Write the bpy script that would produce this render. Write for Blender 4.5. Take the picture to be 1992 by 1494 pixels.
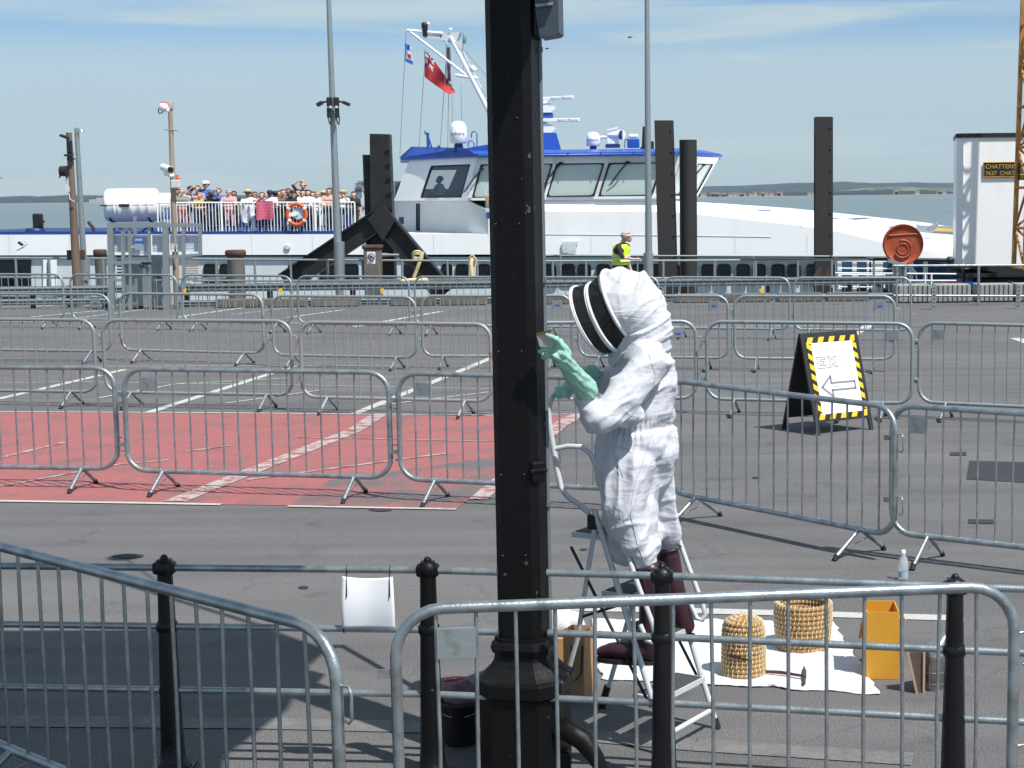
import bpy, bmesh, math, random
import numpy as np
from mathutils import Vector, Matrix, noise
for o in list(bpy.data.objects): bpy.data.objects.remove(o)
S = bpy.context.scene; COL = S.collection
R = math.radians
# ------------------------------------------------------------------ camera, sky, sun, exposure
W, H, F, CX, CY = 1992.0, 1494.0, 3200.0, 1250.0, 747.0
CAMZ, PITCH, ROLL = 2.57, math.atan(368.5/3200.0), 0.011
cd = bpy.data.cameras.new('camera'); cam = bpy.data.objects.new('camera', cd); COL.objects.link(cam)
cd.sensor_width = 36; cd.lens = 36*F/W; cd.shift_x = -(CX-W/2)/W; cd.clip_start = .1; cd.clip_end = 40000
CR = Matrix.Rotation(math.pi/2-PITCH, 4, 'X') @ Matrix.Rotation(-ROLL, 4, 'Z')
cam.matrix_world = Matrix.Translation((0, 0, CAMZ)) @ CR
S.camera = cam
SUN_EL, SUN_AZ = R(59), R(134)          # sun stands behind the viewer's right shoulder
wd = bpy.data.worlds.new('World'); S.world = wd; wd.use_nodes = True
nt = wd.node_tree; nt.nodes.clear()
def wn(t): return nt.nodes.new(t)
sky = wn('ShaderNodeTexSky'); sky.sky_type = 'NISHITA'; sky.sun_disc = False
sky.sun_elevation = SUN_EL; sky.sun_rotation = SUN_AZ; sky.air_density = 1.0; sky.dust_density = .6; sky.ozone_density = 2.2
tc = wn('ShaderNodeTexCoord'); mp = wn('ShaderNodeMapping'); mp.inputs['Scale'].default_value = (1.3, 1.3, 24)
nz = wn('ShaderNodeTexNoise'); nz.inputs['Scale'].default_value = 2.2; nz.inputs['Detail'].default_value = 7; nz.inputs['Roughness'].default_value = .55
nz.inputs['Distortion'].default_value = .5
rp = wn('ShaderNodeValToRGB'); rp.color_ramp.elements[0].position = .40; rp.color_ramp.elements[1].position = .62
rp.color_ramp.elements[0].color = (.05, .05, .05, 1); rp.color_ramp.elements[1].color = (.9, .9, .9, 1)
mx = wn('ShaderNodeMix'); mx.data_type = 'RGBA'; mx.inputs[7].default_value = (5.0, 5.95, 6.15, 1)
# less cloud high up: height factor
sx = wn('ShaderNodeSeparateXYZ'); mr = wn('ShaderNodeMapRange')
mr.inputs[1].default_value = .072; mr.inputs[2].default_value = .108; mr.inputs[3].default_value = .70; mr.inputs[4].default_value = .0; mr.interpolation_type = 'SMOOTHSTEP'
ml = wn('ShaderNodeMath'); ml.operation = 'MAXIMUM'
bg = wn('ShaderNodeBackground'); bg.inputs['Strength'].default_value = .1; wo = wn('ShaderNodeOutputWorld')
L = nt.links.new
L(tc.outputs['Generated'], mp.inputs[0]); L(mp.outputs[0], nz.inputs['Vector']); L(nz.outputs[0], rp.inputs[0])
L(tc.outputs['Generated'], sx.inputs[0]); L(sx.outputs[2], mr.inputs[0]); L(rp.outputs[0], ml.inputs[0]); L(mr.outputs[0], ml.inputs[1]); tn = wn('ShaderNodeMix'); tn.data_type = 'RGBA'; tn.blend_type = 'MULTIPLY'; tn.inputs[0].default_value = 1; tn.inputs[7].default_value = (.60, .82, 1.05, 1); L(sky.outputs[0], tn.inputs[6])
L(ml.outputs[0], mx.inputs[0]); L(tn.outputs[2], mx.inputs[6]); L(mx.outputs[2], bg.inputs[0]); L(bg.outputs[0], wo.inputs[0])
sl = bpy.data.lights.new('sun', 'SUN'); sl.energy = 4.9; sl.angle = R(.53); sl.color = (1, .965, .91)
so = bpy.data.objects.new('sun', sl); COL.objects.link(so)
SUND = Vector((math.sin(SUN_AZ)*math.cos(SUN_EL), math.cos(SUN_AZ)*math.cos(SUN_EL), math.sin(SUN_EL)))
so.rotation_euler = SUND.to_track_quat('Z', 'Y').to_euler(); so.location = (5, -10, 30)
S.view_settings.view_transform = 'Standard'; S.view_settings.look = 'None'; S.view_settings.exposure = 0.22; S.view_settings.gamma = 1
S.render.engine = 'CYCLES'; S.cycles.max_bounces = 6; S.cycles.transparent_max_bounces = 24; S.cycles.use_denoising = True
# ------------------------------------------------------------------ helpers
RR = CR.to_3x3()
def ray(px, py): return (RR @ Vector(((px-CX)/F, -(py-CY)/F, -1)))
def P(px, py, d):
    r = ray(px, py); return Vector((0, 0, CAMZ)) + r*(d/r.y)
def G(px, py, z=0.0):
    r = ray(px, py); return Vector((0, 0, CAMZ)) + r*((z-CAMZ)/r.z)
V = Vector
class MB:
    def __init__(s): s.v = []; s.f = []; s.m = []; s.sm = []; s.cur = 0
    def add(s, vs, fs, smooth=False):
        b = len(s.v); s.v += [tuple(x) for x in vs]
        for f in fs: s.f.append([b+i for i in f]); s.m.append(s.cur); s.sm.append(smooth)
        return s
    def quad(s, a, b, c, d): return s.add([a, b, c, d], [(0, 1, 2, 3)])
    def poly(s, pts): return s.add(pts, [tuple(range(len(pts)))])
    def box(s, c, size, M=None, bev=0.0):
        c = V(c); hx, hy, hz = size[0]/2, size[1]/2, size[2]/2
        M = M or Matrix.Identity(3)
        if bev <= 0:
            vs = [c + M @ V((x*hx, y*hy, z*hz)) for x in (-1, 1) for y in (-1, 1) for z in (-1, 1)]
            return s.add(vs, [(0, 1, 3, 2), (4, 6, 7, 5), (0, 4, 5, 1), (2, 3, 7, 6), (0, 2, 6, 4), (1, 5, 7, 3)])
        bm = bmesh.new(); bmesh.ops.create_cube(bm, size=1)
        for v in bm.verts: v.co = V((v.co.x*size[0], v.co.y*size[1], v.co.z*size[2]))
        bmesh.ops.bevel(bm, geom=bm.edges[:], offset=bev, segments=2, affect='EDGES', profile=.5)
        bm.verts.index_update()
        s.add([c + M @ v.co for v in bm.verts], [[v.index for v in f.verts] for f in bm.faces]); bm.free(); return s
    def bar(s, a, b, w, h, up=(0, 0, 1), bev=0.0):     # rectangular bar from a to b
        a = V(a); b = V(b); x = (b-a); l = x.length; x.normalize(); y = V(up).cross(x)
        if y.length < 1e-4: y = V((0, 1, 0)).cross(x)
        y.normalize(); z = x.cross(y)
        return s.box((a+b)/2, (l, w, h), Matrix((x, y, z)).transposed(), bev)
    def tube(s, pts, r, n=10, caps=True, closed=False):
        pts = [V(p) for p in pts]; k = len(pts); rs = r if isinstance(r, (list, tuple)) else [r]*k
        rings = []; up = None
        for i, p in enumerate(pts):
            if closed: t = pts[(i+1) % k]-pts[i-1]
            else: t = pts[min(i+1, k-1)]-pts[max(i-1, 0)]
            if t.length < 1e-9: t = V((0, 0, 1))
            t.normalize()
            if up is None:
                up = V((0, 0, 1)) if abs(t.z) < .9 else V((0, 1, 0))
            a = up - t*up.dot(t)
            if a.length < 1e-5: a = t.orthogonal()
            a.normalize(); up = a; b = t.cross(a)
            rings.append([p + (a*math.cos(2*math.pi*j/n) + b*math.sin(2*math.pi*j/n))*rs[i] for j in range(n)])
        vs = [v for q in rings for v in q]; fs = []
        for i in range(k if closed else k-1):
            i2 = (i+1) % k
            for j in range(n):
                j2 = (j+1) % n; fs.append((i*n+j, i*n+j2, i2*n+j2, i2*n+j))
        s.add(vs, fs, True)
        if caps and not closed:
            s.add(rings[0], [tuple(range(n))[::-1]]); s.add(rings[-1], [tuple(range(n))])
        return s
    def lathe(s, c, prof, n=24, M=None, smooth=True, cap=True):      # prof: (r,z) list
        c = V(c); M = M or Matrix.Identity(3); vs = []
        for r, z in prof:
            for j in range(n):
                a = 2*math.pi*j/n; vs.append(c + M @ V((r*math.cos(a), r*math.sin(a), z)))
        fs = []
        for i in range(len(prof)-1):
            for j in range(n):
                j2 = (j+1) % n; fs.append((i*n+j, i*n+j2, (i+1)*n+j2, (i+1)*n+j))
        s.add(vs, fs, smooth)
        if cap:
            if prof[0][0] > 1e-4: s.add(vs[:n], [tuple(range(n))[::-1]])
            if prof[-1][0] > 1e-4: s.add(vs[-n:], [tuple(range(n))])
        return s
    def ball(s, c, r, n=14, sc=(1, 1, 1), M=None):
        pr = [(math.sin(math.pi*i/(n//2+1)), -math.cos(math.pi*i/(n//2+1))) for i in range(n//2+2)]
        M = (M or Matrix.Identity(3)) @ Matrix.Diagonal(V(sc)*r)
        return s.lathe(c, pr, n, M, True, False)
    def loft(s, secs, closed=True, caps=True, smooth=False):
        n = len(secs[0]); vs = [v for q in secs for v in q]; fs = []
        for i in range(len(secs)-1):
            for j in range(n if closed else n-1):
                j2 = (j+1) % n; fs.append((i*n+j, i*n+j2, (i+1)*n+j2, (i+1)*n+j))
        s.add(vs, fs, smooth)
        if caps: s.add(secs[0], [tuple(range(n))[::-1]]); s.add(secs[-1], [tuple(range(n))])
        return s
    def slab(s, pts, off):                    # polygon extruded by vector
        off = V(off); a = [V(p) for p in pts]; b = [p+off for p in a]
        return s.loft([a, b])
    def grid(s, fn, nu, nv, smooth=True):
        vs = [fn(i/nu, j/nv) for i in range(nu+1) for j in range(nv+1)]
        fs = [(i*(nv+1)+j, (i+1)*(nv+1)+j, (i+1)*(nv+1)+j+1, i*(nv+1)+j+1) for i in range(nu) for j in range(nv)]
        return s.add(vs, fs, smooth)
    def build(s, name, mats, parent=None, loc=None):
        me = bpy.data.meshes.new(name)
        off = V(loc) if loc is not None else V((0, 0, 0))
        me.from_pydata([tuple(V(v)-off) for v in s.v], [], s.f)
        mats = mats if isinstance(mats, (list, tuple)) else [mats]
        for m in mats: me.materials.append(m)
        me.polygons.foreach_set('material_index', s.m); me.polygons.foreach_set('use_smooth', s.sm)
        bm = bmesh.new(); bm.from_mesh(me); bmesh.ops.recalc_face_normals(bm, faces=bm.faces[:]); bm.to_mesh(me); bm.free()
        me.update(); return link(name, me, parent, loc)
def link(name, me, parent=None, loc=None):
    o = bpy.data.objects.new(name, me); COL.objects.link(o)
    if loc is not None: o.location = loc
    if parent is not None: attach(o, parent)
    return o
def attach(o, parent):
    o.parent = parent
    if parent.type == 'EMPTY' and 'base' in parent: o.matrix_parent_inverse = Matrix.Translation(-V(parent['base']))
def tag(o, label=None, cat=None, group=None, kind=None):
    if label: o['label'] = label
    if cat: o['category'] = cat
    if group: o['group'] = group
    if kind: o['kind'] = kind
    return o
def T(name, label, cat, loc=(0, 0, 0), group=None):
    o = bpy.data.objects.new(name, None); COL.objects.link(o); o.location = loc; o.empty_display_size = .1
    o['base'] = tuple(loc); return tag(o, label, cat, group)
def copy_tree(o, parent=None):
    c = o.copy(); COL.objects.link(c)
    if parent is not None: c.parent = parent
    for ch in o.children: copy_tree(ch, c)
    return c
def text_mb(txt, size, M, c, depth=.0, align='CENTER', mb=None):
    cu = bpy.data.curves.new('t', 'FONT'); cu.body = txt; cu.size = size; cu.align_x = align; cu.align_y = 'CENTER'; cu.extrude = depth
    o = bpy.data.objects.new('t', cu); COL.objects.link(o)
    dg = bpy.context.evaluated_depsgraph_get(); me = bpy.data.meshes.new_from_object(o.evaluated_get(dg))
    mb = mb or MB(); c = V(c)
    mb.add([c + M @ v.co for v in me.vertices], [list(p.vertices) for p in me.polygons])
    bpy.data.objects.remove(o); bpy.data.meshes.remove(me); return mb
FACE = Matrix(((1, 0, 0), (0, 0, -1), (0, 1, 0)))     # text facing -Y
def frame_from(x, z): # x axis right, z axis normal -> matrix for text (x right, y up, z normal)
    x = V(x).normalized(); z = V(z).normalized(); y = z.cross(x).normalized(); return Matrix((x, y, z)).transposed()
# ------------------------------------------------------------------ materials
def mat(name, col, rough=.6, metal=0.0, var=.0, vs=3.0, bump=0.0, bs=60.0, col2=None, thr=None, alpha=1, spec=.5, trans=0.0, coord='Object', stretch=(1, 1, 1), vd=4.0, coat=0):
    m = bpy.data.materials.new(name); m.use_nodes = True; n = m.node_tree; b = n.nodes['Principled BSDF']
    b.inputs['Base Color'].default_value = (*col, 1); b.inputs['Roughness'].default_value = rough; b.inputs['Metallic'].default_value = metal
    b.inputs['Specular IOR Level'].default_value = spec; b.inputs['Alpha'].default_value = alpha; b.inputs['Transmission Weight'].default_value = trans
    b.inputs['Coat Weight'].default_value = coat
    if var or bump or col2:
        t = n.nodes.new('ShaderNodeTexCoord'); mpp = n.nodes.new('ShaderNodeMapping'); mpp.inputs['Scale'].default_value = stretch
        n.links.new(t.outputs[coord], mpp.inputs[0])
    if var or col2:
        z = n.nodes.new('ShaderNodeTexNoise'); z.inputs['Scale'].default_value = vs; z.inputs['Detail'].default_value = vd; z.inputs['Roughness'].default_value = .6
        n.links.new(mpp.outputs[0], z.inputs['Vector'])
        rr = n.nodes.new('ShaderNodeValToRGB'); e = rr.color_ramp.elements
        if col2:
            lo, hi = thr or (.35, .65); e[0].position = lo; e[1].position = hi; e[0].color = (*col, 1); e[1].color = (*col2, 1)
        else:
            e[0].position = .3; e[1].position = .7
            e[0].color = tuple(max(c*(1-var), 0) for c in col)+(1,); e[1].color = tuple(min(c*(1+var), 1) for c in col)+(1,)
        n.links.new(z.outputs[0], rr.inputs[0]); n.links.new(rr.outputs[0], b.inputs['Base Color'])
    if bump:
        z2 = n.nodes.new('ShaderNodeTexNoise'); z2.inputs['Scale'].default_value = bs; z2.inputs['Detail'].default_value = 3
        bp = n.nodes.new('ShaderNodeBump'); bp.inputs['Strength'].default_value = bump; bp.inputs['Distance'].default_value = .01
        n.links.new(mpp.outputs[0], z2.inputs['Vector']); n.links.new(z2.outputs[0], bp.inputs['Height']); n.links.new(bp.outputs[0], b.inputs['Normal'])
    return m
M_galv = mat('galvanised', (.35, .39, .405), .36, .75, .30, 11, .14, 70)
M_galvd = mat('galvanised_dull', (.31, .355, .365), .5, .55, bump=.12, bs=40, col2=(.24, .20, .17), thr=(.60, .76), vs=9)
M_galvrust = mat('galvanised_rusty', (.34, .36, .36), .55, .5, col2=(.26, .12, .06), thr=(.60, .72), vs=5, bump=.15, bs=50)
M_blackpaint = mat('black_paint', (.006, .006, .007), .36, 0, .25, 6, .25, 45, coat=0, spec=.4)
M_blackchip = mat('black_paint_chipped', (.004, .004, .0045), .5, 0, col2=(.10, .095, .09), thr=(.685, .70), vs=13, bump=.3, bs=25, spec=.22)
M_blackplas = mat('black_plastic', (.015, .015, .017), .5)
M_white = mat('white_paint', (.84, .85, .86), .35, 0, .02, 2)
M_whitesun = mat('white_gelcoat', (.92, .92, .92), .3, 0, col2=(.80, .80, .785), thr=(.55, .85), vs=1.1, stretch=(1, 1, .35))
M_greyw = mat('pale_grey_paint_and_shade', (.60, .64, .66), .4, 0, .03, 1.5)
M_blue = mat('royal_blue_paint', (.018, .085, .42), .3, 0, .06, 2)
M_navy = mat('navy_deck_paint', (.014, .035, .15), .5, 0, .1, 2)
M_glassdark = mat('dark_glass', (.012, .016, .02), .08, 0, spec=.6)
M_glassgreen = mat('shaded_blind_glass', (.60, .70, .655), .12, 0, .04, .8, spec=.5)
M_rubber = mat('black_rubber', (.012, .012, .012), .75)
M_steelblk = mat('blackened_steel', (.018, .018, .019), .55, .1, .35, 2.5, .3, 14)
M_rust = mat('rusty_steel', (.07, .05, .042), .85, .1, col2=(.15, .06, .03), thr=(.45, .7), vs=4, bump=.5, bs=30)
M_pile = mat('tarred_pile', (.030, .028, .028), .7, .1, col2=(.05, .032, .026), thr=(.5, .75), vs=1.6, bump=.35, bs=16, stretch=(1, 1, .3))
M_wood = mat('weathered_timber', (.15, .135, .12), .85, 0, .3, 3, .5, 24, stretch=(1, 1, .3))
M_woodh = mat('sleeper_timber', (.15, .13, .11), .85, 0, .35, 3, .5, 24, stretch=(.3, 1, 1))
M_cloth = mat('white_cotton', (.60, .61, .64), .85, 0, .02, 4, .9, 16)
M_zip = mat('zip_tape', (.74, .74, .78), .6)
M_glove = mat('mint_rubber_glove', (.30, .56, .45), .5, 0, .06, 8, .12, 40)
M_boot = mat('maroon_wellington', (.040, .014, .022), .38, 0, .2, 8, .1, 30)
M_sole = mat('dark_sole', (.02, .012, .016), .7)
M_skin = mat('skin', (.60, .36, .28), .55, 0, .08, 20)
M_skin2 = mat('skin_tanned', (.33, .17, .11), .55, 0, .08, 20)
M_skin3 = mat('skin_dark', (.12, .06, .04), .55, 0, .08, 20)
M_paper = mat('paper', (.82, .83, .86), .7, 0, .015, 5)
M_kraft = mat('kraft_paper', (.42, .24, .12), .8, 0, .08, 10, .2, 30)
M_amber = mat('amber_coroplast', (.66, .32, .03), .5, 0, .08, 6)
M_straw = mat('straw_coil', (.34, .19, .06), .8, 0, .3, 26, .9, 110, col2=(.48, .30, .115), thr=(.35, .7))
M_cane = mat('pale_cane_binding', (.68, .55, .37), .6, 0, .15, 18)
M_alu = mat('grey_enamel_ladder', (.60, .62, .64), .42, .15, .05, 6)
M_tread = mat('ladder_tread', (.05, .055, .06), .7, 0, .15, 30, .5, 200)
M_tin = mat('tinplate', (.50, .49, .47), .3, .85, .2, 12, .15, 30)
M_leather = mat('brown_bellows', (.09, .06, .05), .7, 0, .2, 14, .2, 40)
M_yel = mat('hazard_yellow', (.85, .55, .02), .5)
M_blk = mat('matt_black', (.012, .012, .013), .6)
M_board = mat('chalk_black_board', (.02, .02, .021), .55, 0, .15, 4)
M_graph = mat('pencil_grey', (.22, .22, .25), .8)
M_graphl = mat('faint_pencil', (.40, .40, .44), .8)
M_red = mat('red_cloth', (.60, .04, .04), .8)
M_orange = mat('orange_buoyancy', (.72, .12, .035), .5, 0, .05, 6)
M_orangem = mat('orange_painted_steel', (.34, .06, .02), .5, 0, bump=.2, bs=20, col2=(.16, .05, .03), thr=(.60, .70), vs=4)
M_conc = mat('concrete', (.30, .30, .285), .9, 0, .15, 4, .5, 30)
M_ochre = mat('ochre_crane_paint', (.42, .20, .035), .55, 0, col2=(.22, .09, .03), thr=(.5, .72), vs=5, bump=.2)
M_pinkt = mat('dark_pink_towel', (.55, .06, .14), .9)
M_pinkl = mat('light_pink_zigzag', (.80, .28, .33), .9)
M_rope = mat('straw_rope', (.72, .58, .34), .9, 0, .2, 30, .8, 80)
M_blkmesh = mat('black_veil_mesh', (.006, .006, .007), .6, spec=.25, alpha=.82, bump=.15, bs=30)
M_bottle = mat('clear_plastic', (.8, .85, .9), .08, 0, alpha=.35, spec=.6)
M_bluepl = mat('blue_plastic', (.01, .10, .55), .45)
M_hair = mat('dark_hair', (.015, .011, .009), .6); M_hairb = mat('brown_hair', (.10, .055, .03), .6); M_hairg = mat('grey_hair', (.42, .40, .38), .6)
M_hairy = mat('blond_hair', (.45, .30, .14), .6)
M_hat = mat('straw_hat', (.70, .50, .26), .8, 0, .15, 40)
M_tan = mat('tan_pole_paint', (.34, .27, .21), .65, 0, .2, 2, .2, 20, stretch=(1, 1, .3))
M_brownp = mat('brown_pole_wood', (.16, .115, .085), .8, 0, .35, 2, .3, 14, stretch=(1, 1, .25))
# ------------------------------------------------------------------ ground, quay, water, far shore
def ground_material():
    m = bpy.data.materials.new('asphalt'); m.use_nodes = True; n = m.node_tree; b = n.nodes['Principled BSDF']; nn = n.nodes.new; l = n.links.new
    t = nn('ShaderNodeTexCoord')
    a = nn('ShaderNodeTexNoise'); a.inputs['Scale'].default_value = .35; a.inputs['Detail'].default_value = 6; a.inputs['Roughness'].default_value = .6
    r = nn('ShaderNodeValToRGB'); e = r.color_ramp.elements; e[0].position = .3; e[1].position = .72; e[0].color = (.130, .126, .126, 1); e[1].color = (.168, .163, .163, 1)
    f = nn('ShaderNodeTexNoise'); f.inputs['Scale'].default_value = 95; f.inputs['Detail'].default_value = 2
    r2 = nn('ShaderNodeValToRGB'); e = r2.color_ramp.elements; e[0].position = .32; e[1].position = .78; e[0].color = (.60, .60, .60, 1); e[1].color = (1.35, 1.35, 1.35, 1)
    vo = nn('ShaderNodeTexVoronoi'); vo.inputs['Scale'].default_value = 22; r3 = nn('ShaderNodeValToRGB'); e = r3.color_ramp.elements
    e[0].position = .05; e[1].position = .10; e[0].color = (1.7, 1.65, 1.6, 1); e[1].color = (1, 1, 1, 1)
    st = nn('ShaderNodeTexNoise'); st.inputs['Scale'].default_value = 1.9; st.inputs['Detail'].default_value = 5; st.inputs['Distortion'].default_value = .8
    r4 = nn('ShaderNodeValToRGB'); e = r4.color_ramp.elements; e[0].position = .62; e[1].position = .74; e[0].color = (1, 1, 1, 1); e[1].color = (.72, .72, .73, 1)
    def mul(x, y):
        q = nn('ShaderNodeMix'); q.data_type = 'RGBA'; q.blend_type = 'MULTIPLY'; q.inputs[0].default_value = 1; l(x, q.inputs[6]); l(y, q.inputs[7]); return q.outputs[2]
    cr = nn('ShaderNodeTexVoronoi'); cr.feature = 'DISTANCE_TO_EDGE'; cr.inputs['Scale'].default_value = .42; cm_ = nn('ShaderNodeTexNoise'); cm_.inputs['Scale'].default_value = 1.6; cm_.inputs['Detail'].default_value = 6
    va = nn('ShaderNodeVectorMath'); va.operation = 'ADD'; l(t.outputs['Object'], cm_.inputs['Vector']); l(t.outputs['Object'], va.inputs[0]); l(cm_.outputs[1], va.inputs[1]); l(va.outputs[0], cr.inputs['Vector'])
    r5 = nn('ShaderNodeValToRGB'); e = r5.color_ramp.elements; e[0].position = .0; e[1].position = .008; e[0].color = (.84, .84, .84, 1); e[1].color = (1, 1, 1, 1); l(cr.outputs[0], r5.inputs[0])
    ty = nn('ShaderNodeTexNoise'); ty.inputs['Scale'].default_value = 1.0; ty.inputs['Detail'].default_value = 4; tm = nn('ShaderNodeMapping'); tm.inputs['Rotation'].default_value = (0, 0, .5); tm.inputs['Scale'].default_value = (.12, 2.2, 1)
    l(t.outputs['Object'], tm.inputs[0]); l(tm.outputs[0], ty.inputs['Vector']); r6 = nn('ShaderNodeValToRGB'); e = r6.color_ramp.elements; e[0].position = .42; e[1].position = .66; e[0].color = (1.05, 1.05, 1.05, 1); e[1].color = (.84, .84, .85, 1); l(ty.outputs[0], r6.inputs[0])
    for q in (a, f, vo, st): l(t.outputs['Object'], q.inputs['Vector'])
    l(a.outputs[0], r.inputs[0]); l(f.outputs[0], r2.inputs[0]); l(vo.outputs['Distance'], r3.inputs[0]); l(st.outputs[0], r4.inputs[0])
    l(mul(mul(mul(mul(mul(r.outputs[0], r2.outputs[0]), r3.outputs[0]), r4.outputs[0]), r5.outputs[0]), r6.outputs[0]), b.inputs['Base Color'])
    b.inputs['Roughness'].default_value = .88; b.inputs['Specular IOR Level'].default_value = .25
    bp = nn('ShaderNodeBump'); bp.inputs['Strength'].default_value = .55; bp.inputs['Distance'].default_value = .006
    l(f.outputs[0], bp.inputs['Height']); l(bp.outputs[0], b.inputs['Normal'])
    return m
M_asph = ground_material()
def worn(name, c, thr, scale=5, under=(.12, .116, .117)):      # paint worn through to the asphalt
    m = bpy.data.materials.new(name); m.use_nodes = True; n = m.node_tree; b = n.nodes['Principled BSDF']; nn = n.nodes.new; l = n.links.new
    t = nn('ShaderNodeTexCoord'); a = nn('ShaderNodeTexNoise'); a.inputs['Scale'].default_value = scale; a.inputs['Detail'].default_value = 8; a.inputs['Roughness'].default_value = .7
    r = nn('ShaderNodeValToRGB'); e = r.color_ramp.elements; e[0].position = thr[0]; e[1].position = thr[1]; e[0].color = (*c, 1); e[1].color = (*under, 1)
    f = nn('ShaderNodeTexNoise'); f.inputs['Scale'].default_value = 90; f.inputs['Detail'].default_value = 2
    r2 = nn('ShaderNodeValToRGB'); e = r2.color_ramp.elements; e[0].position = .3; e[1].position = .75; e[0].color = (.8, .8, .8, 1); e[1].color = (1.12, 1.12, 1.12, 1)
    q = nn('ShaderNodeMix'); q.data_type = 'RGBA'; q.blend_type = 'MULTIPLY'; q.inputs[0].default_value = 1
    l(t.outputs['Object'], a.inputs['Vector']); l(t.outputs['Object'], f.inputs['Vector']); l(a.outputs[0], r.inputs[0]); l(f.outputs[0], r2.inputs[0])
    l(r.outputs[0], q.inputs[6]); l(r2.outputs[0], q.inputs[7]); l(q.outputs[2], b.inputs['Base Color']); b.inputs['Roughness'].default_value = .8
    bp = nn('ShaderNodeBump'); bp.inputs['Strength'].default_value = .3; bp.inputs['Distance'].default_value = .004; l(f.outputs[0], bp.inputs['Height']); l(bp.outputs[0], b.inputs['Normal'])
    return m
M_redp = worn('red_road_paint', (.345, .112, .108), (.47, .70), 1.9, (.17, .11, .11))
M_redpale = worn('worn_red_road_paint', (.33, .108, .104), (.40, .58), 1.1)
M_line = worn('white_road_paint', (.50, .49, .46), (.56, .72), 7)
M_linew = worn('worn_white_road_paint', (.45, .38, .36), (.46, .58), 6, (.30, .10, .095))
M_linef = worn('faint_road_paint', (.185, .18, .172), (.40, .62), 4)
M_tarshadow = worn('tar_and_shadow', (.03, .032, .036), (.6, .8), 3)
QY = 40.6      # quay edge
mb = MB(); mb.quad((-90, -12, 0), (140, -12, 0), (140, QY, 0), (-90, QY, 0))
g = tag(mb.build('ground', M_asph), 'grey asphalt surface of the ferry terminal quay', kind='structure')
mb = MB(); mb.slab([(-90, QY, -.012), (140, QY, -.012), (140, QY, -9), (-90, QY, -9)], (0, .35, 0))
tag(mb.build('quay_wall', M_conc), 'concrete face of the quay dropping to the water', kind='structure')
def water_mat():
    m = bpy.data.materials.new('sea_water'); m.use_nodes = True; n = m.node_tree; b = n.nodes['Principled BSDF']; nn = n.nodes.new; l = n.links.new
    t = nn('ShaderNodeTexCoord'); mp_ = nn('ShaderNodeMapping'); mp_.inputs['Scale'].default_value = (.35, 1, 1); l(t.outputs['Object'], mp_.inputs[0])
    a = nn('ShaderNodeTexNoise'); a.inputs['Scale'].default_value = .004; a.inputs['Detail'].default_value = 5
    r = nn('ShaderNodeValToRGB'); e = r.color_ramp.elements; e[0].position = .35; e[1].position = .65; e[0].color = (.12, .165, .18, 1); e[1].color = (.16, .205, .208, 1)
    l(mp_.outputs[0], a.inputs['Vector']); l(a.outputs[0], r.inputs[0]); l(r.outputs[0], b.inputs['Base Color'])
    b.inputs['Roughness'].default_value = .4; b.inputs['IOR'].default_value = 1.33
    w = nn('ShaderNodeTexNoise'); w.inputs['Scale'].default_value = .35; w.inputs['Detail'].default_value = 6; w.inputs['Roughness'].default_value = .65; l(mp_.outputs[0], w.inputs['Vector'])
    bp = nn('ShaderNodeBump'); bp.inputs['Strength'].default_value = 1; bp.inputs['Distance'].default_value = .55; l(w.outputs[0], bp.inputs['Height']); l(bp.outputs[0], b.inputs['Normal'])
    return m
WZ = -4.2; HAZE = .000050
mb = MB(); mb.quad((-14000, QY+.1, WZ), (14000, QY+.1, WZ), (14000, 20000, WZ), (-14000, 20000, WZ))
tag(mb.build('sea', water_mat()), 'calm teal sea reaching the far shore', kind='structure')
def ridge(name, d, pts, depth, m, label, seed=0, jag=.0, res=260):
    """hill strip: pts = (px, py of skyline) at distance d, falls to the water on the near side"""
    mb = MB(); xs = [P(px, 400, d).x for px, _ in pts]; zs = [P(px, py, d).z for px, py in pts]
    def hz(x): return float(np.interp(x, xs, zs))
    x0, x1 = xs[0], xs[-1]
    def fn(u, v):
        x = x0+(x1-x0)*u; h = hz(x)-WZ
        p = math.sin(min(v*2, 1)*math.pi/2)**.7 if v < .5 else math.cos((v-.5)*math.pi)**.6 if v < 1 else 0
        nn = noise.noise(V((x*.004, v*4, seed)))*.12 + noise.noise(V((x*.03, v*11, seed)))*jag
        return V((x, d+(v-.5)*depth, WZ-.3+h*max(p*(1+nn*(1 if v < .45 or v > .55 else .25)), 0)))
    mb.grid(fn, res, 14); return tag(mb.build(name, m), label, kind='structure')
M_hill = mat('wooded_hill', (.012, .026, .03), .95, 0, vs=.012, col2=(.03, .05, .045), thr=(.4, .65), vd=8)
M_hill2 = mat('low_wooded_shore', (.008, .018, .018), .95, 0, vs=.03, col2=(.02, .035, .028), thr=(.4, .6), vd=8)
M_field = mat('pale_fields', (.17, .19, .13), .95, 0, vs=.01, col2=(.05, .08, .05), thr=(.45, .55), vd=3)
ridge('far_hill', 5200, [(-500, 384), (-100, 383), (0, 384), (40, 381), (70, 383), (130, 379), (200, 381), (300, 380), (480, 380), (700, 381), (820, 383)], 700, M_hill2, 'low dark wooded shoreline on the left horizon', 3, .12)
ridge('far_hill', 6500, [(1200, 364), (1360, 363), (1440, 361), (1520, 357), (1580, 356), (1640, 354), (1700, 356), (1760, 355), (1820, 357), (1880, 355), (2000, 356), (2300, 360)], 1600, M_hill, 'blue wooded hills behind the bay on the right', 8, .03)
ridge('far_hill', 4600, [(1540, 376), (1640, 371), (1680, 366), (1740, 363), (1800, 365), (1860, 366), (1950, 366), (2300, 372)], 500, M_field, 'pale sunlit fields on the slope above the far town', 5, .03)
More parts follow.
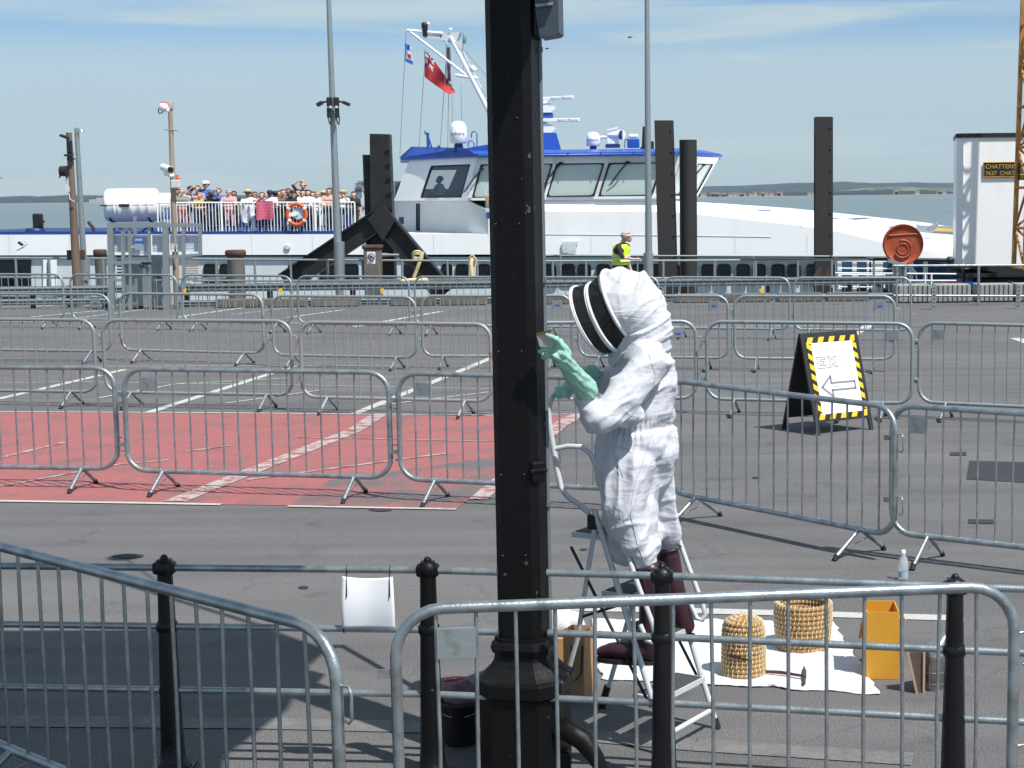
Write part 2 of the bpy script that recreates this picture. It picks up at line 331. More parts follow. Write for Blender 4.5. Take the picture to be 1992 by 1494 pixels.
ridge('shore', 3400, [(1180, 378), (1350, 376), (1420, 373), (1500, 374), (1560, 374), (1640, 372), (1700, 370), (1760, 371), (1830, 371), (1900, 373), (2300, 376)], 200, M_hill2, 'dark tree line along the far waterfront', 11, .35)
mb = MB(); a, b = P(1150, 384, 3200), P(2300, 381, 3200)
mb.slab([(a.x, 3150, WZ-.5), (b.x, 3150, WZ-.5), (b.x, 3150, WZ+1.0), (a.x, 3150, WZ+1.0)], (0, 120, 0))
a, b = P(-400, 393, 4700), P(260, 392, 4700); mb.slab([(a.x, 4700, WZ-.5), (b.x, 4700, WZ-.5), (b.x, 4700, WZ+1.8), (a.x, 4700, WZ+1.8)], (0, 90, 0))
tag(mb.build('beach', mat('sand', (.42, .36, .27), .9)), 'thin pale beach along the far shore', kind='structure')
random.seed(4)
M_hw = mat('pale_house_wall', (.42, .41, .39), .8); M_hr = mat('house_roof', (.17, .10, .08), .8)
for i in range(30):
    px = random.choice([random.uniform(1362, 1470), random.uniform(1430, 1590), random.uniform(1740, 1850)])
    c = P(px, 378, 3270); w = random.uniform(7, 14); h = random.uniform(3.5, 6); dd = 9
    z0 = WZ+.8
    t = T('house', 'tiny pale house of the far town across the bay', 'house', (c.x, 3280, z0), 'houses of the far town')
    q = MB(); q.box((c.x, 3280, z0+h/2), (w, dd, h)); q.build('wall', M_hw, t)
    q = MB(); q.slab([(c.x-w/2-.5, 3275, z0+h), (c.x-w/2-.5, 3285, z0+h), (c.x-w/2-.5, 3280, z0+h+3)], (w+1, 0, 0)); q.build('roof', M_hr, t)
mb = MB(); c = P(193, 390, 4650); mb.box((c.x, 4640, WZ+5), (44, 20, 10)); mb.box((c.x+8, 4640, WZ+12), (20, 14, 5))
tag(mb.build('waterfront_building', M_hw), 'small white waterfront building on the far left shore', 'building')
# even sea air that turns the far shore blue
mb = MB(); hz_a, hz_b = V((-9000, -60, -12)), V((9000, 8000, 420)); mb.box((hz_a+hz_b)/2, hz_b-hz_a)
hm = bpy.data.materials.new('sea_air'); hm.use_nodes = True; n_h = hm.node_tree; n_h.nodes.clear(); vv_ = n_h.nodes.new('ShaderNodeVolumePrincipled'); oo_ = n_h.nodes.new('ShaderNodeOutputMaterial')
vv_.inputs['Color'].default_value = (.60, .77, .95, 1); vv_.inputs['Density'].default_value = HAZE; n_h.links.new(vv_.outputs[0], oo_.inputs['Volume'])
tag(mb.build('haze', hm), 'thin even sea haze', kind='stuff')
# ---- painted markings
def strip(mb, pts, w, z):
    """flat painted line along pixel points on the ground"""
    g_ = [G(*p) for p in pts]
    for a, b in zip(g_, g_[1:]):
        t = (b-a).normalized(); s = V((-t.y, t.x, 0))*w/2; up = V((0, 0, z)); mb.quad(a-s+up, b-s+up, b+s+up, a+s+up)
mb = MB(); Z = V((0, 0, .004))
red = [G(-420, 797), G(-420, 973), G(0, 975), G(420, 982), G(560, 984), G(640, 935), G(860, 905), G(1040, 872), G(1128, 806), G(965, 809), G(400, 804)]
mb.poly([p+Z for p in red]); tag(mb.build('red_bay', M_redp), 'worn red painted bay on the asphalt', kind='structure'); mb = MB(); mb.poly([p+Z for p in (G(560, 984), G(888, 991), G(1000, 905), G(1040, 872), G(860, 905), G(640, 935))]); tag(mb.build('worn_red_corner', M_redpale), 'corner of the red bay worn nearly through to grey', kind='structure')
mb = MB(); strip(mb, [(-300, 975), (0, 976), (270, 980), (430, 983)], .07, .009); strip(mb, [(560, 986), (888, 992)], .06, .009)
strip(mb, [(-300, 801), (0, 802), (420, 804), (965, 809), (1128, 806)], .055, .009)
strip(mb, [(-5, 777), (244, 719)], .13, .005); strip(mb, [(289, 803), (575, 712)], .13, .005); strip(mb, [(691, 805), (905, 718), (965, 693)], .13, .005)
strip(mb, [(-100, 748), (130, 743), (560, 749), (965, 757)], .035, .0055); strip(mb, [(0, 714), (240, 713), (600, 712), (965, 713)], .045, .0055)
strip(mb, [(-200, 628), (200, 625), (965, 632)], .09, .0055); strip(mb, [(60, 617), (310, 594)], .14, .006); strip(mb, [(130, 622), (300, 600)], .1, .0065)
strip(mb, [(340, 618), (480, 598)], .14, .006); strip(mb, [(690, 636), (860, 606)], .16, .006); strip(mb, [(560, 618), (670, 603)], .12, .006); strip(mb, [(450, 612), (560, 600)], .08, .0066)
strip(mb, [(1060, 634), (1200, 636), (1540, 634), (1600, 633)], .09, .0055); strip(mb, [(1650, 656), (1705, 626)], .22, .007); strip(mb, [(1975, 658), (2060, 690)], .2, .006)
strip(mb, [(190, 775), (340, 748), (560, 736)], .06, .0062); strip(mb, [(440, 785), (620, 760)], .05, .0062); strip(mb, [(730, 790), (960, 762)], .05, .0062)
tag(mb.build('road_markings', M_line), 'white painted lane lines on the grey asphalt', kind='structure')
mb = MB(); strip(mb, [(340, 977), (560, 890), (690, 838), (740, 806)], .2, .010); strip(mb, [(930, 973), (1000, 913)], .16, .010)
strip(mb, [(0, 948), (230, 905), (330, 896)], .05, .010); strip(mb, [(0, 892), (125, 862)], .07, .010); strip(mb, [(480, 935), (870, 883)], .06, .010); strip(mb, [(360, 880), (450, 868)], .05, .010)
strip(mb, [(1064, 848), (1085, 830), (1128, 806)], .2, .010); strip(mb, [(580, 852), (960, 860)], .03, .0105)
tag(mb.build('worn_road_markings', M_linew), 'scuffed older white lines crossing the red bay', kind='structure')
mb = MB(); strip(mb, [(870, 1179), (1100, 1184), (1250, 1187), (1500, 1193), (1875, 1204)], .13, .005)
tag(mb.build('white_line', M_line), 'broad white painted line behind the cloth on the ground', kind='structure')
mb = MB(); strip(mb, [(-200, 1402), (0, 1404), (500, 1408), (1000, 1420), (1350, 1450), (1775, 1478)], .17, .005)
tag(mb.build('faded_line', M_linef), 'faded pale painted band on the nearest asphalt', kind='structure')
mb = MB()
a = [G(1886, 897), G(1880, 933), G(1992, 939), G(2120, 944), G(2120, 905), G(1992, 900)]; mb.poly([p+V((0, 0, .005)) for p in a])
for q in ([(1848, 881), (1880, 880), (1880, 887), (1848, 887)], [(1884, 1011), (1933, 1012), (1933, 1020), (1884, 1019)]):
    mb.poly([G(*p)+V((0, 0, .006)) for p in q])
for cx_, cy_, rx, ry in ((250, 1083, 30, 4), (590, 1144, 10, 3), (740, 993, 22, 3), (1135, 1070, 8, 2), (1470, 930, 7, 2), (640, 985, 14, 1.5)):  # first ellipse is the lamp's cast shadow painted on the ground
    mb.poly([G(cx_+rx*math.cos(k*.6283)*(1+.2*math.sin(k*3)), cy_+ry*math.sin(k*.6283))+V((0, 0, .006)) for k in range(10)][::-1])
tag(mb.build('tar_and_shadow_patches', M_tarshadow), 'dark tar patches and a painted lamp shadow on the asphalt', kind='structure')
# ------------------------------------------------------------------ crowd barriers
BL, BT, BB = 2.3, 1.115, .19
def rrect(x0, x1, z0, z1, r, n=6):
    pts = []
    for cx_, cz_, a0 in ((x1-r, z1-r, 0), (x0+r, z1-r, 90), (x0+r, z0+r, 180), (x1-r, z0+r, 270)):
        for k in range(n+1): a = R(a0+90*k/n); pts.append((cx_+r*math.cos(a), 0, cz_+r*math.sin(a)))
    return pts
def barrier_proto(frame_m, leg_m, n=10):
    t = T('crowd_barrier', 'x', 'barrier'); r = .0215
    q = MB(); q.tube(rrect(-BL/2+r, BL/2-r, BB, BT-r, .17), r, n, closed=True)
    q.build('frame', frame_m, t)
    for k in range(15):
        x = -BL/2+.165+k*(BL-.33)/14
        q = MB(); jx = .005*math.sin(k*2.7+1); q.tube([(x+jx*.4, 0, BB+.01), (x+jx, .004*math.sin(k*5), .6), (x-jx*.4, 0, BT-2*r+.01)], .0075, 7, caps=False); q.build('bar', frame_m, t)
    for sx in (-1, 1):
        x = sx*(BL/2-.33)
        for sy in (-1, 1):
            q = MB(); q.tube([(x, sy*.015, BB-.005), (x, sy*.245, .028)], .016, 8)
            lg = q.build('leg', leg_m, t)
            q = MB(); q.tube([(x, sy*.235, .038), (x, sy*.262, .004)], .019, 8); q.build('rubber_foot', M_rubber, lg)
        q = MB(); q.tube([(x, -.2, .06), (x, .1, .125)], .004, 5); q.build('brace', leg_m, t)
    for z in (.86, .42):
        q = MB(); xe = BL/2
        q.tube([(xe-.01, 0, z+.05), (xe+.035, 0, z+.055), (xe+.045, 0, z+.03), (xe+.045, 0, z-.06), (xe+.03, 0, z-.075), (xe+.012, 0, z-.07)], .006, 6)
        q.build('hook', frame_m, t)
        q = MB(); q.box((-BL/2-.022, 0, z), (.05, .008, .034)); q.build('loop_plate', frame_m, t)
    return t
protoA = barrier_proto(M_galv, M_galv); protoR = barrier_proto(M_galvrust, M_galvrust); protoD = barrier_proto(M_galvd, M_galv, 8)
def barrier(l, r, label, plate=0, proto=None, mark=False, group='grey steel crowd barriers'):
    a, b = G(*l, z=BT), G(*r, z=BT); a.z = b.z = 0; d = b-a
    t = copy_tree(proto or protoA)
    t.location = (a+b)/2; t['base'] = (0, 0, 0)
    t.rotation_euler = (0, 0, math.atan2(d.y, d.x)); s = d.length/BL; t.scale = (max(.9, min(1.16, s)), 1, 1)
    tag(t, label, 'barrier', group)
    if plate:
        x = -BL/2+.235 if plate < 0 else BL/2-.235
        q = MB(); q.box((x, -.012, .965), (.138, .004, .115), bev=.0015); pl = q.build('plate', M_galvd, t)
        if mark:
            q = MB(); q.box((x+.01, -.016, .95), (.06, .003, .02)); q.build('blue_sticker', M_bluepl, pl)
    return t
barrier((-82, 1033), (660, 1221), 'near crowd barrier at bottom left, mostly in shade, slanting past the black post', -1)
barrier((755, 1176), (1985, 1128), 'near sunlit crowd barrier across the bottom right, in front of the skeps', -1)
B = barrier
B((-298, 709), (226, 711), 'crowd barrier on the red bay at the left edge of the photo')
B((235, 713), (760, 720), 'whole crowd barrier standing on the red bay, small plate at its left end', -1)
B((769, 721), (1290, 734), 'crowd barrier at the right end of the red bay, passing behind the black pillar', -1)
B((1296, 734), (1747, 787), 'slanting crowd barrier just behind the beekeeper, in front of the EXIT board', 0)
B((1754, 783), (2290, 818), 'crowd barrier at the right edge, bottle at its foot, plate at its left end', -1)
B((-185, 617), (186, 619), 'second row crowd barrier at the left edge of the photo', 0, protoD)
B((196, 619), (568, 621), 'second row crowd barrier with its right end above the middle of the red bay', 0, protoD)
B((580, 623), (957, 627), 'rusty footed crowd barrier left of the black pillar', 0, protoR)
B((966, 625), (1357, 621), 'crowd barrier in the second row behind the veil, blue stickered plate at right', 1, protoD, True)
B((1371, 622), (1779, 626), 'crowd barrier directly behind the EXIT board, plate near its right end', 1, protoD)
B((1785, 624), (2200, 634), 'second row crowd barrier at the right edge of the photo', -1, protoD)
B((-72, 569), (214, 570), 'third row crowd barrier at the left edge, blue stickered plate at right', 1, protoD, True)
B((227, 568), (515, 571), 'brownish crowd barrier in the third row in front of the poster cage', 0, protoR)
B((526, 573), (810, 575), 'third row crowd barrier in front of the black steel struts', 0, protoD)
B((817, 573), (1114, 572), 'third row crowd barrier passing behind the black pillar', 1, protoD, True)
B((1122, 572), (1419, 573), 'third row crowd barrier hidden mostly behind the white hood, stickered plate at right', 1, protoD, True)
B((1426, 573), (1744, 573), 'third row crowd barrier below the lone tall pile, stickered plate at right', 1, protoD, True)
B((-95, 531), (128, 532), 'farthest row crowd barrier at the left edge of the photo', 0, protoD)
B((134, 532), (345, 533), 'farthest row crowd barrier in front of the poster cage', 0, protoD)
B((351, 533), (568, 535), 'farthest row crowd barrier in front of the round topped bollard', 0, protoD)
B((576, 535), (797, 536), 'farthest row crowd barrier in front of the signed bollard', 0, protoD)
B((804, 536), (1030, 537), 'farthest row crowd barrier just left of the black pillar', 0, protoD)
B((1038, 537), (1283, 537), 'farthest row crowd barrier behind the white hood', 0, protoD)
B((1291, 537), (1538, 538), 'farthest row crowd barrier in front of the twin piles', 0, protoD)
B((1546, 538), (1771, 538), 'farthest row crowd barrier below the orange disc', 0, protoD)
def kill(o):
    for c in list(o.children): kill(c)
    bpy.data.objects.remove(o)
for p_ in (protoA, protoR, protoD): kill(p_)
# ------------------------------------------------------------------ foreground: rail fence, pillar, canopy
def post_pt(px, py): q = G(px, py, z=.93); q.z = 0; return q
RA, RB_, RC, RD = post_pt(320, 1104), post_pt(832, 1109), post_pt(1288, 1122), post_pt(1858, 1143)
R0 = RA+(RA-RB_)*1.35; R9 = RD+(RD-RC)*.6
PIL = P(1020, 1245, 7.2); PIL.z = 0
def octo(c, hw, ch, z, ang=R(-12)):
    """chamfered square ring"""
    a = hw-ch; pts = [(a, -hw), (hw, -a), (hw, a), (a, hw), (-a, hw), (-hw, a), (-hw, -a), (-a, -hw)]
    ca, sa = math.cos(ang), math.sin(ang)
    return [V((c.x+x*ca-y*sa, c.y+x*sa+y*ca, z)) for x, y in pts]
t = T('canopy_pillar', 'tall black cast iron pillar with stepped eight sided base in the middle', 'pillar', PIL)
q = MB(); q.loft([octo(PIL, .1, .032, z) for z in (.60, 1.6, 2.6, 4.45)]); sh = q.build('shaft', M_blackchip, t)
q = MB()
for s_ in (-1, 1):   # thin raised arrises and bolts on the shaft
    for z in (1.0, 1.36, 1.9, 2.45, 2.9):
        c = PIL+V((s_*.05-.03, -.106, z)); q.ball(c, .006, 8)
q.build('bolt', M_blackplas, sh)
q = MB()
prof = [(.62, .118), (.605, .118), (.60, .128), (.575, .135), (.55, .128), (.545, .118), (.52, .122), (.49, .138), (.46, .165), (.445, .182), (.44, .196), (.43, .2), (.375, .2), (.365, .19), (.36, .184)]
q.loft([octo(PIL, h, h*.42, z) for z, h in prof[::-1]], smooth=False); q.build('base_moulding', M_blackchip, t)
q = MB(); q.loft([octo(PIL, .183, .077, 0), octo(PIL, .183, .077, .362)]); q.build('plinth', M_blackchip, t)
q = MB(); q.box(PIL+V((.075, -.085, 1.37)), (.07, .05, .095), Matrix.Rotation(R(30), 3, 'Z'), .01); q.box(PIL+V((.075, -.09, 1.375)), (.085, .05, .02), Matrix.Rotation(R(30), 3, 'Z'), .005); q.build('cable_clamp', M_blackchip, t)
q = MB(); c = PIL+V((.108, .055, 0)); q.tube([c+V((0, 0, .62)), c+V((0, 0, 4.45))], .015, 12, caps=False)
for z in (1.2, 2.2, 3.2): q.box(c+V((0, -.005, z)), (.036, .036, .02))
tag(q.build('downpipe', mat('slate_conduit', (.16, .185, .20), .5, .3), t), 'slim grey conduit')
# curled bracket foot right of plinth
q = MB(); c = P(1120, 1470, 7.25)
pts = [P(1062, 1425, 7.1), P(1100, 1418, 7.05), P(1135, 1440, 7.02), P(1160, 1475, 7.0), P(1192, 1540, 6.98)]
q.tube(pts, [.035, .05, .048, .036, .02], 12); q.box(P(1085, 1500, 7.1), (.12, .1, .2), bev=.015); q.build('scroll_foot', M_blackchip, t)
# boxy lamp housing top right
t2 = T('floodlight', 'dark grey floodlight housing fixed high on the right of the pillar', 'floodlight', P(1060, 30, 7.3))
q = MB(); a = [P(1042, -60, 7.12), P(1084, -70, 7.12), P(1087, 62, 7.14), P(1080, 66, 7.14), P(1050, 71, 7.14), P(1040, 12, 7.12)]
q.slab(a, (.012, .2, 0)); q.build('housing', mat('slate_box', (.065, .085, .11), .5, .2, .1, 6), t2)
q = MB(); a = [P(1041, 8, 7.10), P(1075, 4, 7.10), P(1075, 9, 7.10), P(1042, 14, 7.10)]; q.slab(a, (0, .03, 0)); q.build('trim', M_galvd, t2)
q = MB(); q.box(P(1042, 45, 7.2), (.05, .06, .13), bev=.01); q.tube([P(1043, 70, 7.2), P(1052, 74, 7.2)], .012, 8); q.build('bracket', M_blackpaint, t2)
# small ticket sign clipped on the far side of the pillar
t3 = T('parking_notice', 'small parking notice sticking out left behind the pillar', 'sign', P(952, 395, 8.2))
q = MB(); a = [P(943, 366, 8.2), P(975, 364, 8.2), P(978, 424, 8.2), P(946, 426, 8.2)]; q.slab(a, (0, .006, 0)); q.build('board', mat('notice_white', (.66, .70, .74), .5), t3)
q = MB(); q.slab([P(946, 381, 8.195), P(970, 380, 8.195), P(971, 399, 8.195), P(947, 400, 8.195)], (0, .003, 0)); q.build('tan_panel', mat('notice_tan', (.50, .37, .19), .6), t3)
q = MB(); q.slab([P(946, 413, 8.195), P(976, 411, 8.195), P(978, 422, 8.195), P(947, 424, 8.195)], (0, .003, 0)); q.build('blue_panel', mat('notice_blue', (.02, .09, .33), .6), t3)
q = MB(); text_mb('ST N', .022, FACE, P(957, 372, 8.19), mb=q); text_mb('P', .04, FACE, P(955, 390, 8.19), mb=q); text_mb('W', .03, FACE, P(957, 406, 8.19), mb=q); q.build('lettering', M_blue, t3)
q = MB(); q.tube([P(960, 395, 8.22), P(985, 395, 8.22)], .01, 6); q.tube([P(985, 400, 8.22), G(985, 1440)], .02, 8); q.build('stand', M_blackpaint, t3)
# unseen roof added overhead, outlined to shade the ground at lower left
SH = 4.5/math.tan(SUN_EL); sd = V((-math.sin(SUN_AZ), -math.cos(SUN_AZ), 0))*SH
def up_(px, py): g_ = G(px, py); return V((g_.x-sd.x, g_.y-sd.y, 4.5))
t4 = T('shade_canopy', 'unseen roof added above the frame to shade the ground at lower left', 'shade_canopy', PIL+V((0, 0, 4.45)))
q = MB(); p1 = [up_(-1500, 1240), up_(530, 1226), up_(640, 1264), up_(603, 1292), up_(560, 1380), up_(440, 1470), up_(420, 1560), up_(-1500, 1560)]
q.slab(p1, (0, 0, .08)); 
q.slab([up_(-1500, 1562), up_(420, 1562), up_(380, 1900), up_(-1200, 1900)], (0, 0, .08)); q.build('roof', M_galvd, t4)
q = MB(); q.bar(up_(600, 1290)+V((0, 0, .04)), PIL+V((0, 0, 4.4)), .08, .12); q.build('beam', M_blackpaint, t4)
# lamp arm whose thin shadow falls at left
q = MB(); q.tube([up_(500, 1215), up_(150, 1108)], .022, 8); c = up_(240, 1084); q.lathe(c, [(.0, .1), (.06, .05), (.12, 0), (.0, -.02)], 12); q.tube([c, up_(330, 1150)], .01, 6)
q.build('lamp_arm', M_blackpaint, t4)
# rail fence
def rail(name_lbl, pts, parent, zs): pass
RZ = (.93, .66, .365)
t = T('rail_fence', 'low black post and galvanised three rail fence along the quay front', 'railing', RA)
q = None
for z in RZ:
    q = MB()
    segs = [R0, RA, RB_, RB_+(RC-RB_)*.30]; q.tube([p+V((0, 0, z)) for p in segs], .0165, 10)
    q.build('rail', M_galv, t)
    q = MB(); q.tube([p+V((0, 0, z+.004)) for p in (RB_+(RC-RB_)*.515, RC, RD, R9)], .0165, 10); q.build('rail', M_galv, t)
def iron_post(c):
    q = MB(); M = Matrix.Identity(3)
    q.lathe(c, [(.085, 0), (.085, .018), (.07, .03), (.058, .06), (.054, .12), (.042, .60), (.036, .86), (.036, .9)], 8)
    q.lathe(c, [(.05, 0), (.0501, .02)], 8)
    for z in RZ[1:]: q.ball(c+V((0, 0, z)), .052, 12, (1, .85, .9))
    q.ball(c+V((0, 0, RZ[0])), .048, 12, (1.05, .9, .95)); q.box(c+V((0, 0, .93)), (.1, .06, .055), bev=.012); q.box(c+V((0, 0, .955)), (.065, .05, .03), bev=.008); q.ball(c+V((0, 0, .972)), .019, 8)
    q.box(c+V((0, 0, .006)), (.19, .12, .012), bev=.003)
    return q
for k, c in enumerate((RA, RB_, RC, RD)):
    iron_post(c).build('post', M_blackchip if k == 1 else M_blackpaint, t)
iron_post(R0).build('post', M_blackpaint, t)
# paper notice tied to the rails
a0 = RA+(RB_-RA)*.682; a1 = RA+(RB_-RA)*.872
t = T('paper_notice', 'blank white laminated sheet hung with cable ties between the rails', 'notice', a0+V((0, 0, .66)))
def pf(u, v):
    p = a0.lerp(a1, u+(.5-u)*.0); z = .905+(.672-.905)*v; s_ = math.sin(v*math.pi)
    return p+V((-(1-2*abs(u-.5))*0-.0, -.02-.016*math.sin(v*2.6)-.006*math.cos(u*6), z)) + V(((u-.5)*.012*math.sin(v*2.2), 0, -.012*math.sin(u*3.1)*(1-v)))
q = MB(); q.grid(pf, 16, 20); o = q.build('sheet', M_paper, t)
md = o.modifiers.new('s', 'SOLIDIFY'); md.thickness = .0012
for s_ in (a0+(a1-a0)*.08, a0+(a1-a0)*.93):
    q = MB(); c = s_+V((0, 0, .93)); q.tube([c+V((0, .018*math.cos(a*.785), .018*math.sin(a*.785))) for a in range(8)], .002, 5, closed=True); q.tube([c+V((0, -.018, 0)), c+V((0, -.03, -.05)), c+V((.002, -.045, -.115))], .0028, 5)
    q.build('cable_tie', M_blackplas, t)
q = MB(); c = a0+(a1-a0)*-.02+V((0, 0, .66)); q.tube([c+V((0, .0195*math.cos(a*.785), .0195*math.sin(a*.785))) for a in range(8)], .0025, 5, closed=True); q.build('cable_tie', M_blackplas, t)
# ---- bucket with cloths
b0 = G(897, 1444); t = T('bucket', 'black bucket with cloths in it standing left of the pillar base', 'bucket', b0)
q = MB(); q.lathe(b0, [(.075, 0), (.085, .02), (.105, .2), (.112, .2), (.112, .212), (.10, .212), (.095, .19), (.07, .03), (.0, .03)], 24, cap=False); q.build('pail', M_blackplas, t)
q = MB(); q.tube([b0+V((.105*math.cos(a), -.035-.06*math.sin(a*1.0), .2-.05*math.sin(a))) for a in [k*.314 for k in range(11)]], .003, 5); q.build('handle', M_tin, t)
def crumple(name, c, sc, m, label, cat, seed, amp=.3, parent=None, group=None):
    q = MB(); q.ball((0, 0, 0), 1, 40); vs = []
    for v in q.v:
        v = V(v); n1 = noise.noise(v*1.6+V((seed, 0, 0)))*amp + abs(noise.noise(v*3.7+V((0, seed, 0))))*amp*.6
        v = v*(1+n1); z = v.z*sc[2]; vs.append(V((c[0]+v.x*sc[0], c[1]+v.y*sc[1], max(c[2]+z, c[2]-sc[2]*.7))))
    q.v = [tuple(v) for v in vs]; o = q.build(name, m, parent)
    return tag(o, label, cat, group) if parent is None else o
crumple('rag', (b0.x, b0.y, .235), (.085, .08, .06), mat('mauve_rag', (.16, .10, .12), .9, 0, .3, 20), 'mauve crumpled rag stuffed in the top of the black bucket', 'cloth', 3)
q = MB()
def rb(u, v):
    a = P(863+u*55, 1322+math.sin(u*4)*-3+u*8, 7.72); b = P(866+u*52, 1362+u*4, 7.72); p = a.lerp(b, v); p.y += .03*math.sin(u*5); return p
q.grid(rb, 14, 8); o = q.build('red_edged_bag', [mat('pale_plastic_bag', (.55, .42, .45), .6)]); o.modifiers.new('s', 'SOLIDIFY').thickness = .004
tag(o, 'pale plastic bag with a red top edge standing in the bucket', 'bag')
q = MB(); q.tube([P(863, 1325, 7.7), P(880, 1323, 7.69), P(900, 1321, 7.69), P(919, 1330, 7.7)], .007, 6); q.tube([P(866, 1332, 7.7), P(895, 1334, 7.69), P(917, 1338, 7.7)], .006, 6); q.build('red_edge', M_red, o)
# ---- paper carrier bag and white bundle
b0 = G(1124, 1362); t = T('paper_bag', 'brown kraft paper bag standing upright behind the pillar base', 'bag', b0)
def pg(px, py, d): return P(px, py, d)
yb = b0.y
q = MB(); bt = [V((b0.x-.07, yb-.02, 0)), V((b0.x+.035, yb-.035, .0)), V((b0.x+.085, yb+.06, 0)), V((b0.x-.03, yb+.08, 0))]
tp = [v+V((.0+.01*math.sin(i), .02, .37)) for i, v in enumerate(bt)]
q.loft([bt, [v+V((0, .01, .2)) for v in bt], tp], caps=False); q.poly(bt); o = q.build('body', M_kraft, t); o.modifiers.new('s', 'SOLIDIFY').thickness = .003
q = MB(); q.tube([bt[1]+V((-.06, -.012, .30)), bt[1]+V((-.068, -.03, .2)), bt[1]+V((-.045, -.04, .12)), bt[1]+V((-.012, -.03, .16)), bt[1]+V((-.004, -.012, .3))], .007, 6); q.build('handle', M_blackplas, t)
q = MB(); text_mb('& S', .03, Matrix.Rotation(R(75), 3, 'Y') @ FACE, bt[1]+V((-.03, -.022, .12)), mb=q); q.build('lettering', M_blk, t)
c = P(1100, 1222, 9.0); crumple('white_bundle', (c.x, c.y, .16), (.11, .1, .12), M_cloth, 'crumpled white cloth bundle beside the paper bag behind the pillar', 'cloth', 9, .35)
q = MB(); c = G(1108, 1300); q.box((c.x, c.y+.1, .08), (.2, .15, .16), bev=.004); o = q.build('cardboard_box', mat('cardboard', (.42, .22, .10), .8, 0, .1, 8)); tag(o, 'low brown cardboard box under the white bundle behind the pillar', 'box')
# ---- white sheet on the ground
cs = [G(1150, 1206), G(1622, 1212), G(1712, 1352), G(1168, 1322)]
def sf(u, v):
    p = cs[0].lerp(cs[1], u).lerp(cs[3].lerp(cs[2], u), v)
    e = min(u, 1-u, v, 1-v)
    if e < .02:
        p += V((noise.noise(V((u*9, v*9, 1)))*.05, noise.noise(V((u*9, v*9, 5)))*.06, 0))
    h = abs(noise.noise(V((p.x*4.2+p.y*1.5, p.y*3.4, 2))))*.02+abs(noise.noise(V((p.x*13, p.y*11+p.x*6, 7))))*.010
    h += max(0, noise.noise(V((p.x*2, p.y*2, 9))))*.012
    if e < .06: h += abs(noise.noise(V((u*22, v*22, 3))))*.02
    return V((p.x, p.y, .006+h*min(1, .25+e*9)))
q = MB(); q.grid(sf, 110, 90); o = q.build('ground_cloth', M_cloth); o.modifiers.new('s', 'SOLIDIFY').thickness = .003
tag(o, 'creased white cotton sheet spread on the asphalt under the skeps', 'cloth')
# ---- skeps: coiled straw with cane binding
def skep(name, label, cat, c, prof, n_st, parent_dome, mouth=None):
    t = T(name, label, cat, c, 'coiled straw baskets')
    q = MB(); s = MB(); k = 0
    for (r, z, rr) in prof:
        ring = [V((c.x+r*math.cos(a*2*math.pi/48), c.y+r*math.sin(a*2*math.pi/48), c.z+z+rr*.12*noise.noise(V((a*.5, z*40, 1))))) for a in range(48)]
        q.tube(ring, rr, 10, closed=True)
        ns = max(5, int(n_st*r/prof[0][0]))
        for j in range(ns):
            a = 2*math.pi*(j+(.5 if k % 2 else 0)*.35+.12*math.sin(j*5.1+k))/ns; rv = V((math.cos(a), math.sin(a), 0)); up = V((0, 0, 1))
            cc = V((c.x, c.y, c.z+z))+rv*r; w = rr*1.13; tt = V((-math.sin(a), math.cos(a), 0))*rr*.25
            pts = [cc+rv*(w*math.cos(b))+up*(w*math.sin(b))+tt*math.sin(b) for b in (-1.7, -1.0, -.35, .35, 1.0, 1.7, 2.3)]
            s.tube(pts, .0028, 5, caps=False)
            if not parent_dome or r < prof[0][0]*.97:
                pts = [cc+rv*(w*math.cos(b))+up*(w*math.sin(b)) for b in (2.0, 2.8, 3.5, 4.2)]; s.tube(pts, .0028, 5, caps=False)
        k += 1
    if not parent_dome:
        q.lathe(c, [(.0, .008), (prof[0][0], .008)], 32, cap=False)
    q.build('straw_coils', M_straw, t); s.build('cane_stitches', M_cane, t)
    if mouth:
        mouth(t)
    return t
c1 = G(1447, 1313); rr = .0125; pr = []
for k in range(12):
    z = .013+k*.0245; r = .108-.0006*k-(.0 if k < 10 else (.003, .011)[k-10]); pr.append((r, z, .0135))
z = pr[-1][1]
for k, (r, dz) in enumerate(((.070, .012), (.046, .019), (.021, .023))): pr.append((r, z+dz, .0135))
def mouth(t):
    q = MB(); a0_ = -math.pi/2-.75
    q.tube([c1+V((.119*math.cos(a0_+k*.12), .119*math.sin(a0_+k*.12), .135-.002*k)) for k in range(8)], .0065, 6); q.build('entrance_slot', mat('dark_slot', (.03, .015, .008), .9), t)
skep('straw_skep', 'small domed straw skep with a dark entrance slit, on the white cloth', 'skep', c1+V((0, 0, .01)), pr, 30, True, mouth)
c2 = G(1562, 1262); pr = []
for k in range(10):
    z = .014+k*.0265; r = .134+.017*math.sin(min(k/9*2.2, math.pi/2+.3)); pr.append((r, z, .0140))
skep('straw_basket', 'larger open topped coiled straw basket at the back of the white cloth', 'basket', c2+V((0, 0, .01)), pr, 34, False)
# ---- hammer on the cloth
t = T('hammer', 'small brown handled hammer lying on the white cloth by the small skep', 'hammer', G(1525, 1310))
q = MB(); q.tube([G(1480, 1306, .03), G(1520, 1308, .03), G(1563, 1315, .03)], [.008, .010, .007], 8); q.build('handle', mat('dark_handle', (.075, .025, .02), .5), t)
q = MB(); q.tube([G(1564, 1297, .03), G(1565, 1305, .032)], [.004, .009], 8); q.tube([G(1565, 1304, .032), G(1565, 1318, .032)], .010, 8); q.tube([G(1565, 1318, .03), G(1564, 1330, .03)], [.008, .008], 8); q.build('head', M_rust, t)
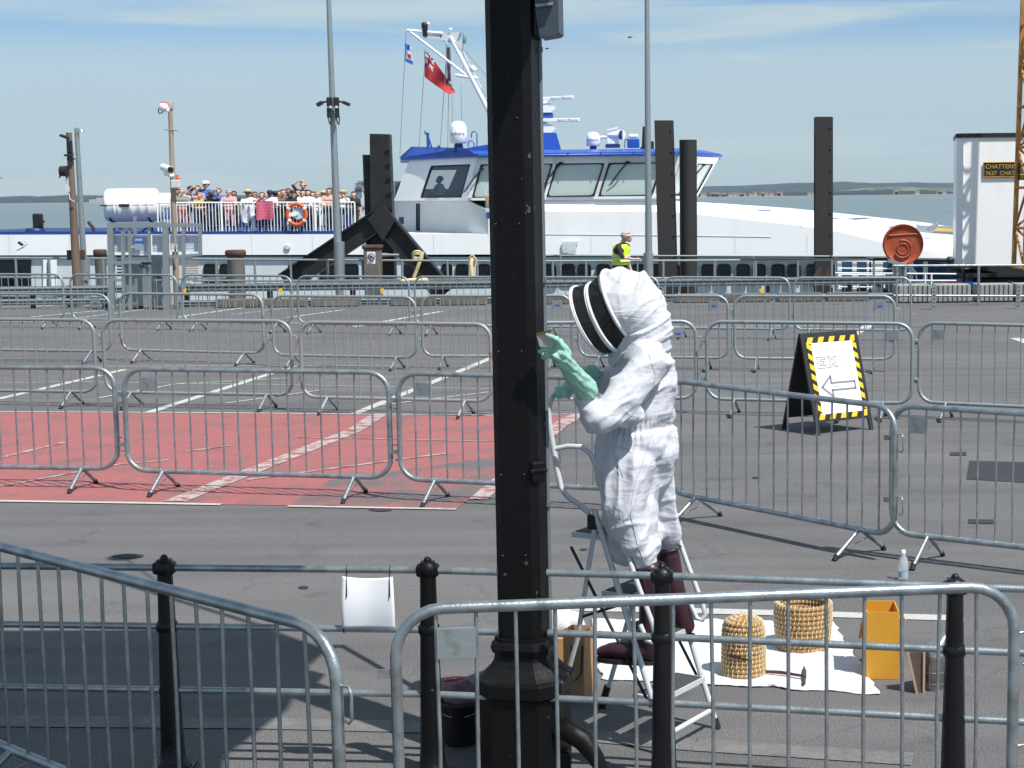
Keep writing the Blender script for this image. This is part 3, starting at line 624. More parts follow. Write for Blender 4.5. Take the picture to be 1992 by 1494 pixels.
# ---- amber box
c = G(1717, 1322); t = T('amber_box', 'tall open topped amber box standing at the right end of the cloth', 'box', c)
w, dd, h = .172, .25, .37
q = MB(); a = R(-3)
def bx(x, y, z): return c+V((x*math.cos(a)-y*math.sin(a), x*math.sin(a)+y*math.cos(a), z))
th = .006
for (x0, y0, x1, y1) in ((-w/2, 0, w/2, th), (-w/2, dd-th, w/2, dd), (-w/2, th, -w/2+th, dd-th), (w/2-th, th, w/2, dd-th)):
    q.loft([[bx(x0, y0, z), bx(x1, y0, z), bx(x1, y1, z), bx(x0, y1, z)] for z in (.002, h-.004)])
q.poly([bx(-w/2+th, th, .01), bx(w/2-th, th, .01), bx(w/2-th, dd-th, .01), bx(-w/2+th, dd-th, .01)]); q.build('walls', M_amber, t)
q = MB(); q.loft([[bx(-w/2-.03, .02, .30), bx(-w/2-.008, .0, .33), bx(-w/2-.004, .03, h-.01), bx(-w/2-.008, .05, h-.01)], [bx(-w/2-.036, .08, .2), bx(-w/2-.008, .12, .2), bx(-w/2-.003, .12, .3), bx(-w/2-.01, .14, .3)]]); q.build('side_flap', M_amber, t)
q = MB(); q.tube([bx(w/2+.002, .03, h-.02), bx(w/2+.02, .03, h-.03), bx(w/2+.035, .03, h-.055)], .006, 6); q.build('tag', M_amber, t)
# ---- bee smoker
c = G(1816, 1340); t = T('bee_smoker', 'tin bee smoker with brown wedge bellows beside the amber box', 'bee smoker', c)
q = MB(); q.lathe(c, [(.048, .0), (.048, .012), (.052, .014), (.052, .17), (.054, .172), (.054, .195), (.05, .197)], 28); q.build('can', M_tin, t)
q = MB(); d_ = V((.055, .02, 0)); secs = []
for r, z, k in ((.055, .196, 0), (.055, .208, 0), (.048, .228, .2), (.03, .262, .75), (.015, .292, 1.25), (.011, .302, 1.4)):
    secs.append([c+d_*k+V((r*math.cos(j*.2618), r*math.sin(j*.2618), z)) for j in range(24)])
q.loft(secs, smooth=True); q.build('spout', M_tin, t)
q = MB()
for ang in [k*.5236 for k in range(12)]:
    if math.sin(ang) < .5: q.tube([c+V((.060*math.cos(ang), .060*math.sin(ang), z)) for z in (.02, .15)], .0022, 5)
q.tube([c+V((.060*math.cos(k*.26), .060*math.sin(k*.26), .10)) for k in range(24)], .0022, 5, closed=True); q.tube([c+V((.060*math.cos(k*.26), .060*math.sin(k*.26), .04)) for k in range(24)], .0022, 5, closed=True)
q.tube([c+V((-.02, -.06, .19)), c+V((-.045, -.075, .225)), c+V((-.05, -.06, .24))], .003, 5); q.build('wire_guard', M_tin, t)
q = MB(); e = c+V((-.075, -.02, 0))
A_ = [e+V((-.07, .0, .215)), e+V((.005, .02, .215)), e+V((.012, -.045, .215)), e+V((-.068, -.05, .215))]
B_ = [e+V((-.028, .0, .01)), e+V((.005, .02, .01)), e+V((.012, -.045, .0)), e+V((-.02, -.05, .0))]
q.loft([B_, A_]); q.build('bellows', M_leather, t)
q = MB(); q.bar(A_[3]+V((-.004, -.004, 0)), B_[3]+V((-.004, -.004, 0)), .012, .012); q.bar(A_[2]+V((0, -.004, 0)), B_[2]+V((0, -.004, 0)), .012, .012); q.build('wooden_edge', mat('pale_ply', (.42, .30, .2), .7), t)
# ---- bottle
c = G(1757, 1128); t = T('water_bottle', 'clear plastic water bottle standing on the asphalt near the barrier foot', 'bottle', c)
q = MB(); q.lathe(c, [(.028, 0), (.032, .006), (.032, .05), (.030, .055), (.032, .06), (.032, .12), (.028, .145), (.014, .165), (.0125, .18)], 20); q.build('bottle_body', M_bottle, t)
q = MB(); q.lathe(c, [(.015, .18), (.015, .2), (.013, .202)], 16); q.build('cap', M_whitesun, t)
q = MB(); q.lathe(c, [(.0326, .02), (.0326, .06)], 20, cap=False); q.build('label_band', mat('bottle_label', (.35, .45, .55), .5), t)
# ------------------------------------------------------------------ EXIT board
d0 = 17.55
fl, fr = G(1590, 848), G(1700, 836); bl_ = G(1526, 833)
rt = (fr-fl); rt.z = 0; Lr = rt.length; rt.normalize(); back = V((-rt.y, rt.x, 0))
Hh = 1.07; spread = (bl_-fl).dot(back)
topl = (fl+bl_)*.5+V((0, 0, Hh)); topc = fl+back*spread*.45+rt*(.0)+V((0, 0, Hh))
t = T('exit_board', 'black A frame board with hazard striped edges and hand drawn EXIT arrow', 'sign', fl)
fn_up = (topc-fl).normalized(); fnrm = rt.cross(fn_up).normalized()
if fnrm.y > 0: fnrm = -fnrm
def F2(x, u, o=0): return fl+rt*x+fn_up*u+fnrm*o
LL = (topc-fl).length; th = .022
def panel(F_, name):
    q = MB()
    for (x0, x1, u0, u1) in ((0, .05, .0, LL), (Lr-.05, Lr, 0, LL), (.05, Lr-.05, .14, .20), (.05, Lr-.05, LL-.06, LL)):
        q.loft([[F_(x0, u0, 0), F_(x1, u0, 0), F_(x1, u0, -th), F_(x0, u0, -th)], [F_(x0, u1, 0), F_(x1, u1, 0), F_(x1, u1, -th), F_(x0, u1, -th)]])
    q.loft([[F_(.05, .20, -.006), F_(Lr-.05, .20, -.006), F_(Lr-.05, .20, -.014), F_(.05, .20, -.014)], [F_(.05, LL-.06, -.006), F_(Lr-.05, LL-.06, -.006), F_(Lr-.05, LL-.06, -.014), F_(.05, LL-.06, -.014)]])
    return q.build(name, M_board, t)
panel(F2, 'front_panel')
bfoot = fl+back*spread*.95; b_up = (topc+back*.03-bfoot).normalized(); bn = rt.cross(b_up).normalized()
if bn.y < 0: bn = -bn
def F3(x, u, o=0): return bfoot+rt*x+b_up*u+bn*o
panel(F3, 'back_panel')
# hazard tape: black ground strip with yellow slanted blocks
x0, x1, u0, u1, tw = .055, Lr-.045, .165, LL-.05, .070
q = MB(); q.m0 = 0
for (a, b, c_, d_) in ((x0, x1, u0, u0+tw), (x0, x1, u1-tw, u1), (x0, x0+tw, u0+tw, u1-tw), (x1-tw, x1, u0+tw, u1-tw)):
    q.quad(F2(a, c_, .003), F2(b, c_, .003), F2(b, d_, .003), F2(a, d_, .003))
q.cur = 1
n = 5; st = (x1-x0)/(n-.4)
for k in range(n):
    a = x0+k*st
    for (c_, d_) in ((u0, u0+tw), (u1-tw, u1)):
        e = min(a+st*.5, x1); q.quad(F2(a, c_, .005), F2(e, c_, .005), F2(min(e+.035, x1), d_, .005), F2(min(a+.035, x1), d_, .005))
n = 7; st = (u1-u0-2*tw)/(n-.2)
for k in range(n):
    a = u0+tw+k*st
    for (c_, d_) in ((x0, x0+tw), (x1-tw, x1)):
        q.quad(F2(c_, a+.045, .0045), F2(d_, a, .0045), F2(d_, min(a+st*.55, u1-tw*.2), .0045), F2(c_, min(a+st*.55+.045, u1), .0045))
q.build('hazard_tape', [M_blk, M_yel], t)
px0, px1, pu0, pu1 = x0+tw*.85, x1-tw*.8, u0+tw*.8, u1-tw*.9
q = MB(); q.quad(F2(px0, pu0, .007), F2(px1, pu0, .007), F2(px1, pu1, .007), F2(px0, pu1, .007)); pp = q.build('poster', M_paper, t)
pw, ph = px1-px0, pu1-pu0
def pl(pts, w, m, close=True, nm='lettering'):
    q = MB(); P3 = [F2(px0+x*pw, pu0+y*ph, .0088) for x, y in pts]; n_ = len(P3)
    for i in range(n_ if close else n_-1):
        a, b = P3[i], P3[(i+1) % n_]; d_ = (b-a).normalized(); s_ = fnrm.cross(d_)*w/2; q.quad(a-s_-d_*w/2, b-s_+d_*w/2, b+s_+d_*w/2, a+s_-d_*w/2)
    return q.build(nm, m, pp)
def tr(pts, x, y, s, sy): return [(x+a*s, y+b*sy) for a, b in pts]
Eo = [(0, 0), (1, 0), (1, .24), (.35, .24), (.35, .40), (.8, .40), (.8, .62), (.35, .62), (.35, .78), (1, .78), (1, 1), (0, 1)]
Xo = [(0, 0), (.28, 0), (.5, .33), (.72, 0), (1, 0), (.68, .5), (1, 1), (.72, 1), (.5, .68), (.28, 1), (0, 1), (.32, .5)]
Io = [(0, 0), (1, 0), (1, 1), (0, 1)]
To = [(.38, 0), (.62, 0), (.62, .8), (1, .8), (1, 1), (0, 1), (0, .8), (.38, .8)]
pl(tr(Eo, .08, .64, .19, .155), .008, M_graph); pl(tr(Xo, .33, .645, .22, .15), .008, M_graph)
pl(tr(Io, .64, .65, .08, .15), .006, M_graphl); pl(tr(To, .77, .65, .17, .15), .006, M_graphl)
Ar = [(.10, .375), (.33, .52), (.33, .425), (.90, .425), (.90, .325), (.33, .325), (.33, .235)]
pl(Ar, .022, M_graph, nm='arrow'); Ar2 = [(.05, .375), (.36, .575), (.36, .46), (.95, .46), (.95, .29), (.36, .29), (.36, .18)]; pl(Ar2, .002, M_graphl, nm='arrow')
pl([(.42, .375), (.50, .375)], .008, M_graph, False, 'arrow')
# ------------------------------------------------------------------ quayside strip: guard rail, fences, poles, piles, cage
YG = 39.6
def sc(d): return F/d
# W-beam guard rail
def wbeam(mb, x0, x1, y, z, h=.31):
    pr = [(0, 0), (.0, .035), (-.06, .075), (-.06, .105), (0, .155), (-.06, .205), (-.06, .235), (0, .275), (0, .31)]
    k = h/.31; secs = []
    for x in (x0, x1): secs.append([V((x, y+a, z+b*k)) for a, b in pr]+[V((x, y+a+.006, z+b*k)) for a, b in pr[::-1]])
    mb.loft(secs)
t = T('guard_rail', 'long galvanised double guard rail along the quay edge', 'guard rail', (P(900, 560, YG).x, YG, 0))
xa, xb = P(345, 560, YG).x, P(1745, 560, YG).x
q = MB(); wbeam(q, xa, xb, YG, .36, .2); q.build('upper_beam', M_galv, t)
q = MB(); wbeam(q, xa, xb, YG, .02, .14); q.build('lower_beam', M_galvd, t)
x = xa+.2
while x < xb:
    q = MB(); q.box((x, YG+.1, .28), (.12, .1, .56)); q.build('post', M_rust, t); x += 2.0
q = MB(); wbeam(q, P(-200, 560, YG).x, P(290, 560, YG).x, YG, .36, .18); wbeam(q, P(-200, 560, YG).x, P(290, 560, YG).x, YG, .08, .16)
o = q.build('beam', M_galvd); t = T('guard_rail', 'shorter guard rail at the far left below the timber pole', 'guard rail', (P(0, 560, YG).x, YG, 0)); attach(o, t)
for k in range(7): q = MB(); q.box((P(-150+k*70, 560, YG).x, YG+.1, .26), (.1, .1, .5)); q.build('post', M_rust, t)
for i, pxx in enumerate((358, 545, 742, 1290, 1480)):
    q = MB(); q.slab([P(pxx-4, 563, YG-.12), P(pxx+4, 560, YG-.12), P(pxx+4, 571, YG-.12), P(pxx, 571, YG-.12)], (0, .02, 0)); tag(q.build('reflector', M_yel), 'small yellow reflector on the guard rail, '+('beside the poster cage', 'left of the lighting column with floodlights', 'below the signed bollard', 'below the square steel pile', 'left of the lone tall pile')[i], 'reflector', 'reflectors on the guard rail')
# timber kerb sleepers on quay edge, with steel feet
random.seed(2)
for i, (a, b) in enumerate(((420, 505), (505, 600), (605, 700), (760, 850), (855, 950), (1040, 1110), (1150, 1240), (1310, 1400), (1405, 1500), (1510, 1600), (1605, 1690))):
    xa_, xb_ = P(a, 590, 39.2).x, P(b, 590, 39.2).x
    q = MB(); q.box(((xa_+xb_)/2, 39.15, .11), (xb_-xa_-.06, .28, .2), Matrix.Rotation(R(random.uniform(-1.2, 1.2)), 3, 'Z'), .015)
    tag(q.build('timber_sleeper', M_woodh), 'weathered timber sleeper on the quay edge, '+('leftmost of the row', 'second from the left', 'under the left strut', 'under the signed bollard', 'just left of the black pillar', 'just right of the black pillar', 'behind the white hood', 'below the square steel pile', 'below and right of the round pile', 'left of the lone tall pile', 'right of the lone tall pile')[i], 'sleeper', 'timber sleepers along the quay edge')
mb = MB(); mb.quad((-90, QY+.36, -.3), (P(1745, 560, 44).x, QY+.36, -.3), (P(1745, 560, 44).x, 44.5, -.3), (-90, 44.5, -.3)); mb.slab([(-90, QY+.36, -.31), (-90, 44.5, -.31), (-90, 44.5, -.7), (-90, QY+.36, -.7)], (88, 0, 0))
mb.v = [(x_, y_, z_) for x_, y_, z_ in mb.v]; tag(mb.build('pontoon_deck', M_wood), 'timber walkway deck beyond the quay edge', kind='structure')
# bleached coping strip seen behind guard rail
q = MB(); q.box(((P(570, 550, 41.5).x+P(960, 550, 41.5).x)/2, 41.5, .42), (P(960, 550, 41.5).x-P(560, 550, 41.5).x, .4, .2), bev=.02); tag(q.build('fender_beam', M_wood), 'pale timber fender beam with rope on it, left of the pillar', 'fender beam')
def fence_run(label, pxs, pyt, pyb, d, mids, r=.028, postpx=(), m=None, name='quay_railing'):
    m = m or M_galvd; a, b = pxs; t = T(name, label, 'railing', P((a+b)/2, pyb, d))
    for yy in (pyt,)+tuple(mids):
        q = MB(); q.tube([P(a, yy[0], d), P(b, yy[1], d)], r, 8); q.build('rail', m, t)
    for pxp in postpx:
        k = (pxp-a)/(b-a); q = MB(); yt = pyt[0]+(pyt[1]-pyt[0])*k; p0 = P(pxp, yt, d); q.tube([p0, V((p0.x, p0.y, P(pxp, pyb, d).z))], r*1.15, 8); q.build('post', m, t)
    return t
fence_run('grey three rail quay railing left of the black pillar', (375, 975), (504, 508), 556, 43, ((546, 546),), postpx=(420, 495, 565, 637, 705, 782, 870, 928, 965))
fence_run('grey quay railing between the black pillar and the orange disc', (1055, 1745), (508, 505), 560, 43, ((541, 541),), postpx=(1075, 1140, 1210, 1290, 1390, 1470, 1552, 1618, 1700, 1742))
fence_run('upper grey walkway railing behind the worker', (1055, 1745), (497, 499), 556, 45.5, (), r=.022, postpx=(1090, 1240, 1466, 1625))
fence_run('grey quay railing at the far left under the ferry hull', (-120, 212), (501, 503), 590, 42, ((538, 541), (575, 578)), postpx=(-60, 30, 95, 168, 200))
fence_run('tall railing in front of the crane platform at right', (1738, 2200), (517, 515), 632, 37, ((575, 577),), r=.027, postpx=(1745, 1904, 2050), m=M_galv)
fence_run('pale low walkway rail in front of the pontoon cabins', (1625, 1860), (531, 533), 560, 44, ((545, 546),), r=.02, postpx=(1632, 1668, 1720, 1800, 1812), m=M_whitesun)
# perforated steel posts + concrete blocks at right
for i, pxp in enumerate((1816, 1980)):
    b0 = P(pxp, 624, 35.9); q = MB(); q.box((b0.x, b0.y, .27), (.09, .06, .54)); q.cur = 1
    for k in range(6): q.box((b0.x, b0.y-.031, .07+k*.08), (.03, .004, .03))
    o = q.build('steel_post', [M_galvd, M_blk]); tag(o, ('perforated steel post left of the crane cabin railing post', 'perforated steel post at the right edge by the concrete blocks')[i], 'post')
for i, (a, b) in enumerate(((1745, 1812), (1822, 1890), (1903, 1972), (1978, 2050))):
    xa_, xb_ = P(a, 600, 38).x, P(b, 600, 38).x; q = MB(); q.box(((xa_+xb_)/2, 38.4, .22), (xb_-xa_, .6, .40), bev=.02)
    n = int((xb_-xa_)/.11); q.cur = 1
    for k in range(n): q.box((xa_+.06+k*.11, 38.09, .22), (.012, .012, .38))
    tag(q.build('concrete_block', [M_conc, M_blk]), 'ribbed concrete block under the crane platform, '+('leftmost, below the orange disc', 'between the disc and the rail post', 'just right of the rail post', 'cut by the right edge of the photo')[i], 'block', 'concrete blocks under the crane')
# ---- poles
def pole(name, label, cat, pxt, pyt, pxb, d, r0, r1, m, zb=0.0, nn=12, part='pole'):
    top = P(pxt, pyt, d); base = V((P(pxb, 540, d).x, d, zb)); t = T(name, label, cat, base)
    q = MB(); q.tube([base, base.lerp(top, .35), top], [r0, r0*.7+r1*.3, r1], nn); return t, q.build(part, m, t), top, base
d = 40.2
t, pl_, tp, bs = pole('timber_pole', 'leaning brown timber pole with floodlights at the far left', 'pole', 134, 258, 150, d, .115, .07, M_brownp)
q = MB(); q.bar(P(118, 263, d-.1), P(134, 269, d-.1), .2, .06, bev=.01); q.build('floodlight', M_blackplas, t)
q = MB(); q.bar(P(127, 302, d-.1), P(140, 303, d-.1), .22, .05, bev=.01); q.box(P(138, 309, d-.1), (.16, .14, .04)); q.build('floodlight', M_blackplas, t)
q = MB(); q.box(P(136, 285, d-.12), (.11, .1, .3), bev=.02); q.tube([P(138, 290, d-.15), P(143, 300, d-.15), P(139, 312, d-.15)], .012, 6); q.build('junction_box', M_blackplas, t)
q = MB(); q.tube([P(117, 333, d-.2), P(131, 333, d-.2)], [.12, .13], 16); q.tube([P(116, 346, d-.2), P(117, 336, d-.2), P(130, 336, d-.2), P(130, 346, d-.2)], .02, 6); q.build('horn_lamp', M_blackplas, t)
q = MB(); q.box(P(131, 355, d-.12), (.05, .06, .3)); q.box(P(132, 368, d-.12), (.07, .08, .14)); q.build('meter_box', M_greyw, t)
q = MB(); q.tube([P(134, 376, d-.12), P(136, 388, d-.18), P(145, 393, d-.16)], .02, 6); q.build('conduit', M_galvd, t)
q = MB(); c = P(148, 496, d+.2); q.box((c.x, c.y, c.z), (.42, .1, .24)); q.build('crossplate', M_rust, t)
t, pl_, tp, bs = pole('lamp_post', 'slim grey lamp post with a small hooded lamp beside the timber pole', 'lamp post', 149, 250, 165, 41, .085, .055, M_galvd, zb=-.5)
q = MB(); q.tube([P(148, 251, 41), P(150, 249, 41), P(156, 252, 41)], .03, 8); q.lathe(P(158, 254, 41), [(.02, .06), (.06, .03), (.09, -.03)], 14); q.build('lamp_head', M_galvd, t)
q = MB(); q.tube([P(165, 500, 41), P(166, 545, 41)], .12, 12); q.build('pole_sleeve', M_galvd, t)
t, pl_, tp, bs = pole('camera_pole', 'tan pole with white security cameras above the passengers', 'camera pole', 331, 205, 342, 40, .08, .055, M_tan)
q = MB(); q.lathe(P(331, 206, 40), [(.08, -.08), (.085, .06), (.05, .09)], 12); q.build('cap', M_tan, t)
q = MB(); q.tube([P(320, 252, 39.95), P(346, 254, 39.95)], .015, 6); q.build('crossbar', M_tan, t)
q = MB(); q.ball(P(318, 208, 39.8), .11, 14, (1, 1, 1.1)); q.box(P(323, 213, 39.85), (.14, .14, .12), bev=.02); q.build('camera', M_whitesun, t)
q = MB(); q.ball(P(318, 200, 39.8), .07, 10, (1.2, 1, .5)); q.build('red_beacon', M_red, t)
q = MB(); q.tube([P(313, 205, 39.8), P(308, 214, 39.8), P(309, 221, 39.8), P(314, 220, 39.8), P(319, 215, 39.8)], .014, 6); q.build('cable', M_blackplas, t)
q = MB(); q.tube([P(317, 325, 39.9), P(331, 330, 39.6)], [.085, .085], 14); q.box(P(325, 338, 39.8), (.14, .12, .1), bev=.02); q.tube([P(323, 337, 39.8), P(330, 343, 39.8), P(338, 340, 39.9)], .03, 8); q.build('camera', M_whitesun, t)
q = MB(); q.tube([P(331.3, 330.1, 39.59), P(332.2, 330.4, 39.56)], .07, 14); q.build('lens', M_blk, t)
q = MB(); q.box(P(342, 358, 39.85), (.22, .12, .2), bev=.02); q.build('junction_box', M_greyw, t)
q = MB(); q.tube([P(335, 500, 39.8), P(340, 486, 39.8), P(341, 480, 39.8), P(342, 486, 39.8), P(347, 500, 39.8)], .02, 6); q.build('clamp', M_rust, t)
t, pl_, tp, bs = pole('lighting_column', 'tall grey lighting column with a cluster of black floodlights', 'lighting column', 637, -60, 660, 42.5, .11, .055, M_galvd, zb=-.5)
q = MB(); q.tube([P(660, 470, 42.5), P(660.5, 560, 42.5)], .135, 14); q.build('column_base', M_galvd, t)
for nm, pts_ in (('a', [(617, 205), (627, 199)]), ('b', [(668, 199), (680, 204)])):
    q = MB(); q.bar(P(*pts_[0], 42.3), P(*pts_[1], 42.3), .22, .085, bev=.01)
    x_ = 627 if nm == 'a' else 668; q.tube([P(x_, 199, 42.3), P(639 if nm == 'a' else 658, 197, 42.3)], .025, 6); q.build('floodlight', M_blackplas, t)
for x_, yt, yb_ in ((641, 190, 207), (654, 190, 207)):
    q = MB(); q.box(P(x_, (yt+yb_)/2, 42.25), (.14, .12, .24), bev=.02); q.build('control_box', M_blackplas, t)
for x_ in (640, 656):
    q = MB(); q.box(P(x_, 219, 42.25), (.1, .1, .26), bev=.015); q.tube([P(x_-2, 228, 42.2), P(x_+1, 240, 42.2), P(x_+3, 243, 42.2), P(x_+4, 236, 42.2), P(x_+4, 226, 42.2)], .016, 6); q.build('loudspeaker', M_blackplas, t)
for x_ in (643, 654.5):
    q = MB(); q.box(P(x_, 208, 42.17), (.05, .02, .05)); q.build('white_lamp', M_whitesun, t)
q = MB(); q.tube([P(646, 267, 42.5), P(655, 267, 42.5)], .03, 8); q.build('band', M_galvd, t)
t, pl_, tp, bs = pole('lighting_column', 'tall plain grey lighting column right of the pillar behind the worker', 'lighting column', 1258, -60, 1262, 43, .10, .055, M_galvd, zb=-.5)
q = MB(); q.tube([P(1261, 492, 43), P(1262, 560, 43)], .13, 14); q.build('column_base', M_galvd, t)
# ---- piles
def hpile(name, label, pxl, pxr, pyt, pyb, d, web=.28, lean=0, m=None, studs=True):
    m = m or M_pile; t = T(name, label, 'pile', P((pxl+pxr)/2, pyb, d), 'steel piles by the berth')
    tl, tr_ = P(pxl, pyt, d), P(pxr, pyt, d); bl2, br2 = P(pxl+lean, pyb, d), P(pxr+lean, pyb, d)
    q = MB(); w = web
    q.loft([[bl2, br2, br2+V((0, .03, 0)), bl2+V((0, .03, 0))], [tl, tr_, tr_+V((0, .03, 0)), tl+V((0, .03, 0))]])
    cb, ct = (bl2+br2)/2, (tl+tr_)/2
    q.loft([[cb+V((-.02, .03, 0)), cb+V((.02, .03, 0)), cb+V((.02, w, 0)), cb+V((-.02, w, 0))], [ct+V((-.02, .03, 0)), ct+V((.02, .03, 0)), ct+V((.02, w, 0)), ct+V((-.02, w, 0))]])
    o_ = V((0, w, 0)); q.loft([[bl2+o_, br2+o_, br2+V((0, w+.03, 0)), bl2+V((0, w+.03, 0))], [tl+o_, tr_+o_, tr_+V((0, w+.03, 0)), tl+V((0, w+.03, 0))]])
    q.build('h_section', m, t)
    if studs:
        q = MB(); rr_ = br2-V((.02, 0, 0)); 
        q.loft([[br2+V((0, .0, 0)), br2+V((.05, .12, 0)), br2+V((.05, .3, 0)), br2+V((0, .3, 0))], [tr_+V((0, 0, 0)), tr_+V((.05, .12, 0)), tr_+V((.05, .3, 0)), tr_+V((0, .3, 0))]])
        for k in range(9): q.ball(br2.lerp(tr_, (k+.5)/9)+V((-.03, -.01, 0)), .028, 8)
        q.build('side_plate', M_steelblk, t)
    return t
hpile('steel_pile', 'dark steel pile standing left of the round pile, right of the wheelhouse', 1273, 1307, 234, 600, 46, .35, 10)
t = T('round_pile', 'round tarred tubular pile just right of the square steel pile', 'pile', P(1340, 560, 46.5), 'steel piles by the berth')
q = MB(); q.tube([P(1340, 600, 46.5), P(1338.5, 272, 46.5)], .245, 20); q.build('shaft', M_pile, t)
hpile('steel_pile', 'lone tall dark steel pile in front of the ferry bow', 1586, 1618, 227, 600, 45.5, .35, 0)
# big A-frame dolphin
D_ = 43.6
t = T('mooring_dolphin', 'black steel dolphin pile braced by two slanting struts', 'dolphin', P(742, 540, D_))
q = MB()
def beamq(a, b, w, h_, d, q, up=(0, 0, 1)): q.bar(P(*a, d), P(*b, d), w, h_, up)
tl, tr_, br, bl2 = P(719, 260, D_+.3), P(757, 261, D_+.3), P(768, 545, D_+.3), P(722, 545, D_+.3)
q.slab([tl, tr_, br, bl2], (0, .45, 0)); q.build('front_pile', M_steelblk, t)
q = MB(); q.slab([P(705, 301, D_+.5), P(720, 301, D_+.5), P(722, 545, D_+.5), P(715, 545, D_+.5)], (0, .45, 0)); q.build('rear_pile', M_steelblk, t)
for py in (290, 318, 346, 374, 405, 440, 470, 500):
    q = MB(); q.bar(P(750+(py-290)*.04, py, D_+.26), P(759+(py-290)*.04, py, D_+.26), .04, .04); q.build('rung', M_steelblk, t)
    if py > 300: q = MB(); q.bar(P(707, py, D_+.46), P(719, py, D_+.46), .04, .05); q.build('rung', M_steelblk, t)
for a, b, tk in (((742, 398), (540, 534), 1), ((744, 398), (880, 560), -1)):
    A0, B0 = P(*a, D_), P(*b, D_); dv = (B0-A0).normalized(); nz_ = V((dv.z, 0, -dv.x)); nz_ = nz_ if nz_.z > 0 else -nz_
    q = MB(); w_ = .42; h_ = .52   # H beam on its side
    for o_ in (0, -1):
        off = nz_*(o_*h_); q.loft([[A0+off+V((0, 0, 0)), A0+off+V((0, w_, 0)), A0+off+nz_*-.04+V((0, w_, 0)), A0+off+nz_*-.04], [B0+off, B0+off+V((0, w_, 0)), B0+off+nz_*-.04+V((0, w_, 0)), B0+off+nz_*-.04]])
    off = nz_*-.04; o2 = nz_*-h_; q.loft([[A0+off+V((0, .16, 0)), A0+off+V((0, .2, 0)), A0+o2+V((0, .2, 0)), A0+o2+V((0, .16, 0))], [B0+off+V((0, .16, 0)), B0+off+V((0, .2, 0)), B0+o2+V((0, .2, 0)), B0+o2+V((0, .16, 0))]])
    q.build('strut', M_steelblk, t)
q = MB(); q.slab([P(744, 396, D_-.02), P(715, 425, D_-.02), P(745, 470, D_-.02), P(768, 430, D_-.02)], (0, .03, 0)); q.build('gusset_plate', M_steelblk, t)
# ropes
def rope(label, pts, d, r=.04):
    q = MB(); q.tube([P(x, y, d) for x, y in pts], r, 7); return tag(q.build('rope', M_rope), label, 'rope')
q = MB(); 
for k in range(3): q.tube([P(812+10*math.cos(a*.7), 495+7*math.sin(a*.7)+k*3, D_-.1+.1*math.sin(a*.7)) for a in range(9)], .028, 6)
tag(q.build('rope', M_rope), 'straw coloured rope turns wound round the right steel strut', 'rope'); q = MB(); q.tube([P(822, 490, D_-.2), P(818, 505, D_-.25), P(812, 522, D_-.2), P(805, 540, D_-.2)], .05, 7); tag(q.build('rope', M_rope), 'single straw coloured rope hanging down from the right steel strut', 'rope'); q = MB(); q.tube([P(780, 547, 41.2), P(800, 545, 41.2), P(830, 544, 41.1), P(834, 549, 41.2), P(790, 551, 41.2)], .05, 7)
tag(q.build('rope', M_rope), 'straw coloured rope heaped on the fender beam below the right strut', 'rope')
q = MB(); q.tube([P(919, 497, 42.9), P(916, 512, 42.8), P(918, 535, 42.8), P(921, 556, 42.8)], .055, 7); q.tube([P(912, 503, 42.9), P(919, 495, 42.8), P(926, 505, 42.9), P(924, 520, 42.9)], .025, 6); tag(q.build('rope', M_rope), 'straw coloured rope tied to the railing just left of the pillar', 'rope')
# bollards
def bollard(label, pxl, pxr, pyt, pyb, d, m, topm, rnd=True):
    a, b = P(pxl, pyb, d), P(pxr, pyb, d); r = (b.x-a.x)/2; c = (a+b)/2; h_ = P(pxl, pyt, d).z-a.z; t = T('bollard', label, 'bollard', c)
    q = MB()
    if rnd: q.lathe(c, [(r*.86, -.6), (r*.86, h_*.8), (r*.9, h_*.84)], 18); q.build('shaft', m, t); q = MB(); q.lathe(c, [(r*.85, h_*.8), (r*1.02, h_*.83), (r*1.04, h_*.95), (r*.9, h_)], 18); q.build('cap', topm, t)
    else: q.box(c+V((0, 0, h_*.45-.3)), (r*1.8, r*1.8, h_*.9+.6), bev=.03); q.build('shaft', m, t); q = MB(); q.box(c+V((0, 0, h_*.95)), (r*2.1, r*2.1, h_*.12), bev=.03); q.build('cap', topm, t)
    return t
bollard('timber bollard with a rusty round iron cap left of the struts', 441, 480, 486, 552, 44, M_wood, M_rust)
t = bollard('square timber bollard with rusty cap and a pedestrian prohibition sign', 709, 744, 477, 540, 42.8, M_wood, M_rust, False)
q = MB(); q.slab([P(714, 490, 42.2), P(730, 490, 42.2), P(730, 513, 42.2), P(714, 513, 42.2)], (0, .02, 0)); sg = q.build('warning_sign', M_paper, t)
q = MB(); c = P(722, 500, 42.17); q.tube([c+V((.085*math.cos(a*.393), 0, .085*math.sin(a*.393))) for a in range(16)], .011, 6, closed=True); q.tube([c+V((-.06, 0, .06)), c+V((.06, 0, -.06))], .010, 6); q.tube([c+V((0, 0, .05)), c+V((0, 0, 0)), c+V((-.03, 0, -.05))], .012, 6); q.tube([c+V((0, 0, 0)), c+V((.03, 0, -.05))], .01, 6); q.build('symbol', M_blk, sg)
q = MB(); q.tube([P(743, 496, 42.6), P(755, 496, 42.6)], .05, 8); q.tube([P(755, 496, 42.6), P(776, 496, 42.6)], .035, 8); q.build('hose_fitting', M_galvd, t)
bollard('low timber bollard with a rusty cap behind the timber pole', 185, 210, 485, 552, 46, M_wood, M_rust)
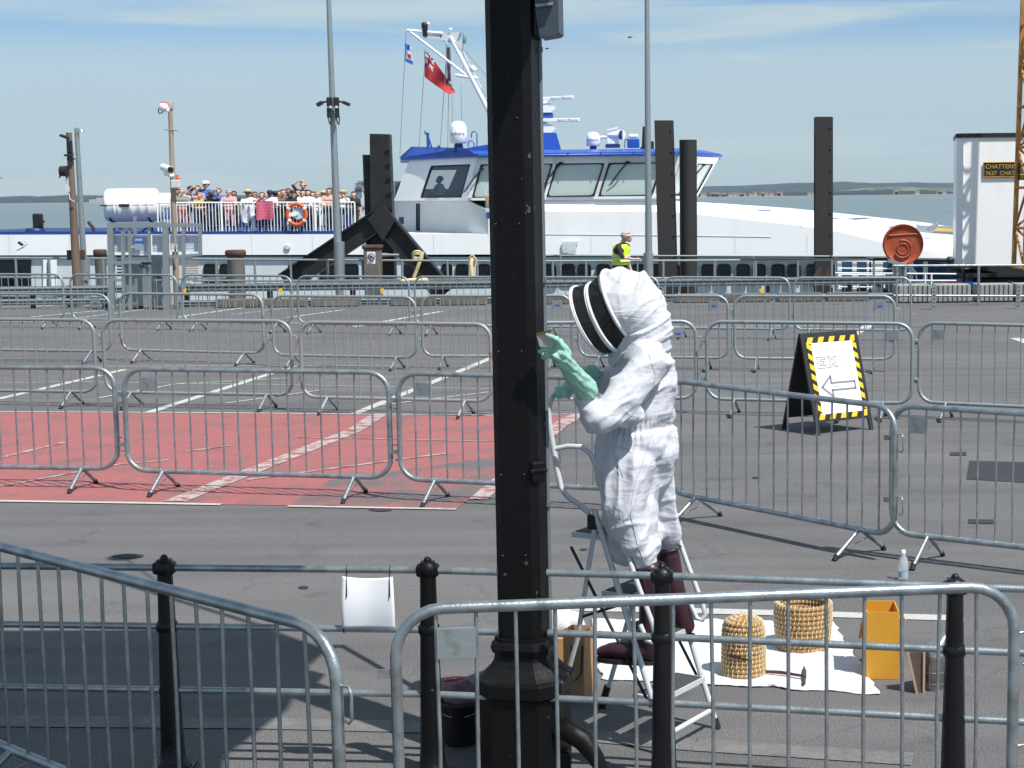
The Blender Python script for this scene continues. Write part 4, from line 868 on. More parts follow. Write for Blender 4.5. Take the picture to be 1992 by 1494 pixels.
# buffer machine stubs right of tall pile
q = MB(); q.slab([P(1570, 556, 44.4), P(1597, 520, 44.4), P(1597, 556, 44.4)], (0, .2, 0)); q.slab([P(1596, 556, 44.5), P(1612, 520, 44.5), P(1614, 556, 44.5)], (0, .2, 0)); tag(q.build('steel_bracket', M_rust), 'pair of rusty triangular steel plates at the foot of the lone pile', 'bracket')
# ---- poster cage
C1, C2 = 38.6, 40.0
t = T('poster_cage', 'grey steel framed gate shelter carrying timetable posters', 'gate frame', P(300, 600, C1))
def cb(a, b, w=.09, d=C1, nm='frame_bar', m=None): q = MB(); q.bar(P(*a, d), P(*b, d), w, w); return q.build(nm, m or M_galvd, t)
for x_, yt in ((215, 437), (238, 437), (252, 440), (290, 437), (322, 437)): cb((x_, yt), (x_+3, 606), .13 if x_ in (215, 322) else .06)
for x_ in (357, 389): cb((x_, 440), (x_+1, 497 if x_ == 389 else 560), .07)
cb((211, 438), (324, 437), .12); cb((324, 438), (391, 438), .09); cb((213, 511), (295, 510), .07); cb((324, 500), (392, 495), .06); cb((213, 545), (240, 545), .06); cb((300, 545), (440, 540), .04)
cb((240, 440), (240, 575), .07, C2); cb((262, 420), (263, 470), .07, C2)
for nm, x0, x1, y0, y1 in (('poster', 220, 239, 457, 491), ('poster', 243, 251, 457, 491), ('poster', 256, 288, 457, 497), ('poster', 296, 319, 457, 491), ('poster', 331, 339, 457, 490), ('poster', 343, 354, 457, 490), ('poster', 360, 386, 457, 490)):
    q = MB(); q.slab([P(x0, y1, C1+.12), P(x1, y1, C1+.12), P(x1, y0, C1+.12), P(x0, y0, C1+.12)], (0, .02, 0)); po = q.build(nm, M_paper, t)
    q = MB()
    n = int((y1-y0)/4.2)
    for k in range(1, n): q.box(P((x0+x1)/2, y0+k*4.2, C1+.115), ((x1-x0)*.0105, .006, .012))
    for k in range(int((x1-x0)/4)): q.box(P(x0+3+k*4, (y0+y1)/2, C1+.114), (.010, .006, (y1-y0)*.0098))
    q.build('timetable_grid', (bpy.data.materials.get('print_blue') or mat('print_blue', (.50, .56, .68), .8)), po)
q = MB(); q.slab([P(262, 473, C1), P(277, 473, C1), P(278, 486, C1), P(263, 486, C1)], (0, .02, 0)); q.v = [tuple(V(v)) for v in q.v]; s1 = q.build('info_sign', mat('slate_panel', (.28, .33, .42), .6), t)
q = MB(); q.slab([P(262, 461, C1-.005), P(277, 461, C1-.005), P(277, 473, C1-.005), P(262, 473, C1-.005)], (0, .02, 0)); s2 = q.build('info_sign', mat('sign_blue', (.015, .10, .42), .5), t)
text_mb('WIFI', .09, FACE, P(269.5, 467, C1-.01)).build('lettering', M_whitesun, s2)
q = MB(); q.box(P(274, 552, C1+.5), (.66, .3, 1.05), bev=.01); q.build('cabinet', M_galvd, t)
q = MB(); q.box(P(307, 545, C1+.5), (.38, .3, 1.2), bev=.01); q.build('cabinet', M_galvd, t)
q = MB(); q.bar(P(302, 536, C1+.32), P(314, 546, C1+.32), .1, .02, (0, 1, 0)); q.build('sticker', mat('dull_mauve', (.14, .08, .11), .7), t)
q = MB(); q.tube([P(275, 512, C1-.1), P(294, 512, C1-.1)], .03, 6); q.ball(P(276, 517, C1-.1), .05, 8); q.build('camera_arm', M_blackplas, t)
for k in range(9):
    q = MB(); q.box(P(372, 509+k*4.5, 41.2), (.34, .05, .028)); q.build('louvre', mat('louvre_tan', (.33, .26, .2), .7) if k == 0 else bpy.data.materials['louvre_tan'], t)
for k in range(7):
    q = MB(); q.box(P(236, 500+k*6, 41.2), (.2, .05, .035)); q.build('louvre', M_blk, t)
# ---- worker
# ------------------------------------------------------------------ ferry
FD = 55.0
ferry = T('ferry', 'white and blue passenger ferry with crowded open deck berthed behind the quay', 'ferry', (0, FD, WZ))
def rnd4(c, rad, n=4):
    """rounded outline of a planar quad"""
    out = []; k = len(c)
    for i in range(k):
        p, a, b = c[i], c[i-1], c[(i+1) % k]; ra = min(rad, (a-p).length*.45, (b-p).length*.45)
        s, e = p+(a-p).normalized()*ra, p+(b-p).normalized()*ra
        for j in range(n+1): t_ = j/n; out.append(s*(1-t_)**2+p*2*t_*(1-t_)+e*t_**2)
    return out
def raypl(px, py, p0, n): r = ray(px, py); o = V((0, 0, CAMZ)); return o+r*((p0-o).dot(n)/r.dot(n))
def window(pts, n, parent, glass, fr=.06, rad=.12, proud=.02, name='window', inner=None):
    n = n.normalized(); c = sum(pts, V())/len(pts)
    if n.dot(V((0, 0, CAMZ))-c) < 0: n = -n
    o_ = rnd4(pts, rad); q = MB(); ins = [p+(c-p).normalized()*fr*1.3 for p in pts]; i_ = rnd4(ins, rad*.8)
    k = len(o_); A_ = [p+n*proud for p in o_]; B_ = [p+n*proud for p in i_]; q.add(A_+B_+[p-n*.01 for p in o_]+[p-n*.01 for p in i_], [(i, (i+1) % k, k+(i+1) % k, k+i) for i in range(k)]+[(i, (i+1) % k, 2*k+(i+1) % k, 2*k+i) for i in range(k)]+[(k+i, k+(i+1) % k, 3*k+(i+1) % k, 3*k+i) for i in range(k)])
    w = q.build(name, M_blk, parent)
    if glass is not None: q = MB(); q.poly([p+n*.006 for p in i_]); q.build('pane', glass, w)
    return w
Xf = lambda px, d=FD: P(px, 450, d).x
def Zf(px, py, d=FD): return P(px, py, d).z
# lower hull and side
q = MB(); xs = [Xf(-160), Xf(770), Xf(1640), Xf(1740), Xf(1850)]
zt = [Zf(-160, 498), Zf(770, 499), Zf(1640, 500), Zf(1740, 506), Zf(1850, 503)]; yb_ = [FD+.15, FD+.15, FD+.3, FD+1.2, FD+3.6]; yn = [FD+11, FD+11, FD+10.5, FD+9, FD+5]
secs = [[V((x, y, WZ)), V((x, y, z-.02)), V((x, y2, z-.02)), V((x, y2, WZ))] for x, y, y2, z in zip(xs, yb_, yn, zt)]; q.loft(secs); q.build('hull', M_greyw, ferry)
# dark shadow gap moulding under the white band
# white band / superstructure left
q = MB(); a = [(-160, 457, 497), (950, 455, 495)]
s1 = [[V((Xf(x), FD, Zf(x, b))), V((Xf(x), FD, Zf(x, t_))), V((Xf(x), FD+10.5, Zf(x, t_))), V((Xf(x), FD+10.5, Zf(x, b)))] for x, t_, b in a]; q.loft(s1); q.build('side_band', M_whitesun, ferry)
q = MB(); q.slab([V((Xf(-160), FD+.06, 0)), V((Xf(690), FD+.06, 0)), V((Xf(690), FD+10.4, 0)), V((Xf(-160), FD+10.4, 0))], (0, 0, .02))
dz0, dz1 = Zf(-160, 457), Zf(690, 455); q.v = [(x, y, z+dz0+(dz1-dz0)*(x-Xf(-160))/(Xf(690)-Xf(-160))+.004) for x, y, z in q.v]; q.build('upper_deck', M_navy, ferry); q = MB(); q.slab([V((Xf(-160), FD+.05, dz0)), V((Xf(690), FD+.05, dz1)), V((Xf(690), FD+.05, dz1+.1)), V((Xf(-160), FD+.05, dz0+.1))], (0, .05, 0)); q.build('deck_coaming', mat('coaming_blue', (.015, .05, .24), .4), ferry)
def deckz(px): return dz0+(dz1-dz0)*(Xf(px)-Xf(-160))/(Xf(690)-Xf(-160))+.025
# forward superstructure
st = [(950, 495, 410, 389, 55.5), (1310, 496, 412, 391, 55.6), (1400, 496.5, 422, 395.5, 62), (1538, 497, 437, 405, 65), (1631, 498, 451, 414.5, 65), (1717, 502, 472, 424, 64), (1800, 503, 487, 433, 63), (1860, 502, 494, 443, 62)]
q = MB(); secs = []
for px, yb1, ym, yt, dt in st:
    x = Xf(px); zb, zm = Zf(px, yb1), Zf(px, ym); zt_ = Zf(px, yt, dt)
    secs.append([V((x, FD, zb)), V((x, FD, zm)), V((Xf(px, FD), dt, zt_)), V((x, dt+3, zt_-.1)), V((x, dt+3, zb))])
# far points keep their own px at depth
for (px, yb1, ym, yt, dt), s_ in zip(st, secs):
    if dt > 60: s_[2].x = P(px, yt, dt).x; s_[3].x = s_[2].x
q.loft(secs); q.build('forward_superstructure', M_whitesun, ferry)
q = MB()
for px in range(-100, 900, 118): q.box(P(px, 475, FD-.004), (.012, .008, .62))
for px in range(1010, 1600, 140): q.box(P(px, 475, FD-.004), (.012, .008, .6))
q.build('plate_joint', M_greyw, ferry)
# seam lines on the white side
q = MB(); q.tube([P(955, 455, FD-.01), P(1300, 458, FD-.01), P(1500, 461, FD-.01)], .008, 4); q.tube([P(1410, 417, 57), P(1560, 440, FD-.02)], .01, 4); q.build('hull_seam', M_greyw, ferry)
q = MB(); 
for (a, b, c_) in (((1445, 411), (1475, 409), (1500, 410)), ((1500, 418), (1540, 421), (1575, 424)), ((1560, 421), (1600, 424), (1630, 425)), ((1650, 426), (1690, 424), (1660, 427))):
    q.tube([P(*a, 60.9), P(*b, 60.9), P(*c_, 60.9)], .02, 4)
q.build('deck_graphic', mat('graphic_blue', (.12, .16, .4), .5), ferry)
# aft lower block, its shade put in as pale grey, and its slot window
def Pp(px, py, A_, B_):  # vertical plane through A_,B_ (world), ray hit
    n = V((B_.y-A_.y, -(B_.x-A_.x), 0)); return raypl(px, py, A_, n)
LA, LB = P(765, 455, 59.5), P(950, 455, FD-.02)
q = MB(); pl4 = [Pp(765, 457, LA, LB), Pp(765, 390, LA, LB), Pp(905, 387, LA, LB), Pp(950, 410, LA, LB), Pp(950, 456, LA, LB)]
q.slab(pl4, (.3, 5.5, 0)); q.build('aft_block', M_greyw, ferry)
q = MB(); q.slab([P(690, 457, 59.6), P(690, 352, 59.6), P(768, 352, 59.6), P(768, 457, 59.6)], (0, 3, 0)); q.build('deck_house', M_greyw, ferry)
q = MB()
for k in range(7): q.box(P(699, 357+k*2.6, 59.5), (.3, .05, .022))
q.build('louvre', M_blackplas, ferry)
n_ = V((LB.y-LA.y, -(LB.x-LA.x), 0)); w = window([Pp(810, 449, LA, LB), Pp(817, 449, LA, LB), Pp(817, 396, LA, LB), Pp(810, 396, LA, LB)], n_, ferry, M_glassdark, .02, .03)
q = MB(); q.slab([P(776, 422, 57.3), P(785, 422, 57.3), P(785, 436, 57.3), P(776, 436, 57.3)], (0, .1, 0)); q.build('vent_box', M_blackplas, ferry)
# wheelhouse shell with real openings
zb, zt_ = 2.44, 3.86
def PX(px, d, z): return V((P(px, 350, d).x, d, z))
Bq = [PX(768, 58.6, zb), PX(908, 55.3, zb), PX(1290, 55.3, zb), PX(1352, 58.6, zb), PX(1352, 63, zb), PX(768, 63, zb)]
Tq = [PX(800, 58.5, zt_), PX(932, 55.16, zt_), PX(1318, 55.16, zt_), PX(1397, 58.5, zt_), PX(1397, 63, zt_), PX(800, 63, zt_)]
def wall(mb, a, b, c, d, holes):    # a,b bottom, c,d top (d over a); holes (u0,u1,v0,v1)
    us = sorted({0., 1.}|{h for q_ in holes for h in q_[:2]}); vs = sorted({0., 1.}|{h for q_ in holes for h in q_[2:]})
    f = lambda u, v: a.lerp(b, u).lerp(d.lerp(c, u), v)
    for i in range(len(us)-1):
        for j in range(len(vs)-1):
            um, vm = (us[i]+us[i+1])/2, (vs[j]+vs[j+1])/2
            if any(h[0] < um < h[1] and h[2] < vm < h[3] for h in holes): continue
            mb.quad(f(us[i], vs[j]), f(us[i+1], vs[j]), f(us[i+1], vs[j+1]), f(us[i], vs[j+1]))
    return f
q = MB(); hw_ = [(.36, .93, .06, .84)]
fA = wall(q, Bq[0], Bq[1], Tq[1], Tq[0], hw_)
fB = wall(q, Bq[1], Bq[2], Tq[2], Tq[1], [(.02, .385, .06, .84), (.40, .645, .06, .84), (.665, .94, .06, .84)])
fC = wall(q, Bq[2], Bq[3], Tq[3], Tq[2], [(.08, .45, .06, .84), (.55, .95, .06, .84)])
wall(q, Bq[3], Bq[4], Tq[4], Tq[3], []); wall(q, Bq[5], Bq[0], Tq[0], Tq[5], [])
fD = wall(q, Bq[4], Bq[5], Tq[5], Tq[4], [(.08, .3, .3, .85), (.36, .58, .3, .85), (.66, .76, .3, .8), (.84, .92, .3, .8)])
q.poly(Bq[::-1]); wo_ = q.build('wheelhouse', M_whitesun, ferry); wo_.modifiers.new('s', 'SOLIDIFY').thickness = .05
M_seeglass = mat('tinted_glass', (.16, .20, .22), .03, alpha=.45, spec=.7)
for f, hs, nn_, gl in ((fA, hw_, None, M_seeglass), (fB, [(.02, .385, .06, .84), (.40, .645, .06, .84), (.665, .94, .06, .84)], None, M_glassgreen), (fC, [(.08, .45, .06, .84), (.55, .95, .06, .84)], None, M_glassgreen)):
    for (u0, u1, v0, v1) in hs:
        pts = [f(u0, v0), f(u1, v0), f(u1, v1), f(u0, v1)]; n = (pts[1]-pts[0]).cross(pts[3]-pts[0]); 
        ww = window(pts, n, ferry, gl, .055, .14, .05, 'cabin_window')
        if gl is M_glassgreen:      # dashboard line low behind the glass
            pass
q = MB(); q.box((Xf(1120, 57), 57.2, zb+.16), (6.6, .8, .32)); q.build('console', mat('console_grey', (.10, .11, .12), .6), ferry)
# wipers
q = MB()
for (x_, y_) in ((1092, 318), (1222, 316), (938, 330), (1370, 322)):
    dd = 55.05
    q.tube([P(x_, y_, dd), P(x_-14, y_+16, dd), P(x_-34, y_+44, dd+.15)], .016, 5); q.tube([P(x_-4, y_+1, dd), P(x_-18, y_+18, dd), P(x_-38, y_+46, dd+.15)], .014, 5); q.box(P(x_-1, y_-1, dd+.03), (.14, .06, .06))
q.build('wiper', M_blk, ferry)
# roof
def ringz(l, z): return [PX(px, d, z) for px, d in l]
r1 = [(780, 58.8), (929, 54.95), (1335, 54.95), (1402, 58.8), (1402, 63.5), (780, 63.5)]
r2 = [(800, 58.7), (912, 55.8), (1320, 55.8), (1368, 58.7), (1368, 62.9), (800, 62.9)]
q = MB(); q.loft([ringz(r1, 3.87), ringz(r1, 3.97), ringz(r2, 4.1)]); q.build('roof', M_blue, ferry)
q = MB(); q.loft([[P(776, 307, 58.9), P(800, 285, 58.7), P(800, 285, 62), P(776, 307, 62)], [P(930, 303, 54.9), P(905, 288, 55.4), P(905, 288, 60), P(930, 303, 60)]]); q.build('roof_wing', M_blue, ferry)
q = MB(); q.tube([PX(932, 54.92, 3.9), PX(1335, 54.92, 3.9), PX(1404, 58.8, 3.9)], .04, 6)
for px in (1106, 1170, 1234): q.box(PX(px, 54.9, 3.92), (.03, .06, .14))
q.build('gutter', M_blue, ferry)
# side windows lower deck
k = 0; wx = [(396, 424), (427, 446), (560, 590), (622, 652), (668, 698), (784, 804), (858, 880), (886, 912), (930, 954)]
x = 1024
while x < 1640: wx.append((x, x+27)); wx.append((x+31, x+58)); x += 68
for a_, b_ in wx:
    if a_ > 1590 and b_ < 1625: continue
    pts = [P(a_, 551, FD+.13), P(b_, 551, FD+.13), P(b_, 513, FD+.13), P(a_, 513, FD+.13)]
    window(pts, V((0, -1, 0)), ferry, M_glassdark, .025, .14, .03, 'window')
q = MB(); q.slab([P(-100, 592, FD+.1), P(60, 592, FD+.1), P(60, 505, FD+.1), P(-100, 505, FD+.1)], (0, .04, 0)); q.build('loading_opening', M_glassdark, ferry)
for a_, b_ in ((84, 92), (96, 110)):
    q = MB(); q.slab([P(a_, 575, FD+.05), P(b_, 575, FD+.05), P(b_, 505, FD+.05), P(a_, 505, FD+.05)], (0, .05, 0))
    q.cur = 1
    for j in range(12): q.box(P(a_-2 if a_ > 90 else b_+1, 508+j*5.4, FD+.02), (.04, .03, .04))
    q.build('perforated_post', [M_whitesun, M_blk], ferry)
# deck railing: bars
x0, x1 = 306, 690; yb = FD+.12
q = MB()
for z in (1.02, .05): q.tube([V((Xf(x0), yb, deckz(x0)+z)), V((Xf(x1), yb, deckz(x1)+z))], .026, 8)
for x in (306, 430, 492, 560, 612, 622, 690): c = V((Xf(x), yb, deckz(x))); q.tube([c, c+V((0, 0, 1.02))], .026, 8)
rl = q.build('deck_railing', M_whitesun, ferry)
q = MB(); x = x0+6
while x < x1: c = V((Xf(x), yb, deckz(x))); q.tube([c+V((0, 0, .05)), c+V((0, 0, 1.01))], .015, 6, caps=False); x += 6.3
q.build('bars', M_whitesun, rl)
for k_ in range(16):
    px = 385+k_*19; q = MB(); c = V((Xf(px), FD+.55, deckz(px))); q.box(c+V((0, .1, .22)), (.3, .35, .06), bev=.01); q.box(c+V((0, .28, .42)), (.3, .05, .36), bev=.01); q.build('deck_seat', M_navy, ferry)
# life raft canisters
def raft(pxc, pyc, r, l, d, label):
    c = P(pxc, pyc, d); t = T('life_raft_canister', label, 'life raft', c); ax = V((1, .22, 0)).normalized(); Mx = Matrix((V((0, 0, 1)), ax.cross(V((0, 0, 1))), ax)).transposed()
    h_ = l/2; pr = [(0, -h_), (r*.8, -h_), (r*.93, -h_+.06), (r, -h_+.15)]
    for z in (-.5, -.38, -.2, -.02, .02, .25, .3, .5): zz = z*l*.62; pr += [(r, zz-.02), (r*1.018, zz-.012), (r*1.018, zz+.012), (r, zz+.02)]
    pr += [(r, h_-.15), (r*.93, h_-.06), (r*.8, h_), (0, h_)]
    q = MB(); q.lathe(c, pr, 32, Mx, True, False); q.build('shell', M_whitesun, t)
    q = MB(); q.tube([c-ax*h_*.98+V((0, -r*.99, 0)), c+ax*h_*.98+V((0, -r*.99, 0))], .022, 6); q.box(c-ax*h_*.2+V((0, -r*1.01, -.005)), (.5, .05, .09)); q.build('seam_strap', M_blackplas if pxc < 280 else M_greyw, t)
    q = MB()
    for s_ in (-.35, .35):
        b = c+ax*l*s_; q.tube([b+V((0, -r*.7, -r*.75)), b+V((0, 0, -r*1.12)), b+V((0, r*.7, -r*.75))], .04, 6); q.tube([b+V((0, 0, -r*1.1)), V((b.x, b.y, deckz(250)))], .035, 6); q.tube([b+V((0, 0, -r*1.1)), V((b.x+.4*(1 if s_ < 0 else -1), b.y, deckz(250)))], .03, 6)
    q.build('cradle', M_navy, t)
    return t
raft(257, 399, .56, 1.78, 56.2, 'large white life raft canister on the ferry deck above the poster cage')
raft(330, 401, .47, .95, 59.5, 'partly hidden white life raft canister behind the tan camera pole')
# deck ventilator, pipe, hull light
t = T('deck_ventilator', 'dark blue deck ventilator with a black fan box at the far left of the ferry', 'ventilator', P(69, 452, 57))
q = MB(); c = P(69, 450, 57); q.lathe(c, [(.24, -.2), (.34, -.02), (.31, .1), (.2, .12)], 16); q.build('base', M_navy, t)
q = MB(); q.box(P(74, 430, 57), (.3, .3, .52), bev=.05); q.box(P(82, 431, 56.8), (.14, .1, .08)); q.build('fan_box', M_blackplas, t)
q = MB(); q.tube([P(183, 452, 57), P(182, 443, 57), P(176, 437, 57), P(172, 431, 57)], .06, 8); tag(q.build('vent_pipe', M_rust), 'bent brown pipe on the ferry deck near the lamp post', 'pipe')
q = MB(); q.bar(P(36, 471, 54.6), P(44, 477, 54.6), .14, .07, bev=.01); q.build('hull_floodlight', M_blackplas, ferry)
q = MB(); q.tube([P(33, 487, 54.9), P(45, 481, 54.7), P(52, 475, 54.7), P(53, 469, 54.7), P(47, 469, 54.7)], .025, 6); q.build('lamp_bracket', M_greyw, ferry)
q = MB(); c = P(1106, 484, 54.7); q.slab([P(1094, 470, 54.9), P(1126, 470, 54.9), P(1121, 475, 54.9), P(1120, 494, 54.9), P(1094, 494, 54.9)], (0, .06, 0)); q.bar(P(1094, 483, 54.7), P(1108, 473, 54.7), .2, .1); q.bar(P(1096, 491, 54.7), P(1112, 484, 54.7), .2, .08); q.build('hull_fairlead', M_greyw, ferry)
q = MB(); q.lathe(P(559, 481, 54.98), [(.11, 0), (.11, .03), (.07, .04)], 14, Matrix.Rotation(R(90), 3, 'X')); q.build('hull_vent', M_greyw, ferry)
# wing door shape seen under strut
q = MB(); q.slab([P(680, 462, 54.95), P(715, 457, 54.95), P(716, 470, 54.95), P(692, 470, 54.95)], (0, .03, 0)); q.build('anchor_pocket', M_greyw, ferry)
# mast
MDp = 57.5
q = MB(); m1, m2 = P(968, 250, MDp), P(876, 72, MDp)
q.tube([m1, m2], [.085, .065], 10); q.tube([P(962, 222, MDp+.2), P(903, 105, MDp+.2), P(895, 88, MDp)], .02, 5); q.build('mast', M_whitesun, ferry)
q = MB(); q.loft([[P(820, 68, MDp), P(858, 66, MDp), P(858, 76, MDp), P(826, 74, MDp)], [P(820, 68, MDp+.5), P(858, 66, MDp+.5), P(858, 76, MDp+.5), P(826, 74, MDp+.5)]]); q.slab([P(855, 66, MDp), P(895, 62, MDp), P(886, 82, MDp), P(858, 78, MDp)], (0, .6, 0)); q.slab([P(880, 82, MDp-.05), P(900, 78, MDp-.05), P(898, 96, MDp-.05), P(884, 90, MDp-.05)], (0, .3, 0)); q.tube([P(858, 78, MDp), P(862, 85, MDp), P(868, 80, MDp), P(872, 87, MDp), P(878, 82, MDp)], .02, 5); q.build('mast_platform', M_greyw, ferry)
q = MB(); q.tube([P(792, 59, MDp), P(862, 65, MDp)], .05, 8); q.tube([P(798, 62, MDp), P(905, 145, MDp), P(930, 153, MDp)], .045, 8); q.tube([P(886, 146, MDp), P(922, 152, MDp)], .05, 8); q.tube([P(916, 130, MDp), P(924, 138, MDp)], .1, 8); q.build('yard', M_whitesun, ferry)
q = MB(); q.lathe(P(827, 62, MDp), [(.08, -.15), (.1, .1), (.13, .2), (.12, .3), (.05, .33)], 12); q.build('signal_lamp', M_blackplas, ferry)
q = MB(); q.lathe(P(832, 50, MDp), [(.02, -.1), (.08, .06), (.09, .08), (.04, .12)], 12); q.lathe(P(876, 58, MDp), [(.03, -.05), (.08, .02), (.05, .06)], 12); q.build('nav_dome', M_whitesun, ferry)
q = MB(); q.lathe(P(904, 76, MDp), [(.04, -.15), (.07, 0), (.04, .13)], 8); q.tube([P(901, 60, MDp), P(901, 138, MDp)], .008, 4); q.build('lamp', M_galvd, ferry)
q = MB(); q.slab([P(944, 232, MDp-.4), P(956, 230, MDp-.4), P(956, 246, MDp-.4), P(948, 246, MDp-.4)], (0, .3, 0)); q.tube([P(947, 125, MDp), P(948, 152, MDp)], .015, 5); q.box(P(950, 158, MDp), (.24, .1, .06)); q.build('bracket', M_greyw, ferry)
q = MB()
for a, b in (((790, 62), (778, 300)), ((828, 95), (815, 288)), ((870, 88), (856, 288)), ((874, 88), (871, 288)), ((904, 98), (950, 152)), ((868, 86), (868, 150))): q.tube([P(*a, MDp), P(*b, MDp+.5)], .011, 4)
for a, b in (((879, 155), (880, 240)), ((897, 162), (898, 240))): q.tube([P(*a, 56), P(*b, 56)], [.008, .014], 5)
q.build('rigging', mat('rigging_grey', (.30, .32, .33), .5), ferry)
q = MB(); q.tube([P(833, 290, 56.5), P(832, 258, 56.5)], .05, 8); q.tube([P(832, 262, 56.5), P(827, 260, 56.5), P(827, 254, 56.5)], .025, 6); q.tube([P(840, 288, 56.5), P(832, 262, 56.5)], .03, 6); q.build('roof_horn', M_blue, ferry)
q = MB()
for x_, y_ in ((923, 258), (917, 276)): q.tube([P(x_-6, y_+10, 56), P(x_-6, y_+2, 56), P(x_-3, y_-2, 56), P(x_+2, y_-2, 56), P(x_+5, y_+3, 56), P(x_+5, 296, 56)], .022, 6)
q.build('ladder_hoop', M_blue, ferry)
q = MB(); q.loft([[P(907, 288, 56), P(955, 280, 56), P(955, 292, 56), P(907, 296, 56)], [P(907, 288, 58), P(955, 280, 58), P(955, 292, 58), P(907, 296, 58)]]); q.bar(P(846, 293, 54.9), P(856, 284, 54.9), .12, .08); q.build('roof_locker', M_blue, ferry)
def dome(px, py_b, w, h, txt, d, sz):
    c = P(px, py_b, d); s = F/d; r = w/2/s; hh = h/s
    q = MB(); q.lathe(c, [(r*.85, 0), (r*1.0, .04), (r, hh*.45), (r*.93, hh*.72), (r*.72, hh*.9), (r*.4, hh*.98), (0, hh)], 24); o = q.build('radome', M_whitesun, ferry)
    q = MB(); text_mb(txt, sz, FACE, (0, 0, 0), mb=q); xs_ = [v[0] for v in q.v]; xm = (min(xs_)+max(xs_))/2
    q.v = [(c.x+(r+.008)*math.sin((v[0]-xm)/r), c.y-(r+.008)*math.cos((v[0]-xm)/r), c.z+hh*.42+v[2]) for v in q.v]; q.build('lettering', mat('print_navy', (.02, .06, .3), .5), o)
    q = MB(); q.lathe(c, [(r*.6, -.3), (r*.45, 0)], 16); q.build('dome_foot', M_navy, ferry)
dome(892, 279, 34, 43, 'inshore', 56, .17)
dome(1154, 284, 27, 27, 'inshore', 57, .14)
# radars
q = MB(); cA = P(1060, 250, 57.5); q.loft([[P(1040, 292, 57.5), P(1092, 292, 57.5), P(1092, 292, 58.6), P(1040, 292, 58.6)], [P(1042, 258, 57.6), P(1082, 258, 57.6), P(1082, 258, 58.3), P(1042, 258, 58.3)]]); q.box(P(1062, 226, 57.9), (.5, .5, .22), bev=.04); q.build('radar_pedestal', M_blue, ferry)
for (x0_, y0_, x1_, y1_, py_, tx_) in ((1030, 194, 1116, 189, 208, 1091), (1025, 234, 1128, 233, 248, 1104)):
    q = MB(); q.loft([[P(1045, py_-6, 57.6), P(1068, py_-8, 57.6), P(1082, py_+1, 57.6), P(1072, py_+10, 57.6), P(1045, py_+10, 57.6)], [P(1045, py_-6, 58.3), P(1068, py_-8, 58.3), P(1082, py_+1, 58.3), P(1072, py_+10, 58.3), P(1045, py_+10, 58.3)]]); q.tube([P(1058, py_-4, 57.9), P(1058, y0_, 57.9)], .12, 12); q.build('radar_motor', M_whitesun, ferry)
    q = MB(); A_, B_ = P(x0_, y0_, 57.6), P(x1_, y1_, 57.6); q.bar(A_, B_, .14, .115, bev=.01); sc_ = q.build('radar_scanner', M_whitesun, ferry)
    dirv = (B_-A_).normalized(); text_mb('Sperry Marine', .125, frame_from(dirv, (0, -1, 0)), P(tx_, y1_+.7+(.9 if y1_ == 189 else 0), 57.51)).build('lettering', bpy.data.materials['print_navy'], sc_)
# searchlight, small gear on roof
q = MB(); a, b = P(1182, 262, 57), P(1208, 262, 57); q.tube([a, b], [.07, .17], 16, caps=False); q.tube([b, P(1209, 262, 56.97)], .165, 16); q.loft([[P(1180, 252, 56.9), P(1202, 246, 56.9), P(1202, 250, 56.9), P(1180, 254, 56.9)], [P(1180, 252, 57.3), P(1202, 246, 57.3), P(1202, 250, 57.3), P(1180, 254, 57.3)]]); q.box(P(1192, 275, 57.1), (.4, .3, .22), bev=.03); q.tube([P(1168, 267, 57), P(1200, 266, 57)], .05, 8); q.build('searchlight', M_whitesun, ferry)
q = MB(); q.tube([P(1206.5, 262, 56.95), P(1210, 262, 56.93)], .15, 16); q.box(P(1192, 284, 57.1), (.5, .4, .12)); q.build('searchlight_lens', M_navy, ferry)
q = MB(); q.box(P(1232, 265, 57), (.34, .3, .14), bev=.05); q.build('beacon', M_whitesun, ferry)
q = MB(); q.box(P(1232, 279, 57), (.42, .35, .3), bev=.03); q.tube([P(1215, 288, 56.8), P(1216, 272, 56.8), P(1222, 270, 56.8)], .02, 6); q.build('roof_stand', M_blue, ferry)
q = MB(); q.slab([P(1250, 246, 57), P(1256, 246, 57), P(1257, 290, 57), P(1248, 290, 57)], (0, .3, 0)); q.box(P(1266, 282, 57), (.22, .2, .26), bev=.04); q.tube([P(1246, 290, 56.9), P(1264, 275, 56.9)], .04, 6); q.build('roof_locker', M_blackplas, ferry)
q = MB(); q.tube([P(1264, 264, 57), P(1264, 254, 57)], .06, 10); q.build('lantern', mat('lantern_amber', (.75, .45, .15), .3), ferry)
# flags
def flag(name, fn, nu, nv, mats, mi, label):
    q = MB(); vs = [fn(i/nu, j/nv) for i in range(nu+1) for j in range(nv+1)]; b = 0; q.v = [tuple(v) for v in vs]
    for i in range(nu):
        for j in range(nv): q.f.append([i*(nv+1)+j, (i+1)*(nv+1)+j, (i+1)*(nv+1)+j+1, i*(nv+1)+j+1]); q.m.append(mi((i+.5)/nu, (j+.5)/nv)); q.sm.append(True)
    return tag(q.build(name, mats), label, 'flag')
M_fred = mat('flag_red', (.48, .035, .045), .8); M_fnavy = mat('flag_navy', (.015, .03, .16), .8); M_fw = mat('flag_white', (.75, .74, .76), .8); M_fb = mat('flag_blue', (.03, .16, .50), .8)
def ens(u, v):
    a = P(825+v*0, 97+v*51, MDp+.1); e = P(886-v*12, 180+v*4, MDp+.1); m = P(846-v*8, 113+v*48, MDp+.1)
    p = a*(1-u)**2+m*2*u*(1-u)+e*u**2; p.y += .12*math.sin(u*9+v*2); return p
